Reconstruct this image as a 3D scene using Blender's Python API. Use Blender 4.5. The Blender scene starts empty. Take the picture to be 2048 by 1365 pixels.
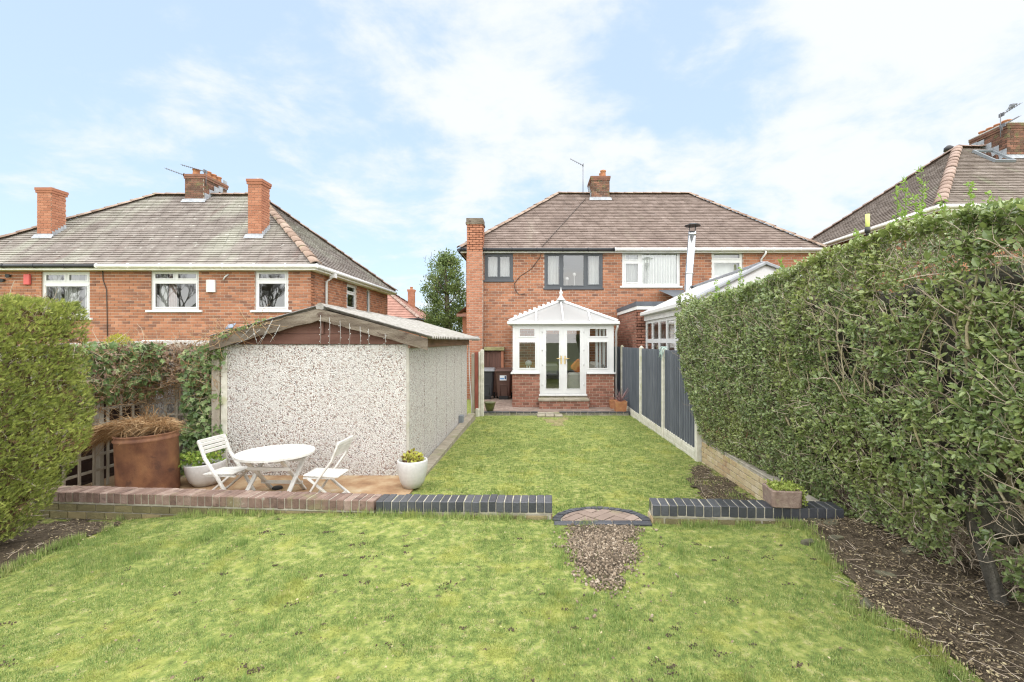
import bpy, math, random
import numpy as np
from mathutils import Matrix, Vector

random.seed(7)
RNG = np.random.default_rng(11)
R = math.radians
scene = bpy.context.scene
COL = scene.collection

# ------------------------------------------------------------------ camera
CAMZ = 1.70
FPX, CX, CY = 960.0, 1070.0, 682.5          # focal length and principal point of the 2048 px photograph
cam = bpy.data.cameras.new('camera')
cam.sensor_width = 36.0
cam.lens = FPX / 2048.0 * 36.0
cam.shift_x = (1024.0 - CX) / 2048.0
cam.clip_start = 0.05
cam.clip_end = 2000.0
cam_o = bpy.data.objects.new('camera', cam)
cam_o.location = (0, 0, CAMZ)
cam_o.rotation_euler = (R(90), 0, 0)
COL.objects.link(cam_o)
scene.camera = cam_o

def at(px, py, Y):
    """point at depth Y that the photograph shows at px, py"""
    return Vector(((px - CX) * Y / FPX, Y, CAMZ - (py - CY) * Y / FPX))

def onz(px, py, z):
    Y = FPX * (CAMZ - z) / (py - CY)
    return Vector(((px - CX) * Y / FPX, Y, z))

# ------------------------------------------------------------------ exposure, world, sun
scene.view_settings.view_transform = 'Standard'
scene.view_settings.look = 'None'
scene.view_settings.gamma = 1.0
scene.view_settings.exposure = 1.98
scene.cycles.use_denoising = True
scene.cycles.denoising_prefilter = 'NONE'
scene.cycles.use_adaptive_sampling = False
scene.cycles.pixel_filter_type = 'BLACKMAN_HARRIS'
scene.cycles.filter_width = 1.2
scene.cycles.max_bounces = 8
scene.cycles.transparent_max_bounces = 12
scene.cycles.caustics_reflective = False
scene.cycles.caustics_refractive = False

SUN_EL, SUN_AZ = R(58), R(166)      # azimuth clockwise from +Y: from behind the camera
world = bpy.data.worlds.new('World')
scene.world = world
world.use_nodes = True
def build_world():
    nt = world.node_tree
    nt.nodes.clear()
    L = nt.links.new
    def nd(t, **k):
        n = nt.nodes.new(t)
        for a, b in k.items():
            setattr(n, a, b)
        return n
    def M(op, a, b=None, clamp=False):
        n = nd('ShaderNodeMath', operation=op, use_clamp=clamp)
        for i, v in enumerate((a, b)):
            if v is None: continue
            if isinstance(v, (int, float)): n.inputs[i].default_value = v
            else: L(v, n.inputs[i])
        return n.outputs[0]
    sky = nd('ShaderNodeTexSky', sky_type='NISHITA')
    sky.sun_disc = False
    sky.sun_elevation = SUN_EL
    sky.sun_rotation = SUN_AZ
    sky.altitude = 60
    sky.air_density = 1.0
    sky.dust_density = 1.2
    sky.ozone_density = 1.6
    tc = nd('ShaderNodeTexCoord')
    sep = nd('ShaderNodeSeparateXYZ'); L(tc.outputs['Generated'], sep.inputs[0])
    zz = M('ADD', M('MAXIMUM', sep.outputs[2], 0.0), 0.22)
    cmb = nd('ShaderNodeCombineXYZ')
    L(M('DIVIDE', sep.outputs[0], zz), cmb.inputs[0])
    L(M('DIVIDE', sep.outputs[1], zz), cmb.inputs[1])
    cmb.inputs[2].default_value = 4.3
    def noise(sc, dt, ro, off, dist=0.0):
        mp = nd('ShaderNodeMapping'); mp.inputs['Location'].default_value = off; L(cmb.outputs[0], mp.inputs['Vector'])
        n = nd('ShaderNodeTexNoise'); n.inputs['Scale'].default_value = sc; n.inputs['Detail'].default_value = dt; n.inputs['Roughness'].default_value = ro; n.inputs['Distortion'].default_value = dist
        L(mp.outputs[0], n.inputs['Vector']); return n.outputs['Fac']
    big = noise(1.5, 3, 0.5, (0.4, 0.2, 0)); mid = noise(3.4, 8, 0.60, (3.1, 1.7, 2), 0.3); fine = noise(9.0, 6, 0.6, (7.1, 2.3, 5))
    base = M('ADD', M('ADD', M('MULTIPLY', big, 0.40), M('MULTIPLY', mid, 0.45)), M('MULTIPLY', fine, 0.15))
    base = M('ADD', M('MULTIPLY', M('SUBTRACT', base, 0.5), 2.3), 0.5)
    # the cloud banks in the sky: direction, spread, weight
    blobs = [((930, 200), 60, 0.16), ((1110, 130), 90, 0.12), ((780, 60), 120, 0.10), ((950, 330), 70, 0.12), ((1250, 400), 40, 0.16), ((1640, 300), 60, 0.16),
             ((1950, 170), 90, 0.14), ((1720, 190), 140, 0.10), ((300, 310), 110, 0.13), ((620, 280), 120, 0.10), ((110, 345), 200, 0.08), ((520, 30), 160, 0.10),
             ((200, 170), 50, -0.16), ((480, 150), 80, -0.10), ((1430, 110), 90, -0.16), ((1480, 260), 150, -0.10), ((480, 440), 120, -0.10), ((40, 480), 90, -0.06), ((780, 470), 90, -0.10), ((1330, 60), 120, -0.08)]
    acc = base
    for (px, py), k, w in blobs:
        d = Vector(((px - CX) / FPX, 1, (CY - py) / FPX)).normalized()
        dot = nd('ShaderNodeVectorMath', operation='DOT_PRODUCT')
        L(tc.outputs['Generated'], dot.inputs[0]); dot.inputs[1].default_value = d
        e = M('EXPONENT', M('MULTIPLY', M('SUBTRACT', dot.outputs['Value'], 1.0), float(k)))
        acc = M('ADD', acc, M('MULTIPLY', e, w))
    ramp = nd('ShaderNodeValToRGB')
    ramp.color_ramp.interpolation = 'EASE'
    ramp.color_ramp.elements[0].position = 0.44; ramp.color_ramp.elements[0].color = (0, 0, 0, 1)
    ramp.color_ramp.elements[1].position = 0.84; ramp.color_ramp.elements[1].color = (1, 1, 1, 1)
    L(acc, ramp.inputs[0])
    # thin veil of high cloud over the whole sky
    veil = nd('ShaderNodeMixRGB'); veil.inputs[0].default_value = 0.72
    L(sky.outputs[0], veil.inputs[1]); veil.inputs[2].default_value = (3.0, 3.75, 4.55, 1)
    mix = nd('ShaderNodeMixRGB')
    L(M('MULTIPLY', ramp.outputs[0], 0.96), mix.inputs[0]); L(veil.outputs[0], mix.inputs[1]); mix.inputs[2].default_value = (3.98, 4.12, 4.3, 1)
    bg = nd('ShaderNodeBackground'); bg.inputs['Strength'].default_value = 0.063
    L(mix.outputs[0], bg.inputs['Color'])
    out = nd('ShaderNodeOutputWorld'); L(bg.outputs[0], out.inputs['Surface'])
build_world()

sun = bpy.data.lights.new('sun', 'SUN')
sun.energy = 2.2
sun.angle = R(150)
sun.color = (1.0, 0.95, 0.88)
sun_o = bpy.data.objects.new('sun', sun)
sd = Vector((math.sin(SUN_AZ) * math.cos(SUN_EL), math.cos(SUN_AZ) * math.cos(SUN_EL), math.sin(SUN_EL)))
sun_o.rotation_euler = sd.to_track_quat('Z', 'Y').to_euler()
sun_o.location = sd * 40
COL.objects.link(sun_o)

# ------------------------------------------------------------------ object helpers
WM = {}
I4 = Matrix.Identity(4)
def link(o, parent=None):
    COL.objects.link(o)
    if parent is not None:
        o.parent = parent
        o.matrix_parent_inverse = WM.get(parent.name, I4).inverted()
    return o
def tag(o, label=None, cat=None, group=None, kind=None):
    if label: o['label'] = label
    if cat: o['category'] = cat
    if group: o['group'] = group
    if kind: o['kind'] = kind
    return o
def thing(name, loc, label, cat, group=None):
    o = bpy.data.objects.new(name, None)
    o.empty_display_size = 0.1
    o.location = loc
    COL.objects.link(o)
    WM[o.name] = Matrix.Translation(Vector(loc))
    return tag(o, label, cat, group)
def inst(name, me, M4, parent):
    o = bpy.data.objects.new(name, me)
    o.matrix_basis = M4
    link(o, parent)
    WM[o.name] = M4.copy()
    return o

class MB:
    """collects faces, then links them as one mesh object"""
    def __init__(s):
        s.v = []; s.f = []; s.sm = []
    def quadv(s, pts, smooth=False):
        b = len(s.v); s.v += [tuple(p) for p in pts]; s.f.append(tuple(range(b, b + len(pts)))); s.sm.append(smooth)
    def add(s, verts, faces, T=None, smooth=False):
        b = len(s.v)
        s.v += [tuple(T @ Vector(p)) for p in verts] if T is not None else [tuple(p) for p in verts]
        for f in faces:
            s.f.append(tuple(i + b for i in f)); s.sm.append(smooth)
        return s
    def box(s, x0, x1, y0, y1, z0, z1, T=None):
        v = [(x0, y0, z0), (x1, y0, z0), (x1, y1, z0), (x0, y1, z0), (x0, y0, z1), (x1, y0, z1), (x1, y1, z1), (x0, y1, z1)]
        f = [(0, 3, 2, 1), (4, 5, 6, 7), (0, 1, 5, 4), (1, 2, 6, 5), (2, 3, 7, 6), (3, 0, 4, 7)]
        return s.add(v, f, T)
    def cbox(s, x0, x1, y0, y1, z0, z1, c=0.004, T=None):
        """box with chamfered edges (44 triangles)"""
        v, f = cbox_geo(x0, x1, y0, y1, z0, z1, c)
        return s.add(v, f, T)
    def tube(s, pts, rad, n=8, cap=True, smooth=True):
        pts = [Vector(p) for p in pts]
        if not hasattr(rad, '__len__'): rad = [rad] * len(pts)
        rings = []
        prev = None
        for i, p in enumerate(pts):
            d = (pts[min(i + 1, len(pts) - 1)] - pts[max(i - 1, 0)])
            if d.length < 1e-9: d = Vector((0, 0, 1))
            d.normalize()
            a = prev if prev is not None else (Vector((0, 0, 1)) if abs(d.z) < 0.9 else Vector((1, 0, 0)))
            u = a - d * a.dot(d)
            if u.length < 1e-6: u = Vector((1, 0, 0)) - d * d.x
            u.normalize(); w = d.cross(u); prev = u
            b = len(s.v)
            for k in range(n):
                t = 2 * math.pi * k / n
                s.v.append(tuple(p + (u * math.cos(t) + w * math.sin(t)) * rad[i]))
            rings.append(b)
        for a, b in zip(rings[:-1], rings[1:]):
            for k in range(n):
                s.f.append((a + k, a + (k + 1) % n, b + (k + 1) % n, b + k)); s.sm.append(smooth)
        if cap:
            s.f.append(tuple(rings[0] + k for k in reversed(range(n)))); s.sm.append(False)
            s.f.append(tuple(rings[-1] + k for k in range(n))); s.sm.append(False)
        return s
    def lathe(s, prof, n=32, T=None, smooth=True, closed=False):
        """prof: list of (radius, z)"""
        b = len(s.v)
        for r, z in prof:
            for k in range(n):
                t = 2 * math.pi * k / n
                p = Vector((r * math.cos(t), r * math.sin(t), z))
                s.v.append(tuple(T @ p) if T is not None else tuple(p))
        for i in range(len(prof) - 1):
            for k in range(n):
                s.f.append((b + i * n + k, b + i * n + (k + 1) % n, b + (i + 1) * n + (k + 1) % n, b + (i + 1) * n + k)); s.sm.append(smooth)
        s.f.append(tuple(b + k for k in reversed(range(n)))); s.sm.append(False)
        if closed:
            q = b + (len(prof) - 1) * n
            s.f.append(tuple(q + k for k in range(n))); s.sm.append(False)
        return s
    def beam(s, p0, p1, w, h, up=(0, 0, 1), c=0.0):
        """rectangular bar from p0 to p1, w wide, h high"""
        p0, p1 = Vector(p0), Vector(p1)
        d = p1 - p0; Ln = d.length; d.normalize()
        upv = Vector(up)
        x = d.cross(upv)
        if x.length < 1e-6: x = d.cross(Vector((1, 0, 0)))
        x.normalize(); z = x.cross(d)
        T = Matrix((( x.x, d.x, z.x, p0.x), (x.y, d.y, z.y, p0.y), (x.z, d.z, z.z, p0.z), (0, 0, 0, 1)))
        if c: s.cbox(-w / 2, w / 2, 0, Ln, -h / 2, h / 2, c, T)
        else: s.box(-w / 2, w / 2, 0, Ln, -h / 2, h / 2, T)
        return s
    def prism(s, poly, z0, z1, T=None):
        n = len(poly)
        v = [(p[0], p[1], z0) for p in poly] + [(p[0], p[1], z1) for p in poly]
        f = [tuple(reversed(range(n))), tuple(range(n, 2 * n))] + [(i, (i + 1) % n, n + (i + 1) % n, n + i) for i in range(n)]
        return s.add(v, f, T)
    def mesh(s, name):
        me = bpy.data.meshes.new(name)
        me.from_pydata(s.v, [], s.f)
        me.polygons.foreach_set('use_smooth', s.sm)
        me.update()
        return me
    def build(s, name, m, parent=None, label=None, cat=None, group=None, kind=None):
        me = s.mesh(name)
        me.materials.append(m)
        o = bpy.data.objects.new(name, me)
        link(o, parent)
        WM[o.name] = I4.copy()
        return tag(o, label, cat, group, kind)

def cbox_geo(x0, x1, y0, y1, z0, z1, c):
    X, Y, Z = (x0, x1), (y0, y1), (z0, z1)
    v = []; idx = {}
    for i in (0, 1):
        for j in (0, 1):
            for k in (0, 1):
                sx, sy, sz = (c if i == 0 else -c), (c if j == 0 else -c), (c if k == 0 else -c)
                idx[i, j, k, 'x'] = len(v); v.append((X[i], Y[j] + sy, Z[k] + sz))
                idx[i, j, k, 'y'] = len(v); v.append((X[i] + sx, Y[j], Z[k] + sz))
                idx[i, j, k, 'z'] = len(v); v.append((X[i] + sx, Y[j] + sy, Z[k]))
    g = lambda i, j, k, a: idx[i, j, k, a]
    f = []
    f.append((g(0,0,0,'x'), g(0,0,1,'x'), g(0,1,1,'x'), g(0,1,0,'x')))
    f.append((g(1,0,0,'x'), g(1,1,0,'x'), g(1,1,1,'x'), g(1,0,1,'x')))
    f.append((g(0,0,0,'y'), g(1,0,0,'y'), g(1,0,1,'y'), g(0,0,1,'y')))
    f.append((g(0,1,0,'y'), g(0,1,1,'y'), g(1,1,1,'y'), g(1,1,0,'y')))
    f.append((g(0,0,0,'z'), g(0,1,0,'z'), g(1,1,0,'z'), g(1,0,0,'z')))
    f.append((g(0,0,1,'z'), g(1,0,1,'z'), g(1,1,1,'z'), g(0,1,1,'z')))
    for a in (0, 1):
        for b in (0, 1):
            f.append((g(a,b,0,'x'), g(a,b,1,'x'), g(a,b,1,'y'), g(a,b,0,'y')))
            f.append((g(a,0,b,'x'), g(a,1,b,'x'), g(a,1,b,'z'), g(a,0,b,'z')))
            f.append((g(0,a,b,'y'), g(1,a,b,'y'), g(1,a,b,'z'), g(0,a,b,'z')))
    for i in (0, 1):
        for j in (0, 1):
            for k in (0, 1):
                f.append((g(i,j,k,'x'), g(i,j,k,'y'), g(i,j,k,'z')))
    return v, f

def fix_normals(o):
    import bmesh
    bm = bmesh.new(); bm.from_mesh(o.data)
    bmesh.ops.recalc_face_normals(bm, faces=bm.faces)
    bm.to_mesh(o.data); bm.free()

def np_mesh(name, V, F, m, parent=None, rnd=None, smooth=False, label=None, cat=None, group=None, kind=None):
    """V (n,3), F (k, 3 or 4) arrays; rnd: per-vertex random value"""
    me = bpy.data.meshes.new(name)
    F = np.ascontiguousarray(F, dtype=np.int32)
    k, c = F.shape
    me.vertices.add(len(V)); me.vertices.foreach_set('co', np.ascontiguousarray(V, dtype=np.float32).ravel())
    me.loops.add(k * c); me.loops.foreach_set('vertex_index', F.ravel())
    me.polygons.add(k); me.polygons.foreach_set('loop_start', np.arange(0, k * c, c, dtype=np.int32))
    me.polygons.foreach_set('use_smooth', np.full(k, smooth))
    me.update(calc_edges=True)
    if rnd is not None:
        a = me.attributes.new('rnd', 'FLOAT', 'POINT'); a.data.foreach_set('value', np.ascontiguousarray(rnd, dtype=np.float32))
    me.materials.append(m)
    o = bpy.data.objects.new(name, me)
    link(o, parent); WM[o.name] = I4.copy()
    return tag(o, label, cat, group, kind)

def frames(dirs, ups=None, roll=None):
    """rotation matrices whose Y axis is dirs and Z axis is near ups"""
    d = dirs / np.linalg.norm(dirs, axis=1, keepdims=True)
    if ups is None: ups = np.tile([0., 0., 1.], (len(d), 1))
    x = np.cross(d, ups); ln = np.linalg.norm(x, axis=1, keepdims=True)
    x = np.where(ln < 1e-5, np.array([[1., 0, 0]]), x / np.maximum(ln, 1e-6))
    z = np.cross(x, d)
    if roll is not None:
        c, s = np.cos(roll)[:, None], np.sin(roll)[:, None]
        x, z = x * c + z * s, z * c - x * s
    return np.stack([x, d, z], axis=2)

def scatter(tv, tf, pos, rot, scl):
    """copies of a template as arrays"""
    tv = np.asarray(tv, float); tf = np.asarray(tf, int)
    n = len(pos); s = np.asarray(scl, float)
    if s.ndim == 1: s = s[:, None]
    loc = tv[None, :, :] * s[:, None, :]
    W = np.einsum('nij,nkj->nki', rot, loc) + np.asarray(pos)[:, None, :]
    F = tf[None, :, :] + (np.arange(n) * len(tv))[:, None, None]
    return W.reshape(-1, 3), F.reshape(-1, tf.shape[1])

def vnoise(x, y, seed=0, scale=1.0):
    """smooth value noise, arrays in, 0..1 out"""
    x = np.asarray(x, float) * scale + seed * 17.31; y = np.asarray(y, float) * scale + seed * 9.77
    xi = np.floor(x).astype(np.int64); yi = np.floor(y).astype(np.int64)
    fx = x - xi; fy = y - yi
    fx = fx * fx * (3 - 2 * fx); fy = fy * fy * (3 - 2 * fy)
    def h(a, b):
        n = (a * 374761393 + b * 668265263 + seed * 1442695) & 0x7fffffff
        n = ((n ^ (n >> 13)) * 1274126177) & 0x7fffffff
        return ((n ^ (n >> 16)) & 0xffff) / 65535.0
    return (h(xi, yi) * (1 - fx) + h(xi + 1, yi) * fx) * (1 - fy) + (h(xi, yi + 1) * (1 - fx) + h(xi + 1, yi + 1) * fx) * fy
def fbm(x, y, seed=0, scale=1.0, o=4):
    t = 0; a = 0.5; n = 0
    for i in range(o):
        t = t + a * vnoise(x, y, seed + i * 3, scale * 2 ** i); n += a; a *= 0.5
    return t / n

def in_poly(x, y, poly):
    c = np.zeros(np.shape(x), bool)
    for (x0, y0), (x1, y1) in zip(poly, poly[1:] + poly[:1]):
        k = ((y0 > y) != (y1 > y)) & (x < (x1 - x0) * (y - y0) / ((y1 - y0) if y1 != y0 else 1e-9) + x0)
        c ^= k
    return c

def clip_poly(poly, clip):
    """convex clip (Sutherland-Hodgman), clip is counter-clockwise"""
    out = poly
    for (ax, ay), (bx, by) in zip(clip, clip[1:] + clip[:1]):
        inp = out; out = []
        side = lambda p: (bx - ax) * (p[1] - ay) - (by - ay) * (p[0] - ax)
        for i, p in enumerate(inp):
            q = inp[i - 1]
            sp, sq = side(p), side(q)
            if (sp >= 0) != (sq >= 0):
                t = sq / (sq - sp); out.append((q[0] + (p[0] - q[0]) * t, q[1] + (p[1] - q[1]) * t))
            if sp >= 0: out.append(p)
        if not out: return []
    return out

# ------------------------------------------------------------------ materials
def surf(name, cols, scale=3.0, detail=4, rough=0.8, bump=None, rnd=0.0, spec=0.3, stretch=None, stains=(), trans=0.0, metal=0.0, nrough=0.55, coat=0.0, tint=None):
    """procedural surface: colour ramp driven by noise and a per-piece random value, then stains with a shape of their own"""
    m = bpy.data.materials.new(name); m.use_nodes = True
    nt = m.node_tree; nt.nodes.clear(); L = nt.links.new
    def nd(t, **k):
        n = nt.nodes.new(t)
        for a, b in k.items(): setattr(n, a, b)
        return n
    def M(op, a, b=None, clamp=False):
        n = nd('ShaderNodeMath', operation=op, use_clamp=clamp)
        for i, v in enumerate((a, b)):
            if v is None: continue
            if isinstance(v, (int, float)): n.inputs[i].default_value = v
            else: L(v, n.inputs[i])
        return n.outputs[0]
    geo = nd('ShaderNodeNewGeometry')
    def coords(st):
        if not st: return geo.outputs['Position']
        mp = nd('ShaderNodeMapping'); mp.inputs['Scale'].default_value = st
        L(geo.outputs['Position'], mp.inputs['Vector']); return mp.outputs[0]
    def noise(sc, dt, st=None, ro=0.55):
        n = nd('ShaderNodeTexNoise'); n.inputs['Scale'].default_value = sc; n.inputs['Detail'].default_value = dt; n.inputs['Roughness'].default_value = ro
        L(coords(st), n.inputs['Vector']); return n.outputs['Fac']
    nz = noise(scale, detail, stretch, nrough)
    # spread the noise over the ramp
    f = M('ADD', M('MULTIPLY', M('SUBTRACT', nz, 0.5), 2.0), 0.5, clamp=True)
    if rnd > 0:
        at_ = nd('ShaderNodeAttribute'); at_.attribute_name = 'rnd'
        oi = nd('ShaderNodeObjectInfo')
        r_ = M('FRACT', M('ADD', at_.outputs['Fac'], M('MULTIPLY', oi.outputs['Random'], 0.999)))
        f = M('ADD', M('MULTIPLY', f, 1 - rnd), M('MULTIPLY', r_, rnd))
    rp = nd('ShaderNodeValToRGB')
    el = rp.color_ramp.elements
    while len(el) < len(cols): el.new(0.5)
    for e, (p, c) in zip(el, cols):
        e.position = p; e.color = (*c, 1)
    L(f, rp.inputs[0])
    col = rp.outputs[0]
    for st in stains:
        c, sc, lo, hi = st[:4]
        s = noise(sc, 5, st[4] if len(st) > 4 else None, 0.6)
        mr = nd('ShaderNodeMapRange'); mr.inputs['From Min'].default_value = lo; mr.inputs['From Max'].default_value = hi
        mr.interpolation_type = 'SMOOTHSTEP'
        L(s, mr.inputs['Value'])
        mx = nd('ShaderNodeMixRGB'); L(M('MULTIPLY', mr.outputs[0], st[5] if len(st) > 5 else 1.0), mx.inputs[0]); L(col, mx.inputs[1]); mx.inputs[2].default_value = (*c, 1)
        col = mx.outputs[0]
    p = nd('ShaderNodeBsdfPrincipled')
    L(col, p.inputs['Base Color'])
    p.inputs['Roughness'].default_value = rough; p.inputs['Metallic'].default_value = metal
    p.inputs['Specular IOR Level'].default_value = spec
    if coat: p.inputs['Coat Weight'].default_value = coat
    if bump:
        b = nd('ShaderNodeBump'); b.inputs['Distance'].default_value = bump[1]; b.inputs['Strength'].default_value = 1.0
        L(noise(bump[0], 5), b.inputs['Height']); L(b.outputs[0], p.inputs['Normal'])
    out = nd('ShaderNodeOutputMaterial')
    if trans > 0:
        t = nd('ShaderNodeBsdfTranslucent'); L(col, t.inputs['Color'])
        mx = nd('ShaderNodeMixShader'); mx.inputs[0].default_value = trans
        L(p.outputs[0], mx.inputs[1]); L(t.outputs[0], mx.inputs[2]); L(mx.outputs[0], out.inputs[0])
    else:
        L(p.outputs[0], out.inputs[0])
    return m

def glass(name, tint=(0.9, 0.93, 0.92), refl=1.0, rough=0.01, frost=0.0):
    """a thin pane: see-through with a Fresnel reflection; frost mixes in a diffuse body"""
    m = bpy.data.materials.new(name); m.use_nodes = True
    nt = m.node_tree; nt.nodes.clear(); L = nt.links.new
    t = nt.nodes.new('ShaderNodeBsdfTransparent'); t.inputs[0].default_value = (*tint, 1)
    g = nt.nodes.new('ShaderNodeBsdfGlossy'); g.inputs['Roughness'].default_value = rough; g.inputs['Color'].default_value = (1, 1, 1, 1)
    fr = nt.nodes.new('ShaderNodeFresnel'); fr.inputs['IOR'].default_value = 1.5
    mm = nt.nodes.new('ShaderNodeMath'); mm.operation = 'MULTIPLY_ADD'; mm.use_clamp = True
    mm.inputs[1].default_value = 1.5 * refl; mm.inputs[2].default_value = 0.05 * refl
    L(fr.outputs[0], mm.inputs[0])
    mx = nt.nodes.new('ShaderNodeMixShader'); L(mm.outputs[0], mx.inputs[0])
    body = t.outputs[0]
    if frost > 0:
        df = nt.nodes.new('ShaderNodeBsdfDiffuse'); df.inputs[0].default_value = (0.56, 0.56, 0.55, 1)
        tl = nt.nodes.new('ShaderNodeBsdfTranslucent'); tl.inputs[0].default_value = (0.7, 0.7, 0.68, 1)
        a = nt.nodes.new('ShaderNodeMixShader'); a.inputs[0].default_value = 0.5; L(df.outputs[0], a.inputs[1]); L(tl.outputs[0], a.inputs[2])
        b = nt.nodes.new('ShaderNodeMixShader'); b.inputs[0].default_value = frost; L(t.outputs[0], b.inputs[1]); L(a.outputs[0], b.inputs[2])
        body = b.outputs[0]
    L(body, mx.inputs[1]); L(g.outputs[0], mx.inputs[2])
    o = nt.nodes.new('ShaderNodeOutputMaterial'); L(mx.outputs[0], o.inputs[0])
    return m

def pebbledash(name):
    """render thrown with small white, brown and grey stones"""
    m = bpy.data.materials.new(name); m.use_nodes = True
    nt = m.node_tree; nt.nodes.clear(); L = nt.links.new
    geo = nt.nodes.new('ShaderNodeNewGeometry')
    def vor(sc):
        v = nt.nodes.new('ShaderNodeTexVoronoi'); v.inputs['Scale'].default_value = sc; L(geo.outputs['Position'], v.inputs['Vector']); return v
    v = vor(66)
    sep = nt.nodes.new('ShaderNodeSeparateColor'); L(v.outputs['Color'], sep.inputs[0])
    rp = nt.nodes.new('ShaderNodeValToRGB'); rp.color_ramp.interpolation = 'CONSTANT'
    cols = [(0, (0.53, 0.51, 0.48)), (0.28, (0.63, 0.61, 0.58)), (0.50, (0.50, 0.47, 0.44)), (0.70, (0.39, 0.32, 0.28)), (0.82, (0.26, 0.19, 0.16)), (0.90, (0.20, 0.18, 0.17)), (0.95, (0.55, 0.52, 0.48))]
    el = rp.color_ramp.elements
    while len(el) < len(cols): el.new(0.5)
    for e, (p, c) in zip(el, cols): e.position = p; e.color = (*c, 1)
    L(sep.outputs[0], rp.inputs[0])
    n = nt.nodes.new('ShaderNodeTexNoise'); n.inputs['Scale'].default_value = 1.1; n.inputs['Detail'].default_value = 6; L(geo.outputs['Position'], n.inputs['Vector'])
    mr = nt.nodes.new('ShaderNodeMapRange'); mr.inputs['From Min'].default_value = 0.42; mr.inputs['From Max'].default_value = 0.72; mr.inputs['To Max'].default_value = 0.35; L(n.outputs['Fac'], mr.inputs['Value'])
    mx = nt.nodes.new('ShaderNodeMixRGB'); L(mr.outputs[0], mx.inputs[0]); L(rp.outputs[0], mx.inputs[1]); mx.inputs[2].default_value = (0.50, 0.48, 0.46, 1)
    p = nt.nodes.new('ShaderNodeBsdfPrincipled'); p.inputs['Roughness'].default_value = 0.85; p.inputs['Specular IOR Level'].default_value = 0.25
    L(mx.outputs[0], p.inputs['Base Color'])
    b = nt.nodes.new('ShaderNodeBump'); b.inputs['Distance'].default_value = 0.012; b.invert = True; L(v.outputs['Distance'], b.inputs['Height']); L(b.outputs[0], p.inputs['Normal'])
    o = nt.nodes.new('ShaderNodeOutputMaterial'); L(p.outputs[0], o.inputs[0])
    return m

def flat(c, j=0.12):
    return [(0.0, tuple(x * (1 - j) for x in c)), (1.0, tuple(min(1, x * (1 + j)) for x in c))]

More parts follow.
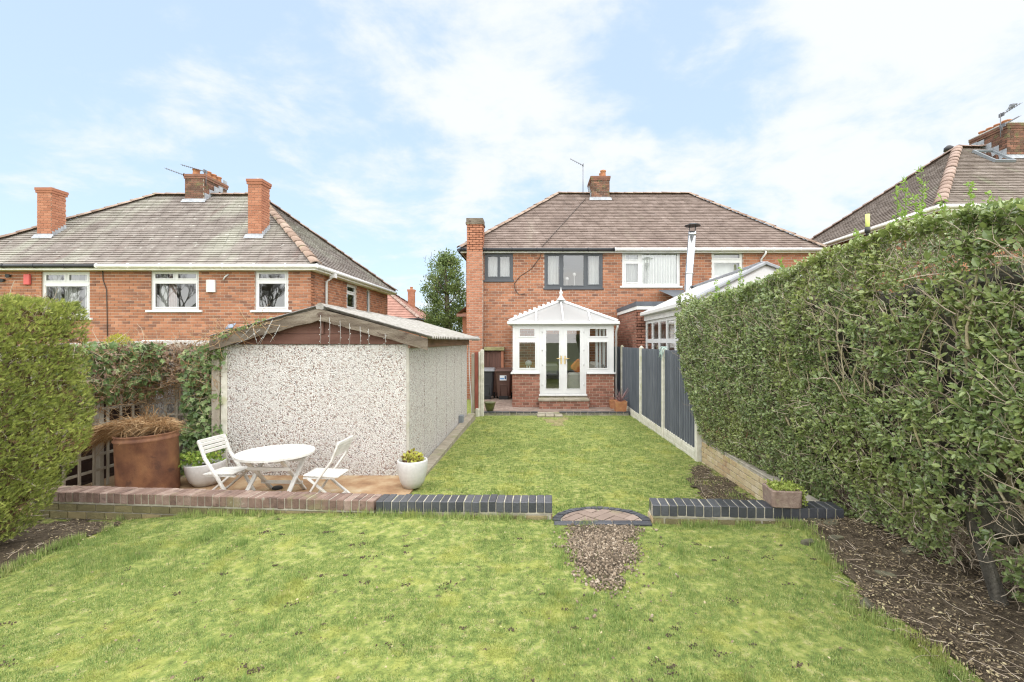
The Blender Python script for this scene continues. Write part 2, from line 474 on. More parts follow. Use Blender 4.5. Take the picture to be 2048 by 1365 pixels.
MT = {}
def setup_materials():
    m = MT
    m['lawn'] = surf('lawn_soil', [(0.0, (0.08, 0.105, 0.035)), (0.35, (0.16, 0.205, 0.055)), (0.6, (0.25, 0.28, 0.08)), (1.0, (0.38, 0.35, 0.17))], 16.0, 8, 0.95, (60, 0.02), spec=0.1,
                     stains=[((0.33, 0.33, 0.08), 2.6, 0.52, 0.66, None, 0.45), ((0.09, 0.075, 0.045), 13.0, 0.60, 0.70, None, 0.8)])
    m['grass'] = surf('grass_blade', [(0.0, (0.06, 0.112, 0.035)), (0.28, (0.15, 0.235, 0.065)), (0.52, (0.25, 0.34, 0.095)), (0.76, (0.39, 0.43, 0.155)), (1.0, (0.60, 0.55, 0.33))], 15.0, 8, 0.6, None, rnd=0.62, spec=0.25, trans=0.3,
                      stains=[((0.42, 0.41, 0.09), 2.6, 0.52, 0.66, None, 0.45), ((0.46, 0.39, 0.21), 8.5, 0.56, 0.68, None, 0.6), ((0.085, 0.14, 0.045), 10.5, 0.55, 0.68, None, 0.6), ((0.13, 0.21, 0.05), 1.7, 0.54, 0.68, None, 0.45)])
    m['soil'] = surf('bed_soil', [(0, (0.038, 0.03, 0.021)), (0.5, (0.092, 0.072, 0.05)), (1, (0.165, 0.132, 0.092))], 14, 8, 0.95, (50, 0.03), spec=0.1)
    m['worn'] = surf('worn_turf', [(0, (0.12, 0.11, 0.05)), (0.5, (0.23, 0.20, 0.095)), (1, (0.34, 0.29, 0.16))], 12, 7, 0.95, None, spec=0.1)
    m['cast'] = surf('worm_cast', flat((0.085, 0.065, 0.045), 0.4), 30, 4, 0.95, rnd=0.4, spec=0.1)
    m['ground'] = surf('open_ground', flat((0.12, 0.14, 0.06)), 0.3, 6, 0.95)
    m['litter'] = surf('leaf_litter', [(0, (0.055, 0.042, 0.029)), (0.4, (0.15, 0.112, 0.07)), (0.72, (0.28, 0.22, 0.135)), (1, (0.48, 0.42, 0.25))], 30, 2, 0.8, rnd=0.85, spec=0.2)
    m['gravel'] = surf('gravel_stone', [(0, (0.055, 0.044, 0.034)), (0.35, (0.15, 0.115, 0.08)), (0.75, (0.26, 0.20, 0.14)), (1, (0.44, 0.38, 0.30))], 40, 3, 0.75, rnd=0.85, spec=0.3)
    m['brick'] = surf('house_brick', [(0, (0.115, 0.068, 0.052)), (0.16, (0.20, 0.095, 0.062)), (0.42, (0.29, 0.128, 0.072)), (0.75, (0.355, 0.158, 0.088)), (1, (0.44, 0.225, 0.14))], 3.5, 5, 0.9, None, rnd=0.72, spec=0.15,
                      stains=[((0.14, 0.07, 0.055), 5, 0.63, 0.76, (0.8, 0.8, 2.2), 0.6)])
    m['brick_orange'] = surf('orange_brick', [(0, (0.27, 0.115, 0.07)), (0.5, (0.345, 0.15, 0.09)), (1, (0.42, 0.20, 0.125))], 3.5, 5, 0.9, None, rnd=0.7, spec=0.15)
    m['brick_brown'] = surf('brown_brick', [(0, (0.15, 0.075, 0.055)), (0.4, (0.25, 0.115, 0.08)), (0.8, (0.32, 0.15, 0.105)), (1, (0.40, 0.21, 0.15))], 4, 5, 0.9, None, rnd=0.72, spec=0.15,
                           stains=[((0.16, 0.11, 0.06), 3, 0.58, 0.75, None, 0.5)])
    m['brick_old'] = surf('sooty_brick', [(0, (0.06, 0.045, 0.035)), (0.5, (0.15, 0.08, 0.058)), (1, (0.28, 0.14, 0.095))], 4, 5, 0.9, (60, 0.01), rnd=0.6, spec=0.1,
                          stains=[((0.15, 0.15, 0.07), 5, 0.52, 0.68, None, 0.7)])
    m['mortar'] = surf('mortar', flat((0.44, 0.34, 0.27)), 20, 4, 0.95, None, spec=0.1)
    m['mortar_grey'] = surf('grey_mortar', flat((0.36, 0.33, 0.27), 0.3), 12, 4, 0.95, (90, 0.004), spec=0.1, stains=[((0.20, 0.21, 0.08), 4, 0.5, 0.66, None, 0.6)])
    m['coping_red'] = surf('red_coping_brick', [(0, (0.12, 0.078, 0.063)), (0.5, (0.205, 0.138, 0.11)), (1, (0.32, 0.245, 0.205))], 12, 6, 0.85, (70, 0.008), rnd=0.5, spec=0.2,
                           stains=[((0.09, 0.06, 0.05), 7, 0.52, 0.66, None, 0.75), ((0.42, 0.40, 0.33), 13, 0.62, 0.74, None, 0.6), ((0.20, 0.20, 0.09), 3.1, 0.56, 0.7, None, 0.5)])
    m['brick_green'] = surf('algae_brick', [(0, (0.10, 0.09, 0.05)), (0.5, (0.19, 0.165, 0.085)), (1, (0.30, 0.235, 0.13))], 8, 6, 0.9, (60, 0.008), rnd=0.5, spec=0.1)
    m['brick_buff'] = surf('limed_brick', [(0, (0.30, 0.16, 0.10)), (0.3, (0.42, 0.32, 0.19)), (0.7, (0.50, 0.42, 0.27)), (1, (0.58, 0.50, 0.38))], 6, 6, 0.9, (60, 0.008), rnd=0.55, spec=0.1,
                           stains=[((0.40, 0.36, 0.13), 5, 0.52, 0.66, None, 0.6)])
    m['engineering'] = surf('blue_black_brick', [(0, (0.030, 0.032, 0.038)), (0.5, (0.052, 0.055, 0.064)), (1, (0.085, 0.088, 0.098))], 16, 5, 0.32, (60, 0.004), rnd=0.6, spec=0.5)
    m['paver'] = surf('block_paver', [(0, (0.18, 0.135, 0.11)), (0.5, (0.25, 0.19, 0.155)), (1, (0.33, 0.26, 0.22))], 9, 5, 0.85, (70, 0.006), rnd=0.6, spec=0.2, stains=[((0.22, 0.20, 0.11), 3, 0.58, 0.72, None, 0.5)])
    tile_kw = dict(rough=0.85, bump=None, rnd=0.12, spec=0.2)
    m['tile'] = surf('plain_tile', [(0, (0.12, 0.09, 0.076)), (0.45, (0.18, 0.137, 0.116)), (0.8, (0.23, 0.18, 0.156)), (1, (0.31, 0.26, 0.225))], 3.0, 8, **tile_kw,
                     stains=[((0.32, 0.28, 0.23), 1.2, 0.56, 0.74, (1, 0.35, 0.35), 0.35), ((0.13, 0.12, 0.12), 1.6, 0.60, 0.74, (1, 0.4, 0.4), 0.4)])
    m['tile_lichen'] = surf('lichen_tile', [(0, (0.145, 0.12, 0.106)), (0.45, (0.205, 0.177, 0.158)), (0.8, (0.265, 0.235, 0.21)), (1, (0.36, 0.335, 0.305))], 2.4, 6, **tile_kw,
                     stains=[((0.35, 0.36, 0.29), 1.0, 0.47, 0.68, (0.9, 0.22, 0.22), 0.5), ((0.16, 0.11, 0.095), 1.5, 0.58, 0.72, (0.9, 0.3, 0.3), 0.65), ((0.56, 0.55, 0.50), 4.0, 0.60, 0.72, None, 0.5)])
    m['tile_brown'] = surf('brown_tile', [(0, (0.125, 0.098, 0.08)), (0.45, (0.18, 0.147, 0.124)), (0.8, (0.235, 0.198, 0.17)), (1, (0.32, 0.28, 0.24))], 2.2, 6, **tile_kw,
                     stains=[((0.27, 0.30, 0.19), 0.8, 0.60, 0.74, (0.9, 0.3, 0.3), 0.6)])
    m['tile_red'] = surf('terracotta_tile', flat((0.33, 0.18, 0.14), 0.25), 2.2, 5, **tile_kw)
    m['hip'] = surf('hip_tile', [(0, (0.18, 0.12, 0.09)), (0.5, (0.29, 0.21, 0.165)), (1, (0.40, 0.32, 0.265))], 6, 5, 0.85, (60, 0.006), rnd=0.5, spec=0.2, stains=[((0.30, 0.29, 0.16), 6, 0.58, 0.7, None, 0.7)])
    m['hip_red'] = surf('red_hip_tile', [(0, (0.21, 0.145, 0.115)), (0.5, (0.31, 0.225, 0.185)), (1, (0.40, 0.31, 0.265))], 6, 5, 0.85, (60, 0.006), rnd=0.5, spec=0.2)
    m['cement'] = surf('cement_fillet', flat((0.42, 0.40, 0.37), 0.25), 8, 5, 0.9, (40, 0.01))
    m['lead'] = surf('lead_flashing', flat((0.30, 0.315, 0.335), 0.35), 7, 5, 0.55, (30, 0.004), spec=0.4)
    m['white'] = surf('white_upvc', flat((0.60, 0.60, 0.59), 0.05), 4, 5, 0.38, spec=0.4)
    m['white_dirty'] = surf('weathered_white_paint', [(0, (0.62, 0.61, 0.56)), (0.5, (0.76, 0.75, 0.71)), (1, (0.82, 0.81, 0.78))], 5, 6, 0.55, spec=0.3, stains=[((0.52, 0.50, 0.38), 2.2, 0.6, 0.75, (1, 1, 0.4), 0.4)])
    m['white_wood'] = surf('white_painted_wood', [(0, (0.50, 0.49, 0.45)), (0.5, (0.60, 0.59, 0.56)), (1, (0.66, 0.65, 0.62))], 9, 5, 0.6, (50, 0.002), spec=0.3, stains=[((0.40, 0.38, 0.29), 11, 0.58, 0.72, None, 0.55)])
    m['anthracite'] = surf('anthracite_frame', flat((0.060, 0.066, 0.074), 0.1), 3, 3, 0.45, spec=0.4)
    m['black_gutter'] = surf('black_gutter_plastic', flat((0.022, 0.023, 0.026), 0.2), 3, 3, 0.4, spec=0.4)
    m['soffit'] = surf('soffit_white', flat((0.70, 0.70, 0.68), 0.06), 3, 4, 0.5)
    m['glass'] = glass('window_glass')
    m['glass_roof'] = glass('polycarbonate', (0.85, 0.85, 0.85), 0.3, 0.25, 0.74)
    m['glass_white'] = glass('pale_polycarbonate', (0.90, 0.91, 0.93), 0.6, 0.2, 0.85)
    m['room'] = surf('room_plaster', flat((0.52, 0.52, 0.50), 0.05), 1, 2, 0.9)
    m['room_dark'] = surf('room_dark_wall', flat((0.16, 0.17, 0.17), 0.05), 1, 2, 0.9)
    m['curtain'] = surf('curtain_cloth', flat((0.74, 0.73, 0.70), 0.05), 3, 3, 0.9, trans=0.3)
    m['curtain_pink'] = surf('patterned_curtain', [(0, (0.62, 0.56, 0.50)), (0.5, (0.68, 0.50, 0.46)), (1, (0.72, 0.68, 0.63))], 9, 3, 0.9, trans=0.3)
    m['blind'] = surf('blind_cloth', flat((0.82, 0.81, 0.78), 0.04), 3, 3, 0.9)
    m['pebbledash'] = pebbledash('pebbledash_render')
    m['concrete'] = surf('concrete', [(0, (0.30, 0.28, 0.24)), (0.5, (0.42, 0.40, 0.35)), (1, (0.52, 0.50, 0.45))], 6, 7, 0.9, (60, 0.006), spec=0.2, stains=[((0.26, 0.27, 0.14), 2.5, 0.56, 0.72, None, 0.5)])
    m['path_stone'] = surf('dirty_concrete', [(0, (0.20, 0.175, 0.13)), (0.5, (0.30, 0.265, 0.205)), (1, (0.40, 0.36, 0.29))], 7, 7, 0.92, (60, 0.006), spec=0.15, stains=[((0.20, 0.21, 0.09), 3, 0.54, 0.7, None, 0.6)])
    m['concrete_post'] = surf('pale_concrete', [(0, (0.44, 0.42, 0.34)), (0.5, (0.56, 0.54, 0.46)), (1, (0.66, 0.64, 0.57))], 9, 7, 0.9, (70, 0.004), spec=0.2, stains=[((0.42, 0.42, 0.22), 4, 0.56, 0.7, None, 0.6)])
    m['slab'] = surf('stained_concrete', [(0, (0.20, 0.11, 0.06)), (0.4, (0.32, 0.20, 0.11)), (0.75, (0.42, 0.31, 0.19)), (1, (0.48, 0.42, 0.33))], 3.5, 8, 0.85, (50, 0.006), spec=0.3)
    m['asbestos'] = surf('cement_sheet', [(0, (0.18, 0.168, 0.145)), (0.5, (0.275, 0.26, 0.235)), (1, (0.37, 0.355, 0.33))], 13, 8, 0.92, (70, 0.008), spec=0.15, stains=[((0.30, 0.31, 0.18), 3, 0.6, 0.74, None, 0.5), ((0.42, 0.41, 0.39), 18, 0.58, 0.68, None, 0.5)])
    m['barge'] = surf('weathered_board', [(0, (0.065, 0.05, 0.038)), (0.45, (0.14, 0.113, 0.086)), (1, (0.25, 0.215, 0.17))], 7, 7, 0.9, (40, 0.012), spec=0.15, stretch=(0.35, 1, 1.6), stains=[((0.07, 0.045, 0.035), 6, 0.56, 0.66, (0.6, 1, 1.8), 0.8), ((0.30, 0.29, 0.16), 3, 0.58, 0.7, None, 0.6)])
    m['brown_paint'] = surf('brown_painted_board', [(0, (0.075, 0.035, 0.025)), (0.5, (0.115, 0.055, 0.04)), (1, (0.16, 0.085, 0.065))], 5, 6, 0.7, (40, 0.004), spec=0.25, stretch=(0.4, 1, 1.5), stains=[((0.34, 0.25, 0.18), 8, 0.68, 0.74, (0.5, 1, 2.5), 0.7)])
    m['brown_side'] = surf('faded_brown_board', flat((0.24, 0.14, 0.10), 0.3), 6, 6, 0.8, (40, 0.005), stretch=(1, 0.3, 1.5))
    m['wood_grey'] = surf('grey_weathered_wood', [(0, (0.22, 0.19, 0.15)), (0.5, (0.37, 0.33, 0.265)), (1, (0.48, 0.44, 0.36))], 10, 6, 0.9, (60, 0.006), rnd=0.35, spec=0.15, stretch=(1, 1, 0.25), stains=[((0.20, 0.21, 0.10), 4, 0.58, 0.7, None, 0.5)])
    m['wood_dark'] = surf('dark_stained_wood', flat((0.055, 0.035, 0.028), 0.35), 6, 5, 0.85, (50, 0.006), rnd=0.3, spec=0.2, stretch=(1, 1, 0.25))
    m['gate_wood'] = surf('brown_gate_wood', flat((0.13, 0.07, 0.055), 0.3), 6, 5, 0.8, (50, 0.006), rnd=0.4, spec=0.2, stretch=(1, 1, 0.25))
    m['red_wood'] = surf('red_stained_timber', flat((0.27, 0.085, 0.06), 0.3), 7, 6, 0.85, (50, 0.005), stretch=(1, 1, 0.3))
    m['moss_wood'] = surf('mossy_timber', [(0, (0.16, 0.15, 0.07)), (1, (0.34, 0.31, 0.16))], 8, 6, 0.9, (50, 0.008))
    m['fence'] = surf('slate_grey_fence_paint', [(0, (0.085, 0.095, 0.112)), (0.5, (0.12, 0.132, 0.152)), (1, (0.18, 0.192, 0.21))], 9, 6, 0.75, None, rnd=0.45, spec=0.25, stretch=(1, 1, 0.25))
    m['rust'] = surf('rusted_steel', [(0, (0.085, 0.038, 0.026)), (0.4, (0.17, 0.080, 0.048)), (0.75, (0.27, 0.135, 0.07)), (1, (0.36, 0.20, 0.10))], 4.5, 9, 0.72, (70, 0.004), spec=0.3, stains=[((0.075, 0.042, 0.036), 5, 0.60, 0.70, None, 0.7), ((0.12, 0.062, 0.045), 2.0, 0.5, 0.62, (1, 1, 0.3), 0.5)])
    m['straw'] = surf('dried_stalk', [(0, (0.16, 0.085, 0.04)), (0.5, (0.36, 0.215, 0.10)), (1, (0.58, 0.43, 0.26))], 9, 3, 0.8, rnd=0.85, spec=0.2, trans=0.2)
    m['bark'] = surf('hedge_stem_bark', [(0, (0.17, 0.135, 0.085)), (0.5, (0.33, 0.275, 0.18)), (1, (0.50, 0.44, 0.32))], 16, 6, 0.9, (80, 0.006), rnd=0.4, spec=0.15, stains=[((0.24, 0.25, 0.09), 5, 0.52, 0.66, None, 0.6)])
    m['twig'] = surf('bare_twig', [(0, (0.20, 0.15, 0.11)), (0.5, (0.38, 0.31, 0.235)), (1, (0.55, 0.48, 0.38))], 10, 3, 0.85, rnd=0.7, spec=0.2)
    m['privet'] = surf('privet_leaf', [(0, (0.085, 0.125, 0.045)), (0.35, (0.17, 0.23, 0.082)), (0.7, (0.285, 0.345, 0.125)), (0.94, (0.42, 0.465, 0.17)), (1, (0.62, 0.58, 0.12))], 5.0, 5, 0.30, rnd=0.75, spec=0.6, trans=0.22,
                      stains=[((0.34, 0.37, 0.11), 0.75, 0.48, 0.66, None, 0.45)])
    m['privet_new'] = surf('young_privet_leaf', flat((0.24, 0.36, 0.07), 0.25), 5, 3, 0.45, rnd=0.6, spec=0.4, trans=0.4)
    m['conifer'] = surf('conifer_spray', [(0, (0.075, 0.105, 0.03)), (0.3, (0.19, 0.23, 0.055)), (0.65, (0.34, 0.385, 0.09)), (0.92, (0.52, 0.545, 0.15)), (1, (0.40, 0.29, 0.14))], 3.0, 5, 0.6, rnd=0.6, spec=0.25, trans=0.3)
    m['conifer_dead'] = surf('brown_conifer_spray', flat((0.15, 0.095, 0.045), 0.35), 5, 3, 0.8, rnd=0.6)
    m['bush_gold'] = surf('golden_conifer', [(0, (0.25, 0.27, 0.03)), (1, (0.52, 0.50, 0.06))], 6, 4, 0.6, rnd=0.6, trans=0.3)
    m['ivy'] = surf('ivy_leaf', [(0, (0.07, 0.12, 0.045)), (0.4, (0.15, 0.23, 0.08)), (0.75, (0.24, 0.33, 0.12)), (0.9, (0.42, 0.46, 0.22)), (1, (0.62, 0.62, 0.36))], 3, 3, 0.42, rnd=0.75, spec=0.45, trans=0.25)
    m['ivy_dead'] = surf('dead_ivy_leaf', [(0, (0.14, 0.09, 0.065)), (0.5, (0.30, 0.20, 0.14)), (1, (0.50, 0.39, 0.29))], 5, 3, 0.8, rnd=0.75, spec=0.2, trans=0.15)
    m['tree_leaf'] = surf('tree_leaf', [(0, (0.06, 0.10, 0.035)), (0.5, (0.15, 0.21, 0.065)), (1, (0.30, 0.36, 0.12))], 1.4, 4, 0.5, rnd=0.5, spec=0.35, trans=0.25)
    m['bark_tree'] = surf('tree_bark', flat((0.13, 0.10, 0.075), 0.3), 8, 6, 0.9, (40, 0.02))
    m['pot_white'] = surf('white_glazed_pot', flat((0.54, 0.53, 0.52), 0.08), 30, 4, 0.5, (120, 0.002), spec=0.4)
    m['pot_grey'] = surf('grey_stone_pot', [(0, (0.46, 0.44, 0.43)), (0.5, (0.58, 0.56, 0.55)), (1, (0.68, 0.66, 0.65))], 14, 6, 0.7, (90, 0.003), spec=0.3)
    m['pot_green'] = surf('green_glazed_pot', [(0, (0.06, 0.065, 0.02)), (1, (0.15, 0.15, 0.05))], 6, 4, 0.3, spec=0.5)
    m['terracotta'] = surf('terracotta_pot', [(0, (0.28, 0.115, 0.06)), (0.5, (0.39, 0.17, 0.085)), (1, (0.46, 0.26, 0.13))], 8, 6, 0.8, (60, 0.004), stains=[((0.36, 0.24, 0.08), 5, 0.55, 0.7, None, 0.6)])
    m['stone_trough'] = surf('brown_stone_trough', [(0, (0.15, 0.105, 0.085)), (0.5, (0.235, 0.17, 0.14)), (1, (0.32, 0.25, 0.205))], 22, 8, 0.92, (110, 0.006), spec=0.15, stains=[((0.30, 0.27, 0.18), 6, 0.58, 0.7, None, 0.5)])
    m['pot_soil'] = surf('pot_soil', flat((0.07, 0.05, 0.04), 0.4), 30, 5, 0.95, (60, 0.02))
    m['sedum'] = surf('sedum_leaf', [(0, (0.16, 0.22, 0.04)), (0.6, (0.33, 0.40, 0.09)), (1, (0.48, 0.52, 0.16))], 9, 3, 0.55, rnd=0.7, trans=0.25)
    m['bedding_leaf'] = surf('bedding_leaf', [(0, (0.14, 0.24, 0.04)), (0.6, (0.27, 0.38, 0.07)), (1, (0.48, 0.50, 0.12))], 9, 3, 0.5, rnd=0.7, trans=0.3)
    m['yellow_leaf'] = surf('lime_and_plum_leaf', [(0, (0.10, 0.045, 0.04)), (0.18, (0.16, 0.08, 0.05)), (0.28, (0.40, 0.40, 0.07)), (0.8, (0.56, 0.55, 0.12)), (1, (0.62, 0.60, 0.30))], 9, 3, 0.5, rnd=0.85, trans=0.3)
    m['cordyline'] = surf('cordyline_blade', [(0, (0.14, 0.07, 0.07)), (0.6, (0.26, 0.15, 0.15)), (1, (0.42, 0.30, 0.29))], 6, 3, 0.5, rnd=0.7)
    m['bin_black'] = surf('black_bin_plastic', flat((0.040, 0.042, 0.048), 0.15), 9, 4, 0.5, (120, 0.001), spec=0.35)
    m['bin_lid_grey'] = surf('grey_bin_lid', flat((0.20, 0.205, 0.215), 0.12), 9, 4, 0.5, spec=0.35)
    m['bin_brown'] = surf('brown_bin_plastic', flat((0.090, 0.050, 0.040), 0.15), 9, 4, 0.5, (120, 0.001), spec=0.35)
    m['rubber'] = surf('black_rubber', flat((0.02, 0.02, 0.02), 0.2), 9, 3, 0.7)
    m['sticker'] = surf('white_sticker', flat((0.74, 0.78, 0.82), 0.04), 9, 3, 0.4)
    m['sticker_blue'] = surf('blue_print', flat((0.16, 0.33, 0.62), 0.2), 40, 3, 0.4)
    m['sticker_dark'] = surf('navy_print', flat((0.05, 0.08, 0.16), 0.2), 40, 3, 0.4)
    m['brass'] = surf('brass_handle', flat((0.70, 0.53, 0.25), 0.1), 9, 3, 0.3, metal=0.9)
    m['steel'] = surf('stainless_flue', flat((0.66, 0.67, 0.68), 0.06), 3, 3, 0.22, metal=0.95)
    m['black_metal'] = surf('black_metal', flat((0.03, 0.03, 0.032), 0.2), 6, 3, 0.5, spec=0.4)
    m['aerial'] = surf('aerial_metal', flat((0.16, 0.16, 0.17), 0.25), 6, 3, 0.5, metal=0.3)
    m['feather'] = surf('grey_feather', [(0, (0.06, 0.065, 0.075)), (0.6, (0.13, 0.135, 0.15)), (1, (0.22, 0.22, 0.23))], 14, 3, 0.8)
    m['red_box'] = surf('red_alarm_case', flat((0.52, 0.10, 0.09), 0.08), 6, 3, 0.45)
    m['cable'] = surf('cable_black', flat((0.05, 0.04, 0.035), 0.2), 6, 2, 0.6)
    m['wire_white'] = surf('pale_wire', flat((0.42, 0.42, 0.40), 0.1), 6, 2, 0.5)
    m['bulb'] = surf('clear_bulb', flat((0.50, 0.50, 0.48), 0.05), 6, 2, 0.2, spec=0.6)
    m['solar'] = surf('solar_panel', flat((0.16, 0.20, 0.26), 0.2), 9, 3, 0.2, spec=0.6)
    m['grey_plastic'] = surf('grey_plastic', flat((0.20, 0.22, 0.235), 0.15), 6, 3, 0.5)
    m['slate_grey'] = surf('grey_ridge_cap', flat((0.26, 0.265, 0.28), 0.2), 6, 5, 0.7, (50, 0.004))
    m['membrane'] = surf('grey_roof_trim', flat((0.085, 0.095, 0.11), 0.15), 6, 4, 0.6)
    m['sofa'] = surf('cream_sofa_cloth', flat((0.62, 0.60, 0.53), 0.06), 8, 4, 0.95, (90, 0.003))
    m['cushion'] = surf('orange_cushion_cloth', flat((0.60, 0.20, 0.06), 0.12), 8, 4, 0.95)
    m['cream_tile'] = surf('cream_floor', flat((0.46, 0.43, 0.33), 0.1), 3, 4, 0.5)
    m['lamp_white'] = surf('white_ceramic', flat((0.74, 0.72, 0.70), 0.06), 12, 3, 0.4)
    m['stem_glass'] = glass('bottle_glass', (0.80, 0.78, 0.70), 1.2)
    m['slate'] = surf('flat_slate_stone', [(0, (0.06, 0.055, 0.042)), (0.5, (0.12, 0.115, 0.075)), (1, (0.20, 0.19, 0.12))], 9, 6, 0.85, (50, 0.006))
    m['rope'] = surf('faded_green_twine', [(0, (0.30, 0.42, 0.38)), (1, (0.55, 0.66, 0.60))], 12, 3, 0.85, rnd=0.6)
    m['lime_pole'] = surf('yellow_green_sleeve', flat((0.55, 0.60, 0.18), 0.1), 6, 3, 0.6)
    m['skylight'] = glass('rooflight_glass', (0.35, 0.37, 0.38), 2.0)
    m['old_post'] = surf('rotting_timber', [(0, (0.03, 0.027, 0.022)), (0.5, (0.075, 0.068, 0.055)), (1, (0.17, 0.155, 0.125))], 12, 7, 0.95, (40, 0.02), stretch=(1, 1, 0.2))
setup_materials()
# ------------------------------------------------------------------ the lie of the land
WALL = [(-6.5, 4.97), (-4.62, 4.82), (-1.53, 4.56), (0.166, 4.53), (1.09, 4.46), (2.78, 4.34), (8, 4.0)]   # front edge of the low walls
def wall_front(x):
    return np.interp(x, [p[0] for p in WALL], [p[1] for p in WALL])
def smooth(a, b, t):
    t = np.clip((np.asarray(t, float) - a) / (b - a), 0, 1); return t * t * (3 - 2 * t)
def z_upper(x, y):
    x = np.asarray(x, float); y = np.asarray(y, float)
    z = 0.055 * np.exp(-((x + 1.5) ** 2 / 1.6 + (y - 4.5) ** 2 / 0.7))
    z = z - 0.10 * smooth(-3.0, -4.5, x) * smooth(3.6, 4.7, y)
    z = z + 0.09 * np.exp(-((x - 2.75) ** 2 / 0.5 + (y - 4.15) ** 2 / 0.12))
    z = z + 0.03 * (fbm(x, y, 3, 0.9) - 0.5) * smooth(0.2, 1.0, np.abs(y - 4.4))
    return z
def z_lower(x, y):
    x = np.asarray(x, float); y = np.asarray(y, float)
    return -0.24 - 0.15 * np.clip((y - 6) / 7.4, 0, 1) + 0.03 * (fbm(x, y, 5, 0.8) - 0.5) * smooth(13.5, 12.5, y) - 0.75 * smooth(-6.2, -9, x)

def grid_sheet(name, xs, rows, zf, m, label=None):
    V = []; F = []
    nx = len(xs)
    for r in rows:
        for i, x in enumerate(xs):
            V.append((x, r[i], 0))
    V = np.array(V, float); V[:, 2] = zf(V[:, 0], V[:, 1])
    for j in range(len(rows) - 1):
        for i in range(nx - 1):
            a = j * nx + i; F.append((a, a + 1, a + nx + 1, a + nx))
    return np_mesh(name, V, np.array(F), m, kind='structure', label=label, smooth=True)

g = MB(); g.quadv([(-700, -700, -1.35), (700, -700, -1.35), (700, 700, -1.35), (-700, 700, -1.35)])
g.build('ground', MT['ground'], kind='structure')
xs = np.concatenate([np.linspace(-30, -6, 9), np.linspace(-5.8, 4.2, 80), np.linspace(4.6, 30, 9)])
yf = wall_front(xs) + 0.10
ts = np.concatenate([np.linspace(0, 0.72, 14), np.linspace(0.74, 1, 34)])
grid_sheet('lawn', xs, [(-10 + (yf + 10) * t) for t in ts], z_upper, MT['lawn'])
y0s = wall_front(xs) + 0.12
ts = np.concatenate([np.linspace(0, 1, 60)])
grid_sheet('lower_lawn', xs, [y0s + (13.6 - y0s) * t for t in ts] + [np.full_like(xs, v) for v in (16, 20, 28, 45)], z_lower, MT['lawn'])

# soil beds
BED_R = [tuple(onz(px, py, 0.0)[:2]) for px, py in [(1535, 1032), (1570, 1062), (1620, 1075), (1640, 1105), (1665, 1135), (1690, 1185), (1705, 1220), (1760, 1240), (1800, 1275), (1850, 1300), (1900, 1345), (1960, 1400)]] + [(2.4, 1.4), (4.5, 1.4), (4.5, 4.2), (2.78, 4.36), (2.0, 4.42)]
BED_L = [tuple(onz(px, py, 0.0)[:2]) for px, py in [(-120, 1225), (0, 1150), (50, 1128), (105, 1098), (150, 1076), (200, 1058), (230, 1046)]] + [(-3.9, 4.72), (-4.6, 4.82), (-6.5, 4.97), (-6.5, 2.6)]
BED_F = [(2.70, 5.2), (2.70, 7.75), (2.45, 7.5), (2.25, 7.0), (2.05, 6.3), (1.95, 5.6), (2.05, 5.0), (2.70, 4.7)]
def bed(poly, zf, lift=0.012):
    import bmesh
    bm = bmesh.new()
    xs_ = [p[0] for p in poly]; ys_ = [p[1] for p in poly]
    st = 0.06
    nx = int((max(xs_) - min(xs_)) / st) + 2; ny = int((max(ys_) - min(ys_)) / st) + 2
    gx, gy = np.meshgrid(min(xs_) + np.arange(nx) * st, min(ys_) + np.arange(ny) * st)
    jx = gx + 0.30 * (fbm(gx, gy, 21, 3.5) - 0.5); jy = gy + 0.30 * (fbm(gx, gy, 22, 3.5) - 0.5)
    ins = in_poly(jx, jy, poly)
    V = np.stack([gx.ravel(), gy.ravel(), (zf(gx, gy) + lift + 0.03 * (fbm(gx, gy, 9, 4) - 0.45)).ravel()], 1)
    F = []
    for j in range(ny - 1):
        for i in range(nx - 1):
            if ins[j, i] and ins[j + 1, i] and ins[j, i + 1] and ins[j + 1, i + 1]:
                a = j * nx + i; F.append((a, a + 1, a + nx + 1, a + nx))
    used = np.unique(np.array(F)); mp = -np.ones(len(V), int); mp[used] = np.arange(len(used))
    return np_mesh('soil_bed', V[used], mp[np.array(F)], MT['soil'], kind='structure', smooth=True)
bed(BED_R, z_upper); bed(BED_L, z_upper); bed(BED_F, z_lower)
WORN = [(0.15, 13.42), (0.10, 12.9), (0.25, 12.3), (0.35, 11.6), (0.55, 11.2), (0.75, 11.7), (0.80, 12.4), (0.95, 12.9), (0.9, 13.42)]
wn = bed(WORN, z_lower, 0.0); wn.name = 'worn_path'; wn.data.materials[0] = MT['worn']
# raised ground under the privet hedge, behind the low side wall
rb = MB(); rb.box(2.82, 6.0, 4.3, 7.95, -0.6, 0.03); rb.build('hedge_bank', MT['soil'], kind='structure')

# concrete by the garage
cs = MB(); cs.box(-6.0, -1.58, 4.9, 6.86, -0.5, -0.215)
cs.build('concrete_slab', MT['slab'], kind='structure')
sp = MB(); sp.box(-1.77, -1.58, 6.90, 12.75, -0.6, -0.225); sp.build('concrete_path', MT['path_stone'], kind='structure')

# ------------------------------------------------------------------ brickwork and roof helpers
def frame_of(O, U, N):
    O, U, N = Vector(O), Vector(U), Vector(N)
    return Matrix(((U.x, N.x, 0, O.x), (U.y, N.y, 0, O.y), (U.z, N.z, 1, O.z), (0, 0, 0, 1)))   # local (u, n, z)

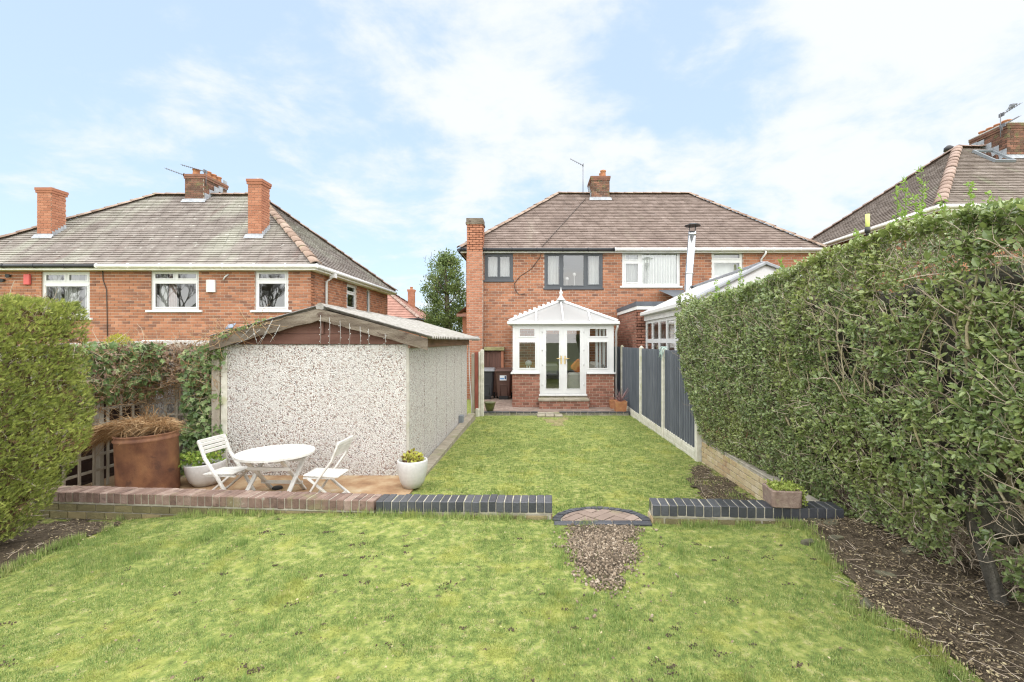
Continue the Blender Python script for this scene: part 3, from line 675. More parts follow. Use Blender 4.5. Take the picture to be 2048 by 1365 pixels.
def plate(mb, u0, u1, z0, z1, holes, n0, n1, T):
    """flat plate from n0 (back) to n1 (front) with rectangular holes"""
    us = sorted({u0, u1, *[min(max(h[i], u0), u1) for h in holes for i in (0, 1)]})
    zs = sorted({z0, z1, *[min(max(h[i], z0), z1) for h in holes for i in (2, 3)]})
    def solid(i, j):
        if i < 0 or j < 0 or i >= len(us) - 1 or j >= len(zs) - 1: return False
        cu, cz = (us[i] + us[i + 1]) / 2, (zs[j] + zs[j + 1]) / 2
        return not any(h[0] < cu < h[1] and h[2] < cz < h[3] for h in holes)
    q = lambda *p: mb.quadv([T @ Vector(a) for a in p])
    for i in range(len(us) - 1):
        for j in range(len(zs) - 1):
            if not solid(i, j): continue
            a, b, c, d = us[i], us[i + 1], zs[j], zs[j + 1]
            q((a, n1, c), (b, n1, c), (b, n1, d), (a, n1, d))
            q((b, n0, c), (a, n0, c), (a, n0, d), (b, n0, d))
            if not solid(i - 1, j): q((a, n0, c), (a, n1, c), (a, n1, d), (a, n0, d))
            if not solid(i + 1, j): q((b, n1, c), (b, n0, c), (b, n0, d), (b, n1, d))
            if not solid(i, j - 1): q((a, n0, c), (b, n0, c), (b, n1, c), (a, n1, c))
            if not solid(i, j + 1): q((a, n1, d), (b, n1, d), (b, n0, d), (a, n0, d))

def brick_field(u0, u1, z0, z1, holes, bw, bh, j):
    out = []
    k = 0; z = z0
    while z < z1 - 0.02:
        za, zb = z, min(z + bh - j, z1)
        u = u0 - (bw / 2 if k % 2 else 0)
        while u < u1 - 0.01:
            a, b = max(u, u0), min(u + bw - j, u1)
            segs = [(a, b, za, zb)]
            for (ha, hb, hc, hd) in holes:
                nxt = []
                for (a_, b_, c_, d_) in segs:
                    if b_ <= ha or a_ >= hb or d_ <= hc or c_ >= hd: nxt.append((a_, b_, c_, d_)); continue
                    if a_ < ha: nxt.append((a_, ha, c_, d_))
                    if b_ > hb: nxt.append((hb, b_, c_, d_))
                    m0, m1 = max(a_, ha), min(b_, hb)
                    if c_ < hc: nxt.append((m0, m1, c_, hc))
                    if d_ > hd: nxt.append((m0, m1, hd, d_))
                segs = nxt
            out += [s for s in segs if s[1] - s[0] > 0.03 and s[3] - s[2] > 0.02]
            u += bw
        z += bh; k += 1
    return out

BOXF = np.array([(4, 5, 6, 7), (0, 1, 5, 4), (1, 2, 6, 5), (2, 3, 7, 6), (3, 0, 4, 7)])
def bricks_joined(name, rects, T, m, parent, n0=-0.01, n1=0.012):
    r = np.array(rects, float); n = len(r)
    nn = n1 + RNG.uniform(-0.003, 0.004, n)
    V = np.zeros((n, 8, 3))
    for i, (ui, zi) in enumerate([(0, 2), (1, 2), (1, 3), (0, 3)]):
        V[:, i, 0] = r[:, ui]; V[:, i, 2] = r[:, zi]; V[:, i, 1] = n0
        V[:, i + 4, 0] = r[:, ui]; V[:, i + 4, 2] = r[:, zi]; V[:, i + 4, 1] = nn
    Mx = np.array(T)
    W = V.reshape(-1, 3) @ Mx[:3, :3].T + Mx[:3, 3]
    F = (BOXF[None] + (np.arange(n) * 8)[:, None, None]).reshape(-1, 4)
    o = np_mesh(name, W, F, m, parent, rnd=np.repeat(RNG.random(n), 8), kind='stuff')
    fix_normals(o)
    return o

def brick_wall(parent, O, U, N, rect, holes=(), bw=0.235, bh=0.096, j=0.019, m='brick', mortar='mortar', pick=0, near=None, thick=0.24, name='wall', label=None):
    """a wall of brickwork: mortar body, single bricks (the `pick` ones nearest `near`) and the remaining bricks as one piece"""
    T = frame_of(O, U, N)
    mb = MB(); plate(mb, *rect, list(holes), -thick, 0.0, T)
    w = mb.build(name, MT[mortar], parent, label=label)
    rs = brick_field(*rect, list(holes), bw, bh, j)
    if pick:
        full = [r for r in rs if abs(r[1] - r[0] - (bw - j)) < 1e-6 and abs(r[3] - r[2] - (bh - j)) < 1e-6]
        if near: full.sort(key=lambda r: abs((r[0] + r[1]) / 2 - near[0]) * 0.6 + abs((r[2] + r[3]) / 2 - near[1]))
        sel = set(full[:pick])
        bm_ = MB(); bm_.cbox(0, bw - j, -0.01, 0.012, 0, bh - j, 0.003); me = bm_.mesh('brick'); me.materials.append(MT[m])
        for r in sel:
            inst('brick', me, T @ Matrix.Translation((r[0], RNG.uniform(-0.003, 0.004), r[2])), w)
        rs = [r for r in rs if r not in sel]
    if rs: bricks_joined('brickwork', rs, T, MT[m], w)
    return w

def lerp(a, b, t): return a + (b - a) * t

def tile_plane(roof, e0, e1, r0, r1, m, gauge=0.14, tw=0.30, detail=True):
    """rows of plain tiles on a slope: e0,e1 eave ends, r0,r1 the matching ridge ends"""
    e0, e1, r0, r1 = (np.array(p, float) for p in (e0, e1, r0, r1))
    ud = (e1 - e0) / np.linalg.norm(e1 - e0)
    up = (r0 + r1) / 2 - (e0 + e1) / 2
    up = up - ud * up.dot(ud); SL = np.linalg.norm(up); up /= SL
    nrm = np.cross(ud, up)
    if nrm[2] < 0: nrm = -nrm
    n = int(SL / gauge)
    g = SL / n
    V = []; F = []; rn = []
    for k in range(n):
        t0, t1 = k / n, min((k + 1.12) / n, 1.0)
        La, Ra = (lerp(e0, r0, t0) - e0).dot(ud), (lerp(e1, r1, t0) - e0).dot(ud)
        Lb, Rb = (lerp(e0, r0, t1) - e0).dot(ud), (lerp(e1, r1, t1) - e0).dot(ud)
        s0, s1 = t0 * SL, t1 * SL
        u = La - (tw / 2 if k % 2 else 0)
        while u < Ra:
            a, b = max(u, La), min(u + tw - 0.006, Ra)
            u += tw
            if b - a < 0.01: continue
            c, d = min(max(a, Lb), Rb), min(max(b, Lb), Rb)
            h0 = 0.030 + random.uniform(-0.004, 0.006); h1 = 0.004
            i = len(V)
            for uu, ss, hh in ((a, s0, h0), (b, s0, h0), (d, s1, h1), (c, s1, h1), (a, s0 + 0.006, 0.0), (b, s0 + 0.006, 0.0)):
                V.append(e0 + ud * uu + up * ss + nrm * hh)
            F += [(i, i + 1, i + 2, i + 3), (i + 4, i + 5, i + 1, i)]
            rn += [random.random()] * 6
    o = np_mesh('roof_tiles', np.array(V), np.array(F), m, roof, rnd=np.array(rn), kind='stuff')
    return o

def ridge_mesh(m, ln=0.42, r=0.13, ang=False):
    mb = MB(); n = 7
    for e, (y, s) in enumerate(((0, 1.15), (ln + 0.03, 0.92))):
        for k in range(n):
            t = math.pi * (0.06 + 0.88 * k / (n - 1))
            rr = r * s
            mb.v.append((rr * math.cos(t), y, rr * math.sin(t) * (0.62 if not ang else 0.75) - 0.045))
    for k in range(n - 1):
        mb.f.append((k, k + 1, n + k + 1, n + k)); mb.sm.append(True)
    # thickness at the lower end
    b = len(mb.v)
    for k in range(n):
        v = mb.v[k]; mb.v.append((v[0] * 0.84, v[1], v[2] * 0.84 - 0.01))
    for k in range(n - 1):
        mb.f.append((k + 1, k, b + k, b + k + 1)); mb.sm.append(False)
    me = mb.mesh('ridge_tile'); me.materials.append(m); return me

def ridge_run(roof, p0, p1, me, ln=0.42, name='ridge_tile'):
    p0, p1 = Vector(p0), Vector(p1)
    d = p1 - p0; n = max(1, round(d.length / ln)); d.normalize()
    x = d.cross(Vector((0, 0, 1))).normalized(); z = x.cross(d)
    for k in range(n):
        p = p0 + d * (k * (p1 - p0).length / n) + z * (0.055 + random.uniform(-0.008, 0.012))
        inst(name, me, Matrix(((x.x, d.x, z.x, p.x), (x.y, d.y, z.y, p.y), (x.z, d.z, z.z, p.z), (0, 0, 0, 1))) @ Matrix.Rotation(random.uniform(-0.02, 0.02), 4, 'Z'), roof)

def chimney(parent, x0, x1, y0, y1, z0, z1, m='brick', cap=True, old=False, label=None):
    body = MB(); body.box(x0, x1, y0, y1, z0, z1)
    c = body.build('chimney', MT['mortar_grey' if old else 'mortar'], parent, label=label)
    for O, U, N, w in (((x0, y0, 0), (1, 0, 0), (0, -1, 0), x1 - x0), ((x1, y0, 0), (0, 1, 0), (1, 0, 0), y1 - y0), ((x0, y1, 0), (0, -1, 0), (-1, 0, 0), y1 - y0)):
        bricks_joined('brickwork', brick_field(0, w, z0, z1, [], 0.225, 0.083, 0.012), frame_of(O, U, N), MT[m], c)
    if cap:
        b = MB(); b.box(x0 - 0.035, x1 + 0.035, y0 - 0.035, y1 + 0.035, z1 - 0.16, z1 - 0.085); b.box(x0 - 0.05, x1 + 0.05, y0 - 0.05, y1 + 0.05, z1 - 0.083, z1 + 0.005)
        b.build('corbel_course', MT[m], c)
    return c

def pot(parent, x, y, z, h=0.28, r=0.11, m='terracotta'):
    b = MB(); b.lathe([(r * 1.05, z - 0.05), (r, z + h * 0.3), (r * 0.9, z + h * 0.8), (r * 1.08, z + h * 0.84), (r * 1.08, z + h), (r * 0.85, z + h), (r * 0.8, z + h * 0.5)], 14, Matrix.Translation((x, y, 0)))
    b.build('chimney_pot', MT[m], parent)

def stepped_flashing(parent, x0, x1, y0, y1, z_at, side=+1):
    """lead apron along the front foot of a chimney and steps up its side"""
    b = MB()
    zf = z_at(y0)
    b.add([(x0 - 0.10, y0 - 0.11, z_at(y0 - 0.11) + 0.05), (x1 + 0.10, y0 - 0.11, z_at(y0 - 0.11) + 0.05), (x1 + 0.08, y0 - 0.022, zf + 0.10), (x0 - 0.08, y0 - 0.022, zf + 0.10)], [(0, 1, 2, 3)])
    b.box(x0 - 0.02, x1 + 0.02, y0 - 0.026, y0 - 0.016, zf + 0.02, zf + 0.12)
    n = 5
    X = x1 if side > 0 else x0
    for k in range(n):
        a, c = lerp(y0, y1, k / n), lerp(y0, y1, (k + 1) / n)
        b.box(X + (0.016 if side > 0 else -0.026), X + (0.026 if side > 0 else -0.016), a, c - 0.004, z_at(a), z_at(c) + 0.13)
    b.build('lead_flashing', MT['lead'], parent)

def window(parent, T, u0, u1, z0, z1, panes, m='white', sill=None, bar=0.055, n=-0.04, sash=True, gl='glass', label=None, name='window'):
    """frame plate with holes, a raised sash round every pane, glass and sill. panes in fractions (u0,u1,z0,z1) of the frame"""
    W, H = u1 - u0, z1 - z0
    rects = [(u0 + a * W, u0 + b * W, z0 + c * H, z0 + d * H) for a, b, c, d in panes]
    f = MB(); plate(f, u0, u1, z0, z1, rects, n - 0.06, n, T)
    if sash:
        for (a, b, c, d) in rects:
            s = 0.026
            plate(f, a - 0.012, b + 0.012, c - 0.012, d + 0.012, [(a + s, b - s, c + s, d - s)], n - 0.03, n + 0.016, T)
    w = f.build(name, MT[m], parent, label=label)
    for (a, b, c, d) in rects:
        g_ = MB(); g_.quadv([T @ Vector(p) for p in ((a, n - 0.02, c), (b, n - 0.02, c), (b, n - 0.02, d), (a, n - 0.02, d))])
        g_.build('pane', MT[gl], w)
    if sill:
        s_ = MB(); s_.cbox(u0 - sill, u1 + sill, n - 0.05, 0.075, z0 - 0.065, z0 - 0.002, 0.008, T); s_.build('sill', MT['white' if m != 'anthracite' else m], w)
    return w

def curtain(T, u0, u1, z0, z1, n, m, label, name='curtain', folds=5, group=None):
    k = 6 * folds
    V = []; F = []
    for i in range(k + 1):
        t = i / k
        u = lerp(u0, u1, t); dn = 0.035 * math.sin(2 * math.pi * folds * t) + 0.01 * math.sin(17 * t)
        for z in (z0, z1):
            V.append(tuple(T @ Vector((u, n + dn, z))))
    for i in range(k): F.append((2 * i, 2 * i + 2, 2 * i + 3, 2 * i + 1))
    return np_mesh(name, np.array(V), np.array(F), MT[m], smooth=True, label=label, cat='curtain', group=group)

def gutter(parent, p0, p1, m, r=0.06, out=(0, -1, 0), fascia='soffit', name='gutter', clips=True, fh=0.16):
    p0, p1 = Vector(p0), Vector(p1); out = Vector(out)
    b = MB(); b.tube([p0, p1], r, 10)
    if clips:
        n = max(1, int((p1 - p0).length / 0.9))
        for k in range(n + 1):
            q = lerp(p0, p1, (k + 0.02) / (n + 0.04)); d = (p1 - p0).normalized()
            b.tube([q - d * 0.02, q + d * 0.02], r * 1.18, 10)
    g_ = b.build(name, MT[m], parent)
    return g_

def hip_roof(parent, X0, X1, Y0, Y1, ze, zr, m, hipm, ov=0.3, planes='flr', gauge=0.14, tw=0.30, r=0.13, ln=0.42):
    """hipped roof: eaves rectangle, ridge along X. returns the roof and its corner points"""
    a, b, c, d = (Vector(p) for p in ((X0 - ov, Y0 - ov, ze), (X1 + ov, Y0 - ov, ze), (X1 + ov, Y1 + ov, ze), (X0 - ov, Y1 + ov, ze)))
    run = (Y1 - Y0) / 2 + ov; ym = (Y0 + Y1) / 2
    r0, r1 = Vector((X0 - ov + run, ym, zr)), Vector((X1 + ov - run, ym, zr))
    mb = MB()
    for f in ((a, b, r1, r0), (b, c, r1), (c, d, r0, r1), (d, a, r0)): mb.quadv(f)
    # eave underside, set back from the tile edge
    mb.quadv([Vector((p.x, p.y, ze - 0.02)) for p in (d, c, b, a)])
    roof = mb.build('roof', m, parent)
    if 'f' in planes: tile_plane(roof, a, b, r0, r1, m, gauge, tw)
    if 'r' in planes: tile_plane(roof, b, c, r1, r1, m, gauge, tw)
    if 'l' in planes: tile_plane(roof, d, a, r0, r0, m, gauge, tw)
    me = ridge_mesh(hipm, ln, r)
    ridge_run(roof, r0, r1, me, ln)
    ridge_run(roof, a, r0, me, ln, 'hip_tile'); ridge_run(roof, b, r1, me, ln, 'hip_tile')
    ridge_run(roof, c, r1, me, ln, 'hip_tile'); ridge_run(roof, d, r0, me, ln, 'hip_tile')
    slope = (zr - ze) / run
    return roof, (a, b, c, d, r0, r1), slope
# ------------------------------------------------------------------ the house with the conservatory (a semi-detached pair)
HY = 17.5
def main_house():
    X0, X1, Y0, Y1 = -2.5, 10.26, HY, HY + 7.0
    ze, zr = 5.03, 8.12
    t = thing('brick_house', (3.9, HY, -0.4), 'semi-detached red brick house with brown hipped roof behind the white conservatory', 'house')
    T = frame_of((0, HY, 0), (1, 0, 0), (0, -1, 0))
    W1 = (-1.84, -0.80, 3.90, 4.92); W2 = (0.34, 2.47, 3.62, 4.92); W3 = (3.17, 5.29, 3.70, 4.98); W4 = (6.44, 7.57, 3.98, 4.98)
    D1 = (0.2, 2.0, -0.3, 1.95)          # opening into the conservatory
    G1 = (-1.86, -1.20, -0.4, 1.35)      # side passage door
    brick_wall(t, (0, HY, 0), (1, 0, 0), (0, -1, 0), (X0, 8.3, -0.6, ze), [W1, W2, W3, W4, D1, G1], pick=300, near=(0.6, 3.2))
    brick_wall(t, (0, HY, 0), (1, 0, 0), (0, -1, 0), (8.3, X1, -0.6, ze), [], m='brick_orange', name='extension_wall', label='smoother orange brick end of the rear wall')
    brick_wall(t, (X0, Y1, 0), (0, -1, 0), (-1, 0, 0), (0, Y1 - Y0 - 0.002, -0.6, ze), [])
    b = MB(); b.box(X0 + 0.26, X1 - 0.01, Y1 - 0.2, Y1, -0.6, ze - 0.02); b.box(X1 - 0.2, X1, Y0 + 0.01, Y1 - 0.2, -0.6, ze - 0.02); b.build('far_wall', MT['brick'], t)
    # rooms behind the windows
    rm = MB(); rm.box(X0 + 0.3, 2.8, Y0 + 0.26, Y0 + 4.0, 2.7, 4.98); rm.box(2.86, 8.2, Y0 + 0.26, Y0 + 4.0, 2.7, 4.985)
    plate(rm, X0 + 0.3, 8.2, -0.3, 2.6, [], -4.2, -4.1, T)
    ro = rm.build('interior', MT['room'], t)
    ro.data.flip_normals()
    # open the room boxes towards the windows
    import bmesh
    bm = bmesh.new(); bm.from_mesh(ro.data)
    bmesh.ops.delete(bm, geom=[f for f in bm.faces if abs(f.normal.y) > 0.9 and abs(f.calc_center_median().y - (Y0 + 0.26)) < 0.02], context='FACES')
    bm.to_mesh(ro.data); bm.free()
    # chimney breast on the left corner, orange brick, up through the eaves
    brick_wall(t, (0, HY - 0.32, 0), (1, 0, 0), (0, -1, 0), (-2.44, -1.88, -0.6, 5.88), [], bw=0.225, bh=0.086, m='brick_orange', name='chimney_breast', thick=0.3, pick=60, near=(-2.1, 2.5), label='orange brick chimney breast on the house corner')
    brick_wall(t, (-1.88, HY - 0.32, 0), (0, 1, 0), (1, 0, 0), (0.0, 0.56, 4.9, 5.88), [], bw=0.225, bh=0.086, m='brick_orange', name='chimney_side', thick=0.54)
    cb = MB(); cb.cbox(-2.48, -1.84, HY - 0.36, HY + 0.28, 5.88, 5.96, 0.006); cb.cbox(-2.46, -1.86, HY - 0.34, HY + 0.26, 5.96, 6.10, 0.006); cb.build('chimney_cap', MT['barge'], t)
    # windows
    window(t, T, *W1, [(0.10, 0.475, 0.12, 0.89), (0.525, 0.90, 0.12, 0.89)], 'anthracite', None, n=-0.01)
    s = MB(); s.cbox(W1[0] - 0.03, W1[1] + 0.03, -0.02, 0.06, W1[2] - 0.05, W1[2] + 0.02, 0.006, T); s.cbox(W2[0] - 0.03, W2[1] + 0.03, -0.02, 0.06, W2[2] - 0.05, W2[2] + 0.02, 0.006, T); s.build('sill', MT['anthracite'], t)
    window(t, T, *W2, [(0.05, 0.265, 0.09, 0.93), (0.315, 0.685, 0.06, 0.95), (0.735, 0.95, 0.09, 0.93)], 'anthracite', None, n=-0.01)
    window(t, T, *W3, [(0.055, 0.285, 0.09, 0.66), (0.055, 0.285, 0.74, 0.92), (0.34, 0.96, 0.05, 0.95)], 'white', 0.08)
    window(t, T, *W4, [(0.07, 0.93, 0.08, 0.60), (0.07, 0.93, 0.72, 0.92)], 'white', 0.10)
    for (u0, u1, lab, f) in ((0.42, 0.86, 'white curtain at the left light of the dark-framed triple window', 4), (2.0, 2.42, 'white curtain at the right light of the dark-framed triple window', 4)):
        curtain(T, u0, u1, 3.64, 4.90, -0.34, 'curtain', lab, folds=f)
    curtain(T, -1.8, -0.84, 3.9, 4.9, -0.36, 'curtain', 'pale net curtain across the small dark-framed bathroom window', folds=9, name='net_curtain')
    curtain(T, 3.9, 5.26, 3.72, 4.96, -0.12, 'blind', 'closed cream vertical blind filling the big white-framed bedroom window', folds=14, name='vertical_blind')
    curtain(T, 3.2, 3.84, 3.72, 4.96, -0.20, 'curtain', 'pale net curtain in the narrow side light beside the cream blind', folds=5, name='net_curtain')
    curtain(T, 6.48, 7.53, 3.99, 4.95, -0.40, 'blind', 'pale roller blind behind the obscured bathroom window by the steel flue', folds=2, name='roller_blind')
    # two round paper ornaments on stems on the sill
    for k, (u, z) in enumerate(((1.18, 4.0), (1.45, 4.16))):
        o = MB(); p = T @ Vector((u, -0.22, 0))
        o.tube([(p.x, p.y, 3.63), (p.x, p.y, z)], 0.012, 6); o.lathe([(0.005, z - 0.07), (0.05, z - 0.05), (0.072, z), (0.05, z + 0.05), (0.005, z + 0.07)], 12, Matrix.Translation((p.x, p.y, 0)))
        o.build('ornament', MT['lamp_white'], None, ['lower white ball ornament on the sill of the dark-framed window', 'taller white ball ornament on the sill of the dark-framed window'][k], 'ornament')
    roof, (a, b_, c, d, r0, r1), sl = hip_roof(t, X0, X1, Y0, Y1, ze, zr, MT['tile'], MT['hip'], 0.22)
    zat = lambda y: ze + (y - (Y0 - 0.22)) * sl
    # eaves: fascia, soffit, gutters
    f = MB(); f.box(X0 - 0.18, X1 + 0.18, Y0 - 0.185, Y0 - 0.165, ze - 0.14, ze - 0.022); f.box(X0 - 0.18, X1 + 0.18, Y0 - 0.163, Y0 - 0.012, ze - 0.135, ze - 0.12)
    f.box(X0 - 0.185, X0 - 0.165, Y0 - 0.163, Y1, ze - 0.14, ze - 0.022); f.build('fascia', MT['soffit'], t)
    gutter(t, (X0 - 0.2, Y0 - 0.26, ze - 0.04), (2.86, Y0 - 0.26, ze - 0.04), 'black_gutter', 0.062)
    gutter(t, (2.87, Y0 - 0.26, ze - 0.04), (X1 + 0.25, Y0 - 0.26, ze - 0.04), 'white', 0.062)
    gutter(t, (X0 - 0.26, Y0 - 0.2, ze - 0.05), (X0 - 0.26, Y1, ze - 0.05), 'black_gutter', 0.06, clips=False)
    dp = MB(); dp.tube([(8.29, Y0 - 0.26, ze - 0.08), (8.29, Y0 - 0.26, ze - 0.18), (8.22, Y0 - 0.07, ze - 0.36), (8.22, Y0 - 0.07, -0.4)], 0.036, 8); dp.build('downpipe', MT['white'], t)
    ch = chimney(t, 2.42, 3.18, 20.55, 21.7, 7.2, 8.75, 'brick_old', old=True)
    fl = MB(); fl.lathe([(0.30, 8.74), (0.22, 8.82), (0.1, 8.86)], 10, Matrix.Translation((2.8, 21.1, 0)), closed=True); fl.build('flaunching', MT['cement'], ch)
    for y in (20.8, 21.15, 21.5): pot(ch, 2.95, y, 8.78, 0.30, 0.12)
    stepped_flashing(ch, 2.42, 3.18, 20.55, 21.7, zat, -1)
    # cables on the wall, under the gutter and looping down
    cb = MB()
    cb.tube([at(1083, 505, HY - 0.03), at(1080, 515, HY - 0.03), at(1063, 538, HY - 0.03), at(1040, 553, HY - 0.03), at(1029, 567, HY - 0.03), at(1030, 580, HY - 0.03), at(1038, 590, HY - 0.03), at(1050, 588, HY - 0.03)], 0.010, 6)
    pts = []
    for k in range(14):
        s = k / 13; y = lerp(Y0 - 0.2, 20.6, s); x = lerp(0.25, 2.2, s)
        pts.append((x, y, zat(y) + 0.055))
    cb.tube(pts, 0.011, 5)
    cb.build('cable', MT['cable'], t)
    # side bay on the left flank
    sb = MB(); sb.box(-3.05, -2.52, 20.2, 22.2, -0.6, 2.9); bay = sb.build('side_bay', MT['brick'], t)
    rf = MB(); rf.add([(-3.25, 20.0, 2.85), (-3.25, 22.4, 2.85), (-2.52, 22.2, 3.45), (-2.52, 20.3, 3.45)], [(0, 1, 2, 3), (0, 3, 2)]); rf.box(-3.27, -2.52, 20.0, 20.1, 2.72, 2.84)
    rf.build('bay_roof', MT['tile_red'], bay)
    # flat-roofed brick extension of the right half, beside the fence
    brick_wall(t, (3.04, HY, 0), (0, -1, 0), (-1, 0, 0), (0.02, 3.3, -0.6, 2.62), [], bw=0.225, bh=0.083, m='brick_brown', name='extension_flank', label='brown brick flank of the flat-roofed extension')
    brick_wall(t, (0, 14.2, 0), (1, 0, 0), (0, -1, 0), (3.04, 4.4, -0.6, 2.62), [], bw=0.225, bh=0.083, m='brick_brown', name='extension_front')
    e = MB(); e.box(2.97, 4.6, 14.08, HY - 0.02, 2.735, 2.86); e.build('flat_roof_edge', MT['membrane'], t)
    e = MB(); e.box(2.99, 4.5, 14.11, HY - 0.02, 2.63, 2.733); e.build('flat_roof_fascia', MT['soffit'], t)
    return t
main_house()

# ------------------------------------------------------------------ the house on the left
def left_house():
    X0, X1, Y0, Y1 = -18.15, -6.77, 14.5, 22.0
    ze, zr = 3.97, 7.22
    t = thing('brick_house', (-12.4, 14.5, -1.2), 'wide red brick house with lichen-streaked grey roof and three tall chimneys', 'house')
    T = frame_of((0, Y0, 0), (1, 0, 0), (0, -1, 0))
    W1 = (-14.90, -13.44, 2.40, 3.80); W2 = (-11.6, -10.15, 2.63, 3.82); W3 = (-8.46, -7.45, 2.63, 3.82)
    brick_wall(t, (0, Y0, 0), (1, 0, 0), (0, -1, 0), (X0, X1, -1.3, ze), [W1, W2, W3], bw=0.228, bh=0.088, j=0.017, pick=300, near=(-9.4, 3.0))
    TS = frame_of((X1, Y0, 0), (0, 1, 0), (1, 0, 0))
    S1 = (2.75, 3.72, 2.86, 3.78); S2 = (4.78, 5.22, 2.75, 3.80)
    brick_wall(t, (X1, Y0, 0), (0, 1, 0), (1, 0, 0), (0.002, Y1 - Y0, -1.3, ze), [S1, S2], bw=0.228, bh=0.088, j=0.017, pick=40, near=(1.6, 3.2))
    b = MB(); b.box(X0, X1 - 0.26, Y1 - 0.2, Y1, -1.3, ze - 0.02); b.box(X0, X0 + 0.2, Y0 + 0.26, Y1 - 0.2, -1.3, ze - 0.02); b.build('far_wall', MT['brick'], t)
    rm = MB(); rm.box(X0 + 0.3, X1 - 0.26, Y0 + 0.26, Y1 - 0.3, 1.6, 3.93); ro = rm.build('interior', MT['room'], t)
    import bmesh
    bm = bmesh.new(); bm.from_mesh(ro.data)
    bmesh.ops.delete(bm, geom=[f for f in bm.faces if (f.normal.y < -0.9 or f.normal.x > 0.9)], context='FACES'); bm.to_mesh(ro.data); bm.free()
    pw = MB(); pw.box(-12.9, -12.8, Y0 + 0.3, Y1 - 0.4, 1.62, 3.9); pw.box(-12.78, X1 - 1.5, Y0 + 3.4, Y0 + 3.5, 1.62, 3.9); pw.build('partition', MT['room'], t)
    two = [(0.055, 0.945, 0.065, 0.70), (0.055, 0.47, 0.79, 0.95), (0.53, 0.945, 0.79, 0.95)]
    window(t, T, *W1, two, 'white', 0.1); window(t, T, *W2, two, 'white', 0.12)
    window(t, T, *W3, [(0.08, 0.92, 0.065, 0.70), (0.08, 0.92, 0.79, 0.95)], 'white', 0.12)
    window(t, TS, *S1, [(0.10, 0.90, 0.08, 0.62), (0.10, 0.90, 0.70, 0.92)], 'white', 0.06); window(t, TS, *S2, [(0.16, 0.84, 0.06, 0.94)], 'white', 0.05)
    curtain(T, -14.85, -14.62, 2.42, 3.76, -0.3, 'curtain', 'outer white curtain at the left end of the leftmost house window', folds=3)
    curtain(T, -14.52, -14.1, 2.42, 3.76, -0.34, 'curtain', 'broad white net curtain in the middle of the leftmost house window', folds=6, name='net_curtain')
    curtain(T, -13.85, -13.5, 2.42, 3.76, -0.3, 'curtain', 'white curtain at the right end of the leftmost house window', folds=4)
    curtain(T, -11.55, -11.32, 2.65, 3.78, -0.28, 'curtain', 'plain cream curtain in the middle window of the left house', folds=2)
    curtain(T, -11.3, -11.08, 2.65, 3.78, -0.34, 'curtain_pink', 'pink patterned curtain on the left of the middle window of the left house', folds=3)
    curtain(T, -10.42, -10.24, 2.65, 3.78, -0.3, 'curtain_pink', 'pink patterned curtain on the right of the middle window of the left house', folds=2)
    curtain(T, -7.75, -7.5, 2.65, 3.78, -0.34, 'curtain', 'narrow white curtain in the single window nearest the house corner', folds=3)
    roof, (a, b_, c, d, r0, r1), sl = hip_roof(t, X0, X1, Y0, Y1, ze, zr, MT['tile_lichen'], MT['hip'], 0.3, 'flr', r=0.15)
    zat = lambda y: ze + (y - (Y0 - 0.3)) * sl
    f = MB(); f.box(X0 - 0.26, X1 + 0.26, Y0 - 0.262, Y0 - 0.24, ze - 0.16, ze - 0.024); f.box(X0 - 0.26, X1 + 0.26, Y0 - 0.238, Y0 - 0.013, ze - 0.155, ze - 0.135)
    f.box(X1 + 0.24, X1 + 0.262, Y0 - 0.238, Y1 + 0.26, ze - 0.16, ze - 0.024); f.box(X1 + 0.013, X1 + 0.238, Y0 - 0.010, Y1, ze - 0.155, ze - 0.137)
    f.build('fascia', MT['white_dirty'], t)
    gutter(t, (X0 - 0.3, Y0 - 0.32, ze - 0.05), (-12.98, Y0 - 0.32, ze - 0.05), 'black_gutter', 0.055)
    gutter(t, (-12.97, Y0 - 0.32, ze - 0.05), (X1 + 0.34, Y0 - 0.32, ze - 0.05), 'white_dirty', 0.06)
    gutter(t, (X1 + 0.32, Y0 - 0.30, ze - 0.05), (X1 + 0.32, Y1 + 0.3, ze - 0.05), 'white', 0.06, clips=False)
    dp = MB(); dp.tube([(X1 + 0.30, 15.45, ze - 0.1), (X1 + 0.28, 15.45, ze - 0.2), (X1 + 0.06, 15.45, ze - 0.36), (X1 + 0.06, 15.45, 1.0)], 0.04, 8); dp.box(X1 + 0.2, X1 + 0.36, 15.36, 15.54, ze - 0.24, ze - 0.1); dp.build('downpipe', MT['white'], t)
    cA = chimney(t, -16.12, -15.66, 15.55, 16.02, 4.6, 6.66, 'brick_orange', label='tall orange chimney at the left end of the roof'); stepped_flashing(cA, -16.12, -15.66, 15.55, 16.02, zat)
    cB = chimney(t, -9.29, -8.86, 15.55, 16.02, 4.6, 6.94, 'brick_orange', label='tall orange chimney near the right hip of the roof'); stepped_flashing(cB, -9.29, -8.86, 15.55, 16.02, zat)
    for cc, x, z in ((cA, -15.89, 6.66), (cB, -9.08, 6.94)):
        v = MB(); v.tube([(x, 15.78, z - 0.02), (x, 15.78, z + 0.10)], 0.07, 10); v.build('flue_cowl', MT['lead'], cc)
    cC = chimney(t, -12.97, -12.27, 17.8, 19.1, 6.3, 7.88, 'brick_old', old=True, label='mossy brown ridge chimney with four pots'); stepped_flashing(cC, -12.97, -12.27, 17.8, 19.1, zat)
    for k, (x, y) in enumerate(((-12.7, 18.0), (-12.45, 18.25), (-12.45, 18.55), (-12.45, 18.85))): pot(cC, x, y, 7.88, 0.25, 0.12)
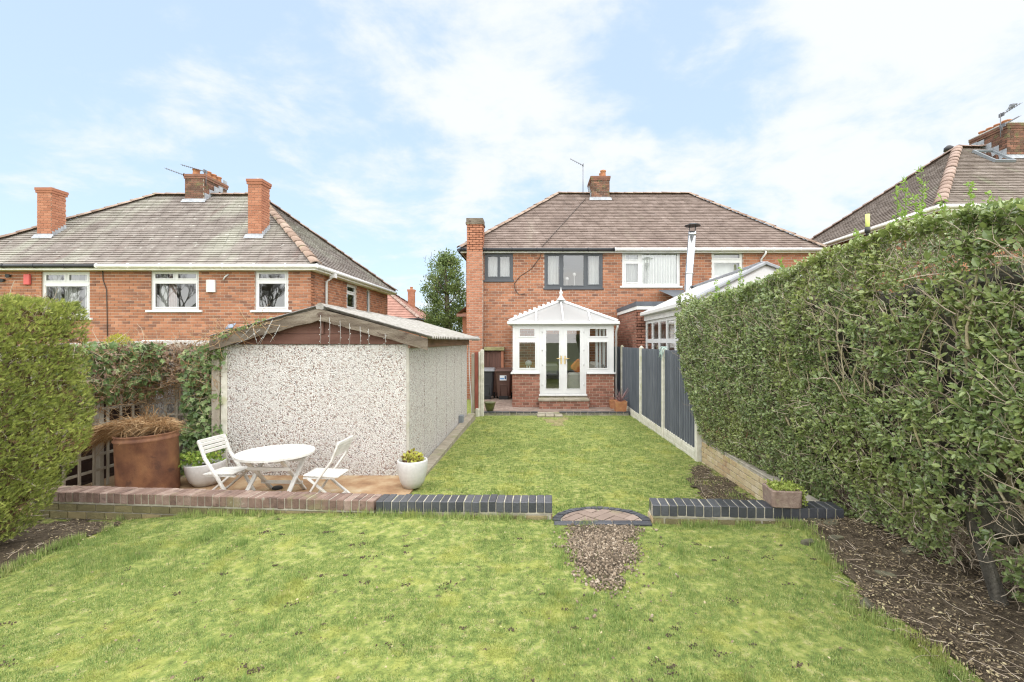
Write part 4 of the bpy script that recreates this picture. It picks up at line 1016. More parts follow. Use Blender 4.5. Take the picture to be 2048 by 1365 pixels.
    # boxes and cables on the rear wall
    ab = MB(); p = at(424, 572, Y0); ab.prism([(-0.13, 0), (0.13, 0), (0.13, -0.06), (0.0, -0.12), (-0.13, -0.06)], -0.2, 0.17, Matrix.Translation((p.x, Y0 - 0.012, p.z))); ab.build('alarm_box', MT['white'], t, label='white wedge-shaped alarm box')
    rb_ = MB(); p = at(58, 560, Y0); rb_.cbox(-0.09, 0.09, -0.09, -0.012, -0.16, 0.16, 0.015, Matrix.Translation((p.x, Y0, p.z))); rb_.build('alarm_box', MT['red_box'], t, label='red rectangular alarm box')
    lt = MB()
    for px, py in ((10, 561), (22, 552)):
        lt = MB(); p = at(px, py, Y0); lt.lathe([(0.03, 0), (0.05, 0.05), (0.06, 0.11)], 10, Matrix.Translation((p.x, Y0 - 0.01, p.z)) @ Matrix.Rotation(R(100), 4, 'X'), closed=True)
        lt.build('flood_light', MT['black_metal'], t)
    cb = MB(); cb.tube([at(205, 535, Y0 - 0.03), at(206, 560, Y0 - 0.03), at(213, 580, Y0 - 0.03), at(214, 620, Y0 - 0.03), at(215, 700, Y0 - 0.03)], 0.012, 6); cb.build('cable', MT['cable'], t)
    wp = MB(); wp.tube([at(447, 560, Y0 - 0.04), at(450, 554, Y0 - 0.06), at(457, 549, Y0 - 0.03)], 0.022, 8); wp.build('overflow_pipe', MT['white'], t)
left_house()

# ------------------------------------------------------------------ the house on the right, behind the privet hedge
def right_house():
    X0, X1, Y0, Y1 = 11.86, 24.0, 14.0, 21.6
    ze, zr = 5.6, 8.85
    t = thing('brick_house', (17.0, 14.0, -0.4), 'brick house with brown hipped roof and rooflight above the privet hedge', 'house')
    brick_wall(t, (0, Y0, 0), (1, 0, 0), (0, -1, 0), (X0, X1, -0.6, ze), [], bw=0.228, bh=0.088, j=0.017, m='brick')
    brick_wall(t, (X0, Y1, 0), (0, -1, 0), (-1, 0, 0), (0, Y1 - Y0 - 0.002, -0.6, ze), [], bw=0.228, bh=0.088, j=0.017, m='brick')
    b = MB(); b.box(X0 + 0.26, X1, Y1 - 0.2, Y1, -0.6, ze - 0.02); b.box(X1 - 0.2, X1, Y0 + 0.26, Y1 - 0.2, -0.6, ze - 0.02); b.build('far_wall', MT['brick'], t)
    roof, (a, b_, c, d, r0, r1), sl = hip_roof(t, X0, X1, Y0, Y1, ze, zr, MT['tile_brown'], MT['hip_red'], 0.3, 'fl', gauge=0.14, r=0.15)
    zat = lambda y: ze + (y - (Y0 - 0.3)) * sl
    f = MB(); f.box(X0 - 0.26, X1 + 0.26, Y0 - 0.262, Y0 - 0.24, ze - 0.16, ze - 0.024); f.box(X0 - 0.262, X0 - 0.24, Y0 - 0.238, Y1, ze - 0.16, ze - 0.024)
    f.box(X0 - 0.24, X1, Y0 - 0.238, Y0 - 0.013, ze - 0.155, ze - 0.135); f.build('fascia', MT['white_dirty'], t)
    gutter(t, (X0 - 0.3, Y0 - 0.32, ze - 0.05), (X1, Y0 - 0.32, ze - 0.05), 'white_dirty', 0.06)
    gutter(t, (X0 - 0.32, Y0 - 0.3, ze - 0.05), (X0 - 0.32, Y1, ze - 0.05), 'white_dirty', 0.06, out=(-1, 0, 0), clips=False)
    ch = chimney(t, 16.62, 17.5, 16.9, 18.3, 7.2, 9.35, 'brick_old', old=True, label='broad brown chimney with terracotta pots')
    stepped_flashing(ch, 16.62, 17.5, 16.9, 18.3, zat, -1)
    for k in range(4): pot(ch, 16.85, 17.15 + 0.3 * k, 9.33, 0.24, 0.13)
    fl = MB(); fl.cbox(16.56, 17.56, 16.84, 18.36, 9.352, 9.40, 0.01); fl.build('flaunching', MT['cement'], ch)
    # rooflight
    T = Matrix(((1, 0, 0, 15.78), (0, math.cos(math.atan(sl)), -math.sin(math.atan(sl)), 16.5), (0, math.sin(math.atan(sl)), math.cos(math.atan(sl)), zat(16.5)), (0, 0, 0, 1)))
    fr = MB()
    for x0, x1, y0, y1 in ((0, 0.72, 0, 0.07), (0, 0.72, 1.03, 1.1), (0, 0.06, 0.07, 1.03), (0.66, 0.72, 0.07, 1.03)): fr.box(x0, x1, y0, y1, 0.0, 0.11, T)
    sk = fr.build('rooflight', MT['grey_plastic'], t)
    gl = MB(); gl.box(0.06, 0.66, 0.07, 1.03, 0.05, 0.075, T); gl.build('pane', MT['skylight'], sk)
    bl = MB(); bl.lathe([(0.16, 0), (0.15, 0.12), (0.06, 0.2)], 12, Matrix.Translation(r0 + Vector((-0.1, 0.25, 0.0))), closed=True); bl.build('ridge_vent', MT['black_metal'], roof)
right_house()

def far_house():
    X0, X1, Y0, Y1 = -17, -7.5, 30.3, 36.3
    t = thing('brick_house', (-12, 30.3, -1), 'distant house with plain terracotta roof glimpsed beyond the left house', 'house')
    b = MB(); b.box(X0, X1, Y0, Y1, -1.3, 3.1); b.build('wall', MT['brick'], t)
    roof, pts, sl = hip_roof(t, X0, X1, Y0, Y1, 3.12, 5.35, MT['tile_red'], MT['hip_red'], 0.25, 'fr', gauge=0.2, tw=0.3, r=0.14)
    gutter(t, (X0, Y0 - 0.3, 3.06), (X1 + 0.3, Y0 - 0.3, 3.06), 'black_gutter', 0.06); gutter(t, (X1 + 0.3, Y0 - 0.3, 3.06), (X1 + 0.3, Y1, 3.06), 'black_gutter', 0.06, clips=False)
    p = at(823, 600, 34.0)
    c = chimney(t, p.x - 0.2, p.x + 0.2, 33.8, 34.2, 3.4, at(823, 580, 34).z, 'brick_orange'); pot(c, p.x, 34.0, at(823, 580, 34).z, 0.2, 0.1)
    dp = MB(); dp.tube([(X1 + 0.3, Y0 + 0.8, 3.2), (X1 + 0.3, Y0 + 0.8, 2.95), (X1 + 0.05, Y0 + 0.8, 2.6), (X1 + 0.05, Y0 + 0.8, -1)], 0.05, 8); dp.build('downpipe', MT['black_gutter'], t)
far_house()

# ------------------------------------------------------------------ conservatory
PZ = -0.30      # patio level
def conservatory():
    X0, X1, Y0, Y1 = -0.68, 2.40, 14.6, HY - 0.03
    t = thing('conservatory', (0.86, 14.6, PZ), 'white conservatory with glazed hipped roof and French doors over brick dwarf walls', 'conservatory')
    T = frame_of((0, Y0, 0), (1, 0, 0), (0, -1, 0))
    zs, zt = 0.74, 2.19        # sill and top of the frames
    # dwarf walls: front left, front right, flanks
    bwall = dict(bw=0.205, bh=0.086, j=0.016, m='brick_brown', mortar='mortar', thick=0.2, name='dwarf_wall')
    brick_wall(t, (0, Y0, 0), (1, 0, 0), (0, -1, 0), (X0, 0.145, PZ - 0.2, zs - 0.045), pick=150, near=(-0.2, 0.2), **bwall)
    brick_wall(t, (0, Y0, 0), (1, 0, 0), (0, -1, 0), (1.56, X1, PZ - 0.2, zs - 0.045), pick=150, near=(2.0, 0.2), **bwall)
    brick_wall(t, (X0, Y1, 0), (0, -1, 0), (-1, 0, 0), (0, Y1 - Y0 - 0.001, PZ - 0.2, zs - 0.045), **bwall)
    brick_wall(t, (X1, Y0, 0), (0, 1, 0), (1, 0, 0), (0.001, Y1 - Y0, PZ - 0.2, zs - 0.045), **bwall)
    brick_wall(t, (0, Y0, 0), (1, 0, 0), (0, -1, 0), (0.146, 1.559, PZ - 0.2, 0.03), bw=0.205, bh=0.086, j=0.016, m='brick_green', mortar='mortar_grey', thick=0.2, name='threshold_wall')
    # sills
    s = MB(); s.cbox(X0 - 0.06, 0.144, -0.11, 0.085, zs - 0.043, zs, 0.008, T); s.cbox(1.561, X1 + 0.06, -0.11, 0.085, zs - 0.043, zs, 0.008, T)
    s.box(X0 - 0.06, X0 + 0.12, Y0 + 0.12, Y1, zs - 0.043, zs); s.box(X1 - 0.12, X1 + 0.06, Y0 + 0.12, Y1, zs - 0.043, zs)
    s.build('sill', MT['white'], t)
    # side lights with top lights
    fr = [(0.215, 0.86, 0.075, 0.655), (0.235, 0.835, 0.745, 0.935)]
    window(t, T, X0, 0.144, zs + 0.002, zt, fr, 'white', None, n=-0.02)
    fr2 = [(0.07, 0.79, 0.075, 0.655), (0.095, 0.765, 0.745, 0.935)]
    window(t, T, 1.561, X1, zs + 0.002, zt, fr2, 'white', None, n=-0.02)
    # door frame and the two doors
    f = MB(); plate(f, 0.146, 1.559, 0.03, zt, [(0.215, 1.49, 0.10, zt - 0.045)], -0.08, -0.012, T); f.cbox(0.12, 1.585, -0.10, 0.05, 0.03, 0.085, 0.006, T); f.build('door_frame', MT['white'], t)
    for k, (u0, u1) in enumerate(((0.218, 0.851), (0.854, 1.487))):
        d = MB(); plate(d, u0, u1, 0.102, zt - 0.048, [(u0 + 0.105, u1 - 0.105, 0.235, zt - 0.155)], -0.07, 0.0, T)
        plate(d, u0 + 0.095, u1 - 0.095, 0.225, zt - 0.145, [(u0 + 0.12, u1 - 0.12, 0.25, zt - 0.17)], -0.03, 0.012, T)
        dr = d.build('door', MT['white'], t)
        g_ = MB(); g_.quadv([T @ Vector(p) for p in ((u0 + 0.1, -0.025, 0.23), (u1 - 0.1, -0.025, 0.23), (u1 - 0.1, -0.025, zt - 0.15), (u0 + 0.1, -0.025, zt - 0.15))]); g_.build('pane', MT['glass'], dr)
        uh = u1 - 0.055 if k == 0 else u0 + 0.055
        h = MB(); h.cbox(uh - 0.02, uh + 0.02, 0.003, 0.018, 1.0, 1.25, 0.004, T)
        sgn = -1 if k == 0 else 1
        h.tube([T @ Vector((uh, 0.018, 1.17)), T @ Vector((uh, 0.055, 1.17)), T @ Vector((uh + sgn * 0.14, 0.055, 1.17))], 0.013, 8)
        h.build('handle', MT['brass'], dr)
        hg = MB()
        for z in (0.35, 0.95, 1.4, 1.95):
            hu = u0 + 0.002 if k == 0 else u1 - 0.002
            hg.tube([T @ Vector((hu, 0.008, z)), T @ Vector((hu, 0.008, z + 0.07))], 0.012, 8)
        hg.build('hinge', MT['white'], dr)
    # flank glazing
    for X, N in ((X0, -1), (X1, 1)):
        TS = frame_of((X, Y0 if N > 0 else Y1, 0), (0, N, 0), (N, 0, 0))
        window(t, TS, 0.09, Y1 - Y0 - 0.01, zs + 0.002, zt, [(0.03, 0.32, 0.06, 0.93), (0.36, 0.64, 0.06, 0.93), (0.68, 0.97, 0.06, 0.93)], 'white', None, n=-0.02)
    # eaves beam and gutter
    e = MB(); e.box(X0 - 0.04, X1 + 0.04, Y0 - 0.05, Y0 + 0.08, zt + 0.002, zt + 0.075); e.box(X0 - 0.04, X0 + 0.08, Y0 + 0.08, Y1, zt + 0.002, zt + 0.075); e.box(X1 - 0.08, X1 + 0.04, Y0 + 0.08, Y1, zt + 0.002, zt + 0.075); e.build('eaves_beam', MT['white'], t)
    gu = MB(); gu.cbox(X0 - 0.16, X1 + 0.16, Y0 - 0.17, Y0 - 0.052, zt + 0.01, zt + 0.105, 0.02); gu.cbox(X0 - 0.16, X0 - 0.045, Y0 - 0.05, Y1, zt + 0.01, zt + 0.105, 0.02); gu.cbox(X1 + 0.045, X1 + 0.16, Y0 - 0.05, Y1, zt + 0.01, zt + 0.105, 0.02)
    gu.build('gutter', MT['white'], t)
    dp = MB(); dp.tube([(X1 + 0.10, Y0 - 0.08, zt), (X1 + 0.10, Y0 - 0.06, zt - 0.08), (X1 + 0.085, Y0 + 0.1, zt - 0.2), (X1 + 0.085, Y0 + 0.1, PZ)], 0.035, 8); dp.build('downpipe', MT['white'], t)
    # roof: hipped front, ridge to the house
    ez = zt + 0.10; ap = Vector((0.86, Y0 + 1.35, 3.02)); rb = Vector((0.86, Y1, 3.02))
    A, B = Vector((X0 - 0.10, Y0 - 0.10, ez)), Vector((X1 + 0.10, Y0 - 0.10, ez)); C_, D_ = Vector((X1 + 0.10, Y1, ez)), Vector((X0 - 0.10, Y1, ez))
    ru = MB()
    hips = [(A, ap), (B, ap)]
    for p, q in hips: ru.beam(p + Vector((0, 0, 0.03)), q + Vector((0, 0, 0.03)), 0.075, 0.07, c=0.01)
    ru.beam(ap + Vector((0, -0.05, 0.04)), rb + Vector((0, 0, 0.04)), 0.10, 0.08, c=0.01)
    roof = ru.build('roof', MT['white'], t)
    bars = []
    for s in (0.25, 0.5, 0.75):
        e_ = lerp(A, B, s)
        top = lerp(A, ap, s * 2) if s < 0.5 else (ap if s == 0.5 else lerp(B, ap, (1 - s) * 2))
        # the bar starts on the eave and runs straight up the slope to the hip
        top = ap if s == 0.5 else top
        bars.append((e_, top))
    for sx, (P0, P1) in ((-1, (D_, A)), (1, (B, C_))):
        for s in (0.25, 0.5, 0.75):
            e_ = lerp(P0, P1, s); ty = e_.y
            if ty >= ap.y: top = Vector((0.86, ty, 3.02))
            else:
                q = (ty - A.y) / (ap.y - A.y); top = lerp(A if sx < 0 else B, ap, q)
            bars.append((e_, top))
    for e_, top in bars:
        bm_ = MB(); bm_.beam(e_ + Vector((0, 0, 0.02)), top + Vector((0, 0, 0.02)), 0.05, 0.05, c=0.008); bm_.build('glazing_bar', MT['white'], roof)
    es = [A, bars[0][0], bars[1][0], bars[2][0], B]; tp = [A, bars[0][1], ap, bars[2][1], B]
    for k in range(4):
        pts = [es[k], es[k + 1], tp[k + 1]] + ([tp[k]] if (tp[k] - es[k]).length > 0.01 else [])
        pts = [p for i, p in enumerate(pts) if (p - pts[i - 1]).length > 0.005]
        g_ = MB(); g_.quadv(pts); g_.build('roof_pane', MT['glass_roof'], roof)
    for q in ((D_, A, ap, rb), (B, C_, rb, ap)):
        g_ = MB(); g_.quadv(q); g_.build('roof_pane', MT['glass_roof'], roof)
    # crested hips and finial
    cr = MB()
    for k in range(9):
        p = lerp(A, ap, 0.12 + 0.09 * k) + Vector((-0.02, 0.02, 0.085)); cr.cbox(p.x - 0.045, p.x + 0.045, p.y - 0.01, p.y + 0.01, p.z - 0.03, p.z + 0.035, 0.008)
    for k in range(7):
        p = lerp(ap, rb, (k + 0.5) / 7) + Vector((0, 0, 0.10)); cr.cbox(p.x - 0.012, p.x + 0.012, p.y - 0.07, p.y + 0.07, p.z - 0.04, p.z + 0.04, 0.006)
    cr.build('cresting', MT['white'], roof)
    fn = MB(); fn.lathe([(0.16, -0.02), (0.11, 0.05), (0.06, 0.10), (0.045, 0.15), (0.03, 0.17), (0.055, 0.20), (0.062, 0.235), (0.05, 0.27), (0.022, 0.31), (0.016, 0.35), (0.006, 0.42)], 12, Matrix.Translation(ap + Vector((0, -0.04, 0.04)))); fn.build('finial', MT['white'], roof)
    # brick step with stone treads
    st = brick_wall(t, (0, 14.18, 0), (1, 0, 0), (0, -1, 0), (0.13, 1.585, PZ - 0.1, -0.085), bw=0.205, bh=0.086, j=0.014, m='brick_brown', thick=0.40, name='step', pick=14, near=(0.8, -0.2))
    tr = MB(); tr.cbox(0.10, 0.86, 14.14, 14.585, -0.083, -0.015, 0.012); tr.cbox(0.866, 1.61, 14.142, 14.585, -0.083, -0.012, 0.012); tr.build('tread', MT['path_stone'], st)
    fl = MB(); fl.box(X0 + 0.2, X1 - 0.2, Y0 + 0.2, Y1 + 4.0, -0.02, 0.0); fl.build('floor', MT['cream_tile'], t)
    # ---- things inside, seen through the glass
    def soft_box(name, x0, x1, y0, y1, z0, z1, m, parent, c=0.06): b = MB(); b.cbox(x0, x1, y0, y1, z0, z1, c); return b.build(name, m, parent)
    sf = thing('sofa', (1.75, 15.5, 0.0), 'cream sofa just inside the right-hand French door', 'sofa')
    soft_box('seat', 1.05, 2.15, 15.35, 16.2, 0.08, 0.46, MT['sofa'], sf); soft_box('backrest', 1.9, 2.18, 15.35, 17.0, 0.3, 0.98, MT['sofa'], sf); soft_box('armrest', 1.02, 2.15, 15.1, 15.36, 0.05, 0.70, MT['sofa'], sf)
    cu = MB(); cu.cbox(-0.22, 0.22, -0.06, 0.06, -0.2, 0.2, 0.05, Matrix.Translation((1.42, 15.55, 0.86)) @ Matrix.Rotation(R(42), 4, 'Y')); cu.build('cushion', MT['cushion'], None, 'orange cushion propped on the cream sofa in the conservatory', 'cushion')
    lp = thing('ornament', (-0.2, 14.78, zs), 'round pale ornament on two white legs at the left conservatory window', 'ornament')
    b = MB(); b.lathe([(0.01, -0.09), (0.06, -0.08), (0.1, -0.03), (0.105, 0.02), (0.07, 0.07), (0.01, 0.09)], 16, Matrix.Translation((-0.2, 14.78, zs + 0.28)), closed=True); b.build('ball', MT['pot_grey'], lp)
    for dx in (-0.045, 0.03): b = MB(); b.tube([(-0.2 + dx, 14.78, zs), (-0.2 + dx, 14.78, zs + 0.22)], 0.018, 8); b.build('leg', MT['lamp_white'], lp)
    for k, (x, w, lab) in enumerate(((1.66, 0.03, 'thin blind strip'), (1.92, 0.07, 'first broad blind strip'), (2.03, 0.055, 'second broad blind strip'), (2.15, 0.075, 'widest blind strip'), (2.28, 0.05, 'outermost blind strip'))):
        b = MB(); b.box(x - w / 2, x + w / 2, 14.95, 14.965, 0.78, 2.15)
        b.build('blind_strip', MT['blind'], None, lab + ' hanging in the right conservatory window', 'blind', 'vertical blind strips in the conservatory')
    for k, (x, h, lab) in enumerate(((1.86, 0.16, 'small glass jug on the right conservatory sill'), (2.1, 0.24, 'glass decanter on the right conservatory sill'))):
        b = MB(); b.lathe([(0.07, 0), (0.085, h * 0.3), (0.05, h * 0.65), (0.022, h * 0.8), (0.03, h)], 16, Matrix.Translation((x, 14.76, zs + 0.002))); b.build('glass_jug', MT['stem_glass'], None, lab, 'jug')
    tb = MB(); tb.cbox(0.3, 0.8, 16.4, 17.2, 0.5, 0.9, 0.05); tb.build('footstool', MT['room_dark'], None, 'dark footstool standing inside behind the left-hand French door', 'stool')
conservatory()

# ------------------------------------------------------------------ neighbour's conservatory beyond the fence, with the steel flue
def neighbour_conservatory():
    X0, X1, Y0, Y1 = 3.22, 6.5, 9.6, 14.05
    t = thing('conservatory', (4.8, 11, -0.4), 'neighbour\'s white conservatory with pale ribbed roof behind the grey fence', 'conservatory')
    TS = frame_of((X0, Y1, 0), (0, -1, 0), (-1, 0, 0))
    b = MB(); b.box(X0, X0 + 0.15, Y0, Y1, -0.5, 0.7); b.box(X0 + 0.15, X1, Y0, Y0 + 0.15, -0.5, 0.7); b.box(X1 - 0.15, X1, Y0 + 0.15, Y1, -0.5, 2.3); b.build('dwarf_wall', MT['brick_brown'], t)
    n = 6; panes = []
    for k in range(n):
        a = 0.02 + k * 0.98 / n; c = a + 0.98 / n - 0.022
        panes += [(a, c, 0.05, 0.60), (a, c, 0.67, 0.95)]
    window(t, TS, 0.0, Y1 - Y0, 0.7, 2.28, panes, 'white', None, n=-0.02, sash=False)
    TF = frame_of((X0 + 0.11, Y0, 0), (1, 0, 0), (0, -1, 0))
    window(t, TF, 0.0, X1 - X0 - 0.1, 0.7, 2.28, [(0.02 + 0.24 * k, 0.23 + 0.24 * k, 0.05, 0.95) for k in range(4)], 'white', None, n=-0.02)
    g_ = MB(); g_.cbox(X0 - 0.15, X0 - 0.03, Y0 - 0.1, Y1, 2.42, 2.53, 0.02); g_.box(X0 - 0.03, X0 + 0.12, Y0, Y1, 2.282, 2.48); g_.build('gutter', MT['white'], t)
    ez, rz = 2.5, 3.32; xm = 4.86
    A, B, C_, D_ = Vector((X0 - 0.08, Y0, ez)), Vector((X1 + 0.08, Y0, ez)), Vector((X1 + 0.08, Y1 + 3.4, ez)), Vector((X0 - 0.08, Y1 + 3.4, ez))
    r0, r1 = Vector((xm, Y0 + 0.55, rz)), Vector((xm, Y1 + 3.4, rz))
    D2 = Vector((X0 - 0.08, Y1, ez)); 
    rm_ = MB(); rm_.quadv((D2, A, r0, Vector((xm, Y1, rz)))); rm_.quadv((A, B, r0)); rm_.quadv((B, Vector((X1 + 0.08, Y1, ez)), Vector((xm, Y1, rz)), r0))
    roof = rm_.build('roof', MT['glass_white'], t)
    for k in range(16):
        y = Y0 + 0.1 + k * (Y1 - Y0 - 0.1) / 15
        if y < r0.y: top = lerp(A, r0, (y - A.y) / (r0.y - A.y))
        else: top = Vector((xm, y, rz))
        bb = MB(); bb.beam(Vector((A.x, y, ez + 0.015)), top + Vector((0, 0, 0.015)), 0.04, 0.04); bb.build('glazing_bar', MT['white'], roof)
    rc = MB(); rc.beam(r0 + Vector((0, 0, 0.03)), Vector((xm, Y1 + 0.8, rz + 0.03)), 0.16, 0.07, c=0.01); rc.beam(r0 + Vector((0, 0, 0.03)), B + Vector((0, 0, 0.03)), 0.14, 0.06, c=0.01); rc.beam(r0 + Vector((0, 0, 0.03)), A + Vector((0, 0, 0.03)), 0.14, 0.06, c=0.01); rc.build('ridge_cap', MT['slate_grey'], roof)
    lt_ = MB(); lt_.add([(4.45, 14.3, 2.88), (6.6, 14.3, 2.88), (6.6, 17.4, 3.55), (4.45, 17.4, 3.55)], [(0, 1, 2, 3)]); lt_.box(4.4, 6.6, 14.2, 14.32, 2.8, 2.92); lt_.build('lean_to_roof', MT['membrane'], t)
    ins = MB(); ins.box(X0 + 0.15, X1 - 0.15, Y0 + 0.15, Y1, -0.02, 0.0); ins.build('floor', MT['cream_tile'], t)
neighbour_conservatory()
fx = at(1380, 500, 14.6)
fl = thing('flue_pipe', (fx.x, 14.6, 2.9), 'shiny steel flue pipe with black cowl rising in front of the brick wall', 'flue')
b = MB(); b.tube([(fx.x - 0.10, 14.6, 2.4), (fx.x - 0.06, 14.6, 3.3), (fx.x + 0.07, 14.6, 5.03)], 0.115, 18); b.build('pipe', MT['steel'], fl)
for z in (3.75, 4.95):
    b = MB(); dx = lerp(-0.06, 0.07, (z - 3.3) / 1.73); b.tube([(fx.x + dx, 14.6, z - 0.03), (fx.x + dx + 0.003, 14.6, z + 0.03)], 0.122, 18); b.build('joint_band', MT['steel'], fl)
b = MB(); b.lathe([(0.24, 5.20), (0.235, 5.215), (0.08, 5.27), (0.02, 5.285)], 18, Matrix.Translation((fx.x + 0.08, 14.6, 0)), closed=True)
for k in range(4):
    a = k * math.pi / 2 + 0.4; b.tube([(fx.x + 0.07 + 0.1 * math.cos(a), 14.6 + 0.1 * math.sin(a), 5.0), (fx.x + 0.08 + 0.13 * math.cos(a), 14.6 + 0.13 * math.sin(a), 5.21)], 0.008, 5)
b.build('cowl', MT['black_metal'], fl)
# ------------------------------------------------------------------ patio at the foot of the house
def patio():
    X0, X1, Y0, Y1 = -1.72, 2.62, 13.45, 17.48
    b = MB(); b.box(X0, X1, Y0, Y1, -0.7, PZ - 0.012); p = b.build('patio', MT['mortar_grey'], kind='structure')
    V = []; F = []; rn = []
    # herringbone blocks, joined: too small in the picture to pick apart
    L_, W_ = 0.2, 0.1
    T = Matrix.Rotation(R(45), 3, 'Z')
    clip = [(X0 + 0.005, Y0 + 0.12), (X1 - 0.005, Y0 + 0.12), (X1 - 0.005, Y1 - 0.005), (X0 + 0.005, Y1 - 0.005)]
    mb = MB(); rr = []
    for i in range(-48, 48):
        for j in range(-48, 48):
            if (i - j) % 4 not in (0, 1): pass
            k = (i + j * 3) % 4
    # simple herringbone: pairs of blocks stepping diagonally
    g_ = 0.003
    for a in range(-40, 41):
        for c in range(-40, 41):
            ox, oy = a * 0.1 + c * 0.2, a * 0.1 - c * 0.2
            for rect in ((ox, oy, ox + L_, oy + W_), (ox, oy + W_, ox + W_, oy + W_ + L_)):
                x0, y0, x1, y1 = rect[0] + g_, rect[1] + g_, rect[2] - g_, rect[3] - g_
                poly = [(0.4 + (x - y) * 0.7071, 15.4 + (x + y) * 0.7071) for x, y in ((x0, y0), (x1, y0), (x1, y1), (x0, y1))]
                cx, cy = sum(q[0] for q in poly) / 4, sum(q[1] for q in poly) / 4
                if not (X0 - 0.1 < cx < X1 + 0.1 and Y0 - 0.1 < cy < Y1 + 0.1): continue
                poly = clip_poly(poly, clip)
                if len(poly) < 3: continue
                n0 = len(mb.v); mb.prism(poly, PZ - 0.012, PZ + random.uniform(-0.002, 0.002)); rr += [random.random()] * (len(mb.v) - n0)
    o = mb.build('paving_blocks', MT['paver'], p, kind='stuff')
    at_ = o.data.attributes.new('rnd', 'FLOAT', 'POINT'); at_.data.foreach_set('value', rr)
    # kerb of blue-black blocks, with a gap in the middle
    me = MB(); me.cbox(-0.095, 0.095, -0.05, 0.05, -0.09, 0.0, 0.006); me = me.mesh('kerb_block'); me.materials.append(MT['engineering'])
    x = X0 + 0.1
    while x < X1:
        if not (0.05 < x < 0.75):
            inst('kerb_block', me, Matrix.Translation((x, Y0 + 0.05, PZ + 0.02 + random.uniform(-0.003, 0.003))), p)
        x += 0.2
    fr = MB()
    for k in range(3): fr.cbox(0.06 + 0.24 * k, 0.285 + 0.24 * k, Y0 - 0.35, Y0 + 0.11, PZ - 0.12, PZ - 0.035, 0.01)
    fr.build('flagstone', MT['path_stone'], p)
patio()

# ------------------------------------------------------------------ low walls across the garden
def coping(t, p0, p1, n, m, z=0.18, depth=0.215):
    p0, p1 = Vector((*p0, 0)), Vector((*p1, 0))
    d = p1 - p0; Ln = d.length; d.normalize(); N = Vector((-d.y, d.x, 0))
    pitch = Ln / n
    mb = MB(); mb.cbox(0.0035, pitch - 0.0035, 0, depth, -0.102, 0, 0.006); me = mb.mesh('brick'); me.materials.append(MT[m])
    core = MB(); T = Matrix(((d.x, N.x, 0, p0.x), (d.y, N.y, 0, p0.y), (0, 0, 1, 0), (0, 0, 0, 1)))
    core.box(0.004, Ln - 0.004, 0.008, depth - 0.008, z - 0.115, z - 0.006, T); core.build('mortar', MT['mortar_grey'], t)
    for k in range(n):
        inst('brick', me, T @ Matrix.Translation((k * pitch + random.uniform(-0.0015, 0.0015), random.uniform(-0.004, 0.004), z + random.uniform(-0.003, 0.003))) @ Matrix.Rotation(random.uniform(-0.012, 0.012), 4, 'Z') @ Matrix.Rotation(random.uniform(-0.008, 0.008), 4, 'X'), t)
    return T, Ln
rw = thing('garden_wall', (-3.3, 4.75, -0.1), 'low garden wall capped with worn red bricks in front of the white table', 'wall')
T, Ln = coping(rw, (-5.1, 4.86), (-1.53, 4.56), 48, 'coping_red')
d = (Vector((-1.53, 4.56, 0)) - Vector((-5.1, 4.86, 0))).normalized()
brick_wall(rw, Vector((-5.1, 4.86, 0)) + Vector((-d.y, d.x, 0)) * 0.02, d, Vector((d.y, -d.x, 0)), (0.0, Ln - 0.01, -0.4, 0.066), bw=0.2, bh=0.078, j=0.012, m='brick_green', mortar='mortar_grey', thick=0.18, pick=80, near=(0.8, 0.0), name='lower_courses')
bw1 = thing('garden_wall', (-0.68, 4.55, 0), 'low wall of blue-black bricks between the red wall and the gap', 'wall')
T, Ln = coping(bw1, (-1.515, 4.555), (0.166, 4.525), 22, 'engineering')
brick_wall(bw1, (-1.515, 4.57, 0), (1, -0.0178, 0), (-0.0178, -1, 0), (0.0, 1.67, -0.4, 0.066), bw=0.22, bh=0.078, m='brick_green', mortar='mortar_grey', thick=0.18, pick=24, near=(1.2, 0.03), name='lower_courses')
brick_wall(bw1, (0.155, 4.548, 0), (0, 1, 0), (1, 0, 0), (0.0, 0.19, -0.4, 0.066), bw=0.22, bh=0.078, m='brick_brown', mortar='mortar_grey', thick=0.1, name='end_courses')
bw2 = thing('garden_wall', (1.9, 4.4, 0), 'low wall of blue-black bricks running under the stone trough', 'wall')
T, Ln = coping(bw2, (1.09, 4.456), (2.80, 4.335), 22, 'engineering')
d = (Vector((2.80, 4.335, 0)) - Vector((1.09, 4.456, 0))).normalized()
brick_wall(bw2, Vector((1.09, 4.456, 0)) + Vector((-d.y, d.x, 0)) * 0.02 + d * 0.012, d, Vector((d.y, -d.x, 0)), (0.0, Ln - 0.02, -0.4, 0.066), bw=0.22, bh=0.078, m='brick_green', mortar='mortar_grey', thick=0.18, pick=24, near=(0.3, 0.03), name='lower_courses')
brick_wall(bw2, (1.105, 4.66, 0), (0, -1, 0), (-1, 0, 0), (0.0, 0.185, -0.4, 0.066), bw=0.22, bh=0.078, m='brick_buff', mortar='mortar_grey', thick=0.1, name='end_courses')

sw = thing('garden_wall', (2.74, 6.2, -0.25), 'low limewashed brick wall beneath the far end of the privet hedge', 'wall')
brick_wall(sw, (2.74, 7.86, 0), (0, -1, 0), (-1, 0, 0), (0.0, 3.25, -0.5, 0.075), bw=0.225, bh=0.080, j=0.012, m='brick_buff', mortar='mortar_grey', thick=0.10, pick=110, near=(1.2, -0.08), name='face')
cp = MB(); cp.cbox(2.735, 2.86, 4.6, 7.86, 0.077, 0.10, 0.006); cp.build('top_bed', MT['mortar_grey'], sw)

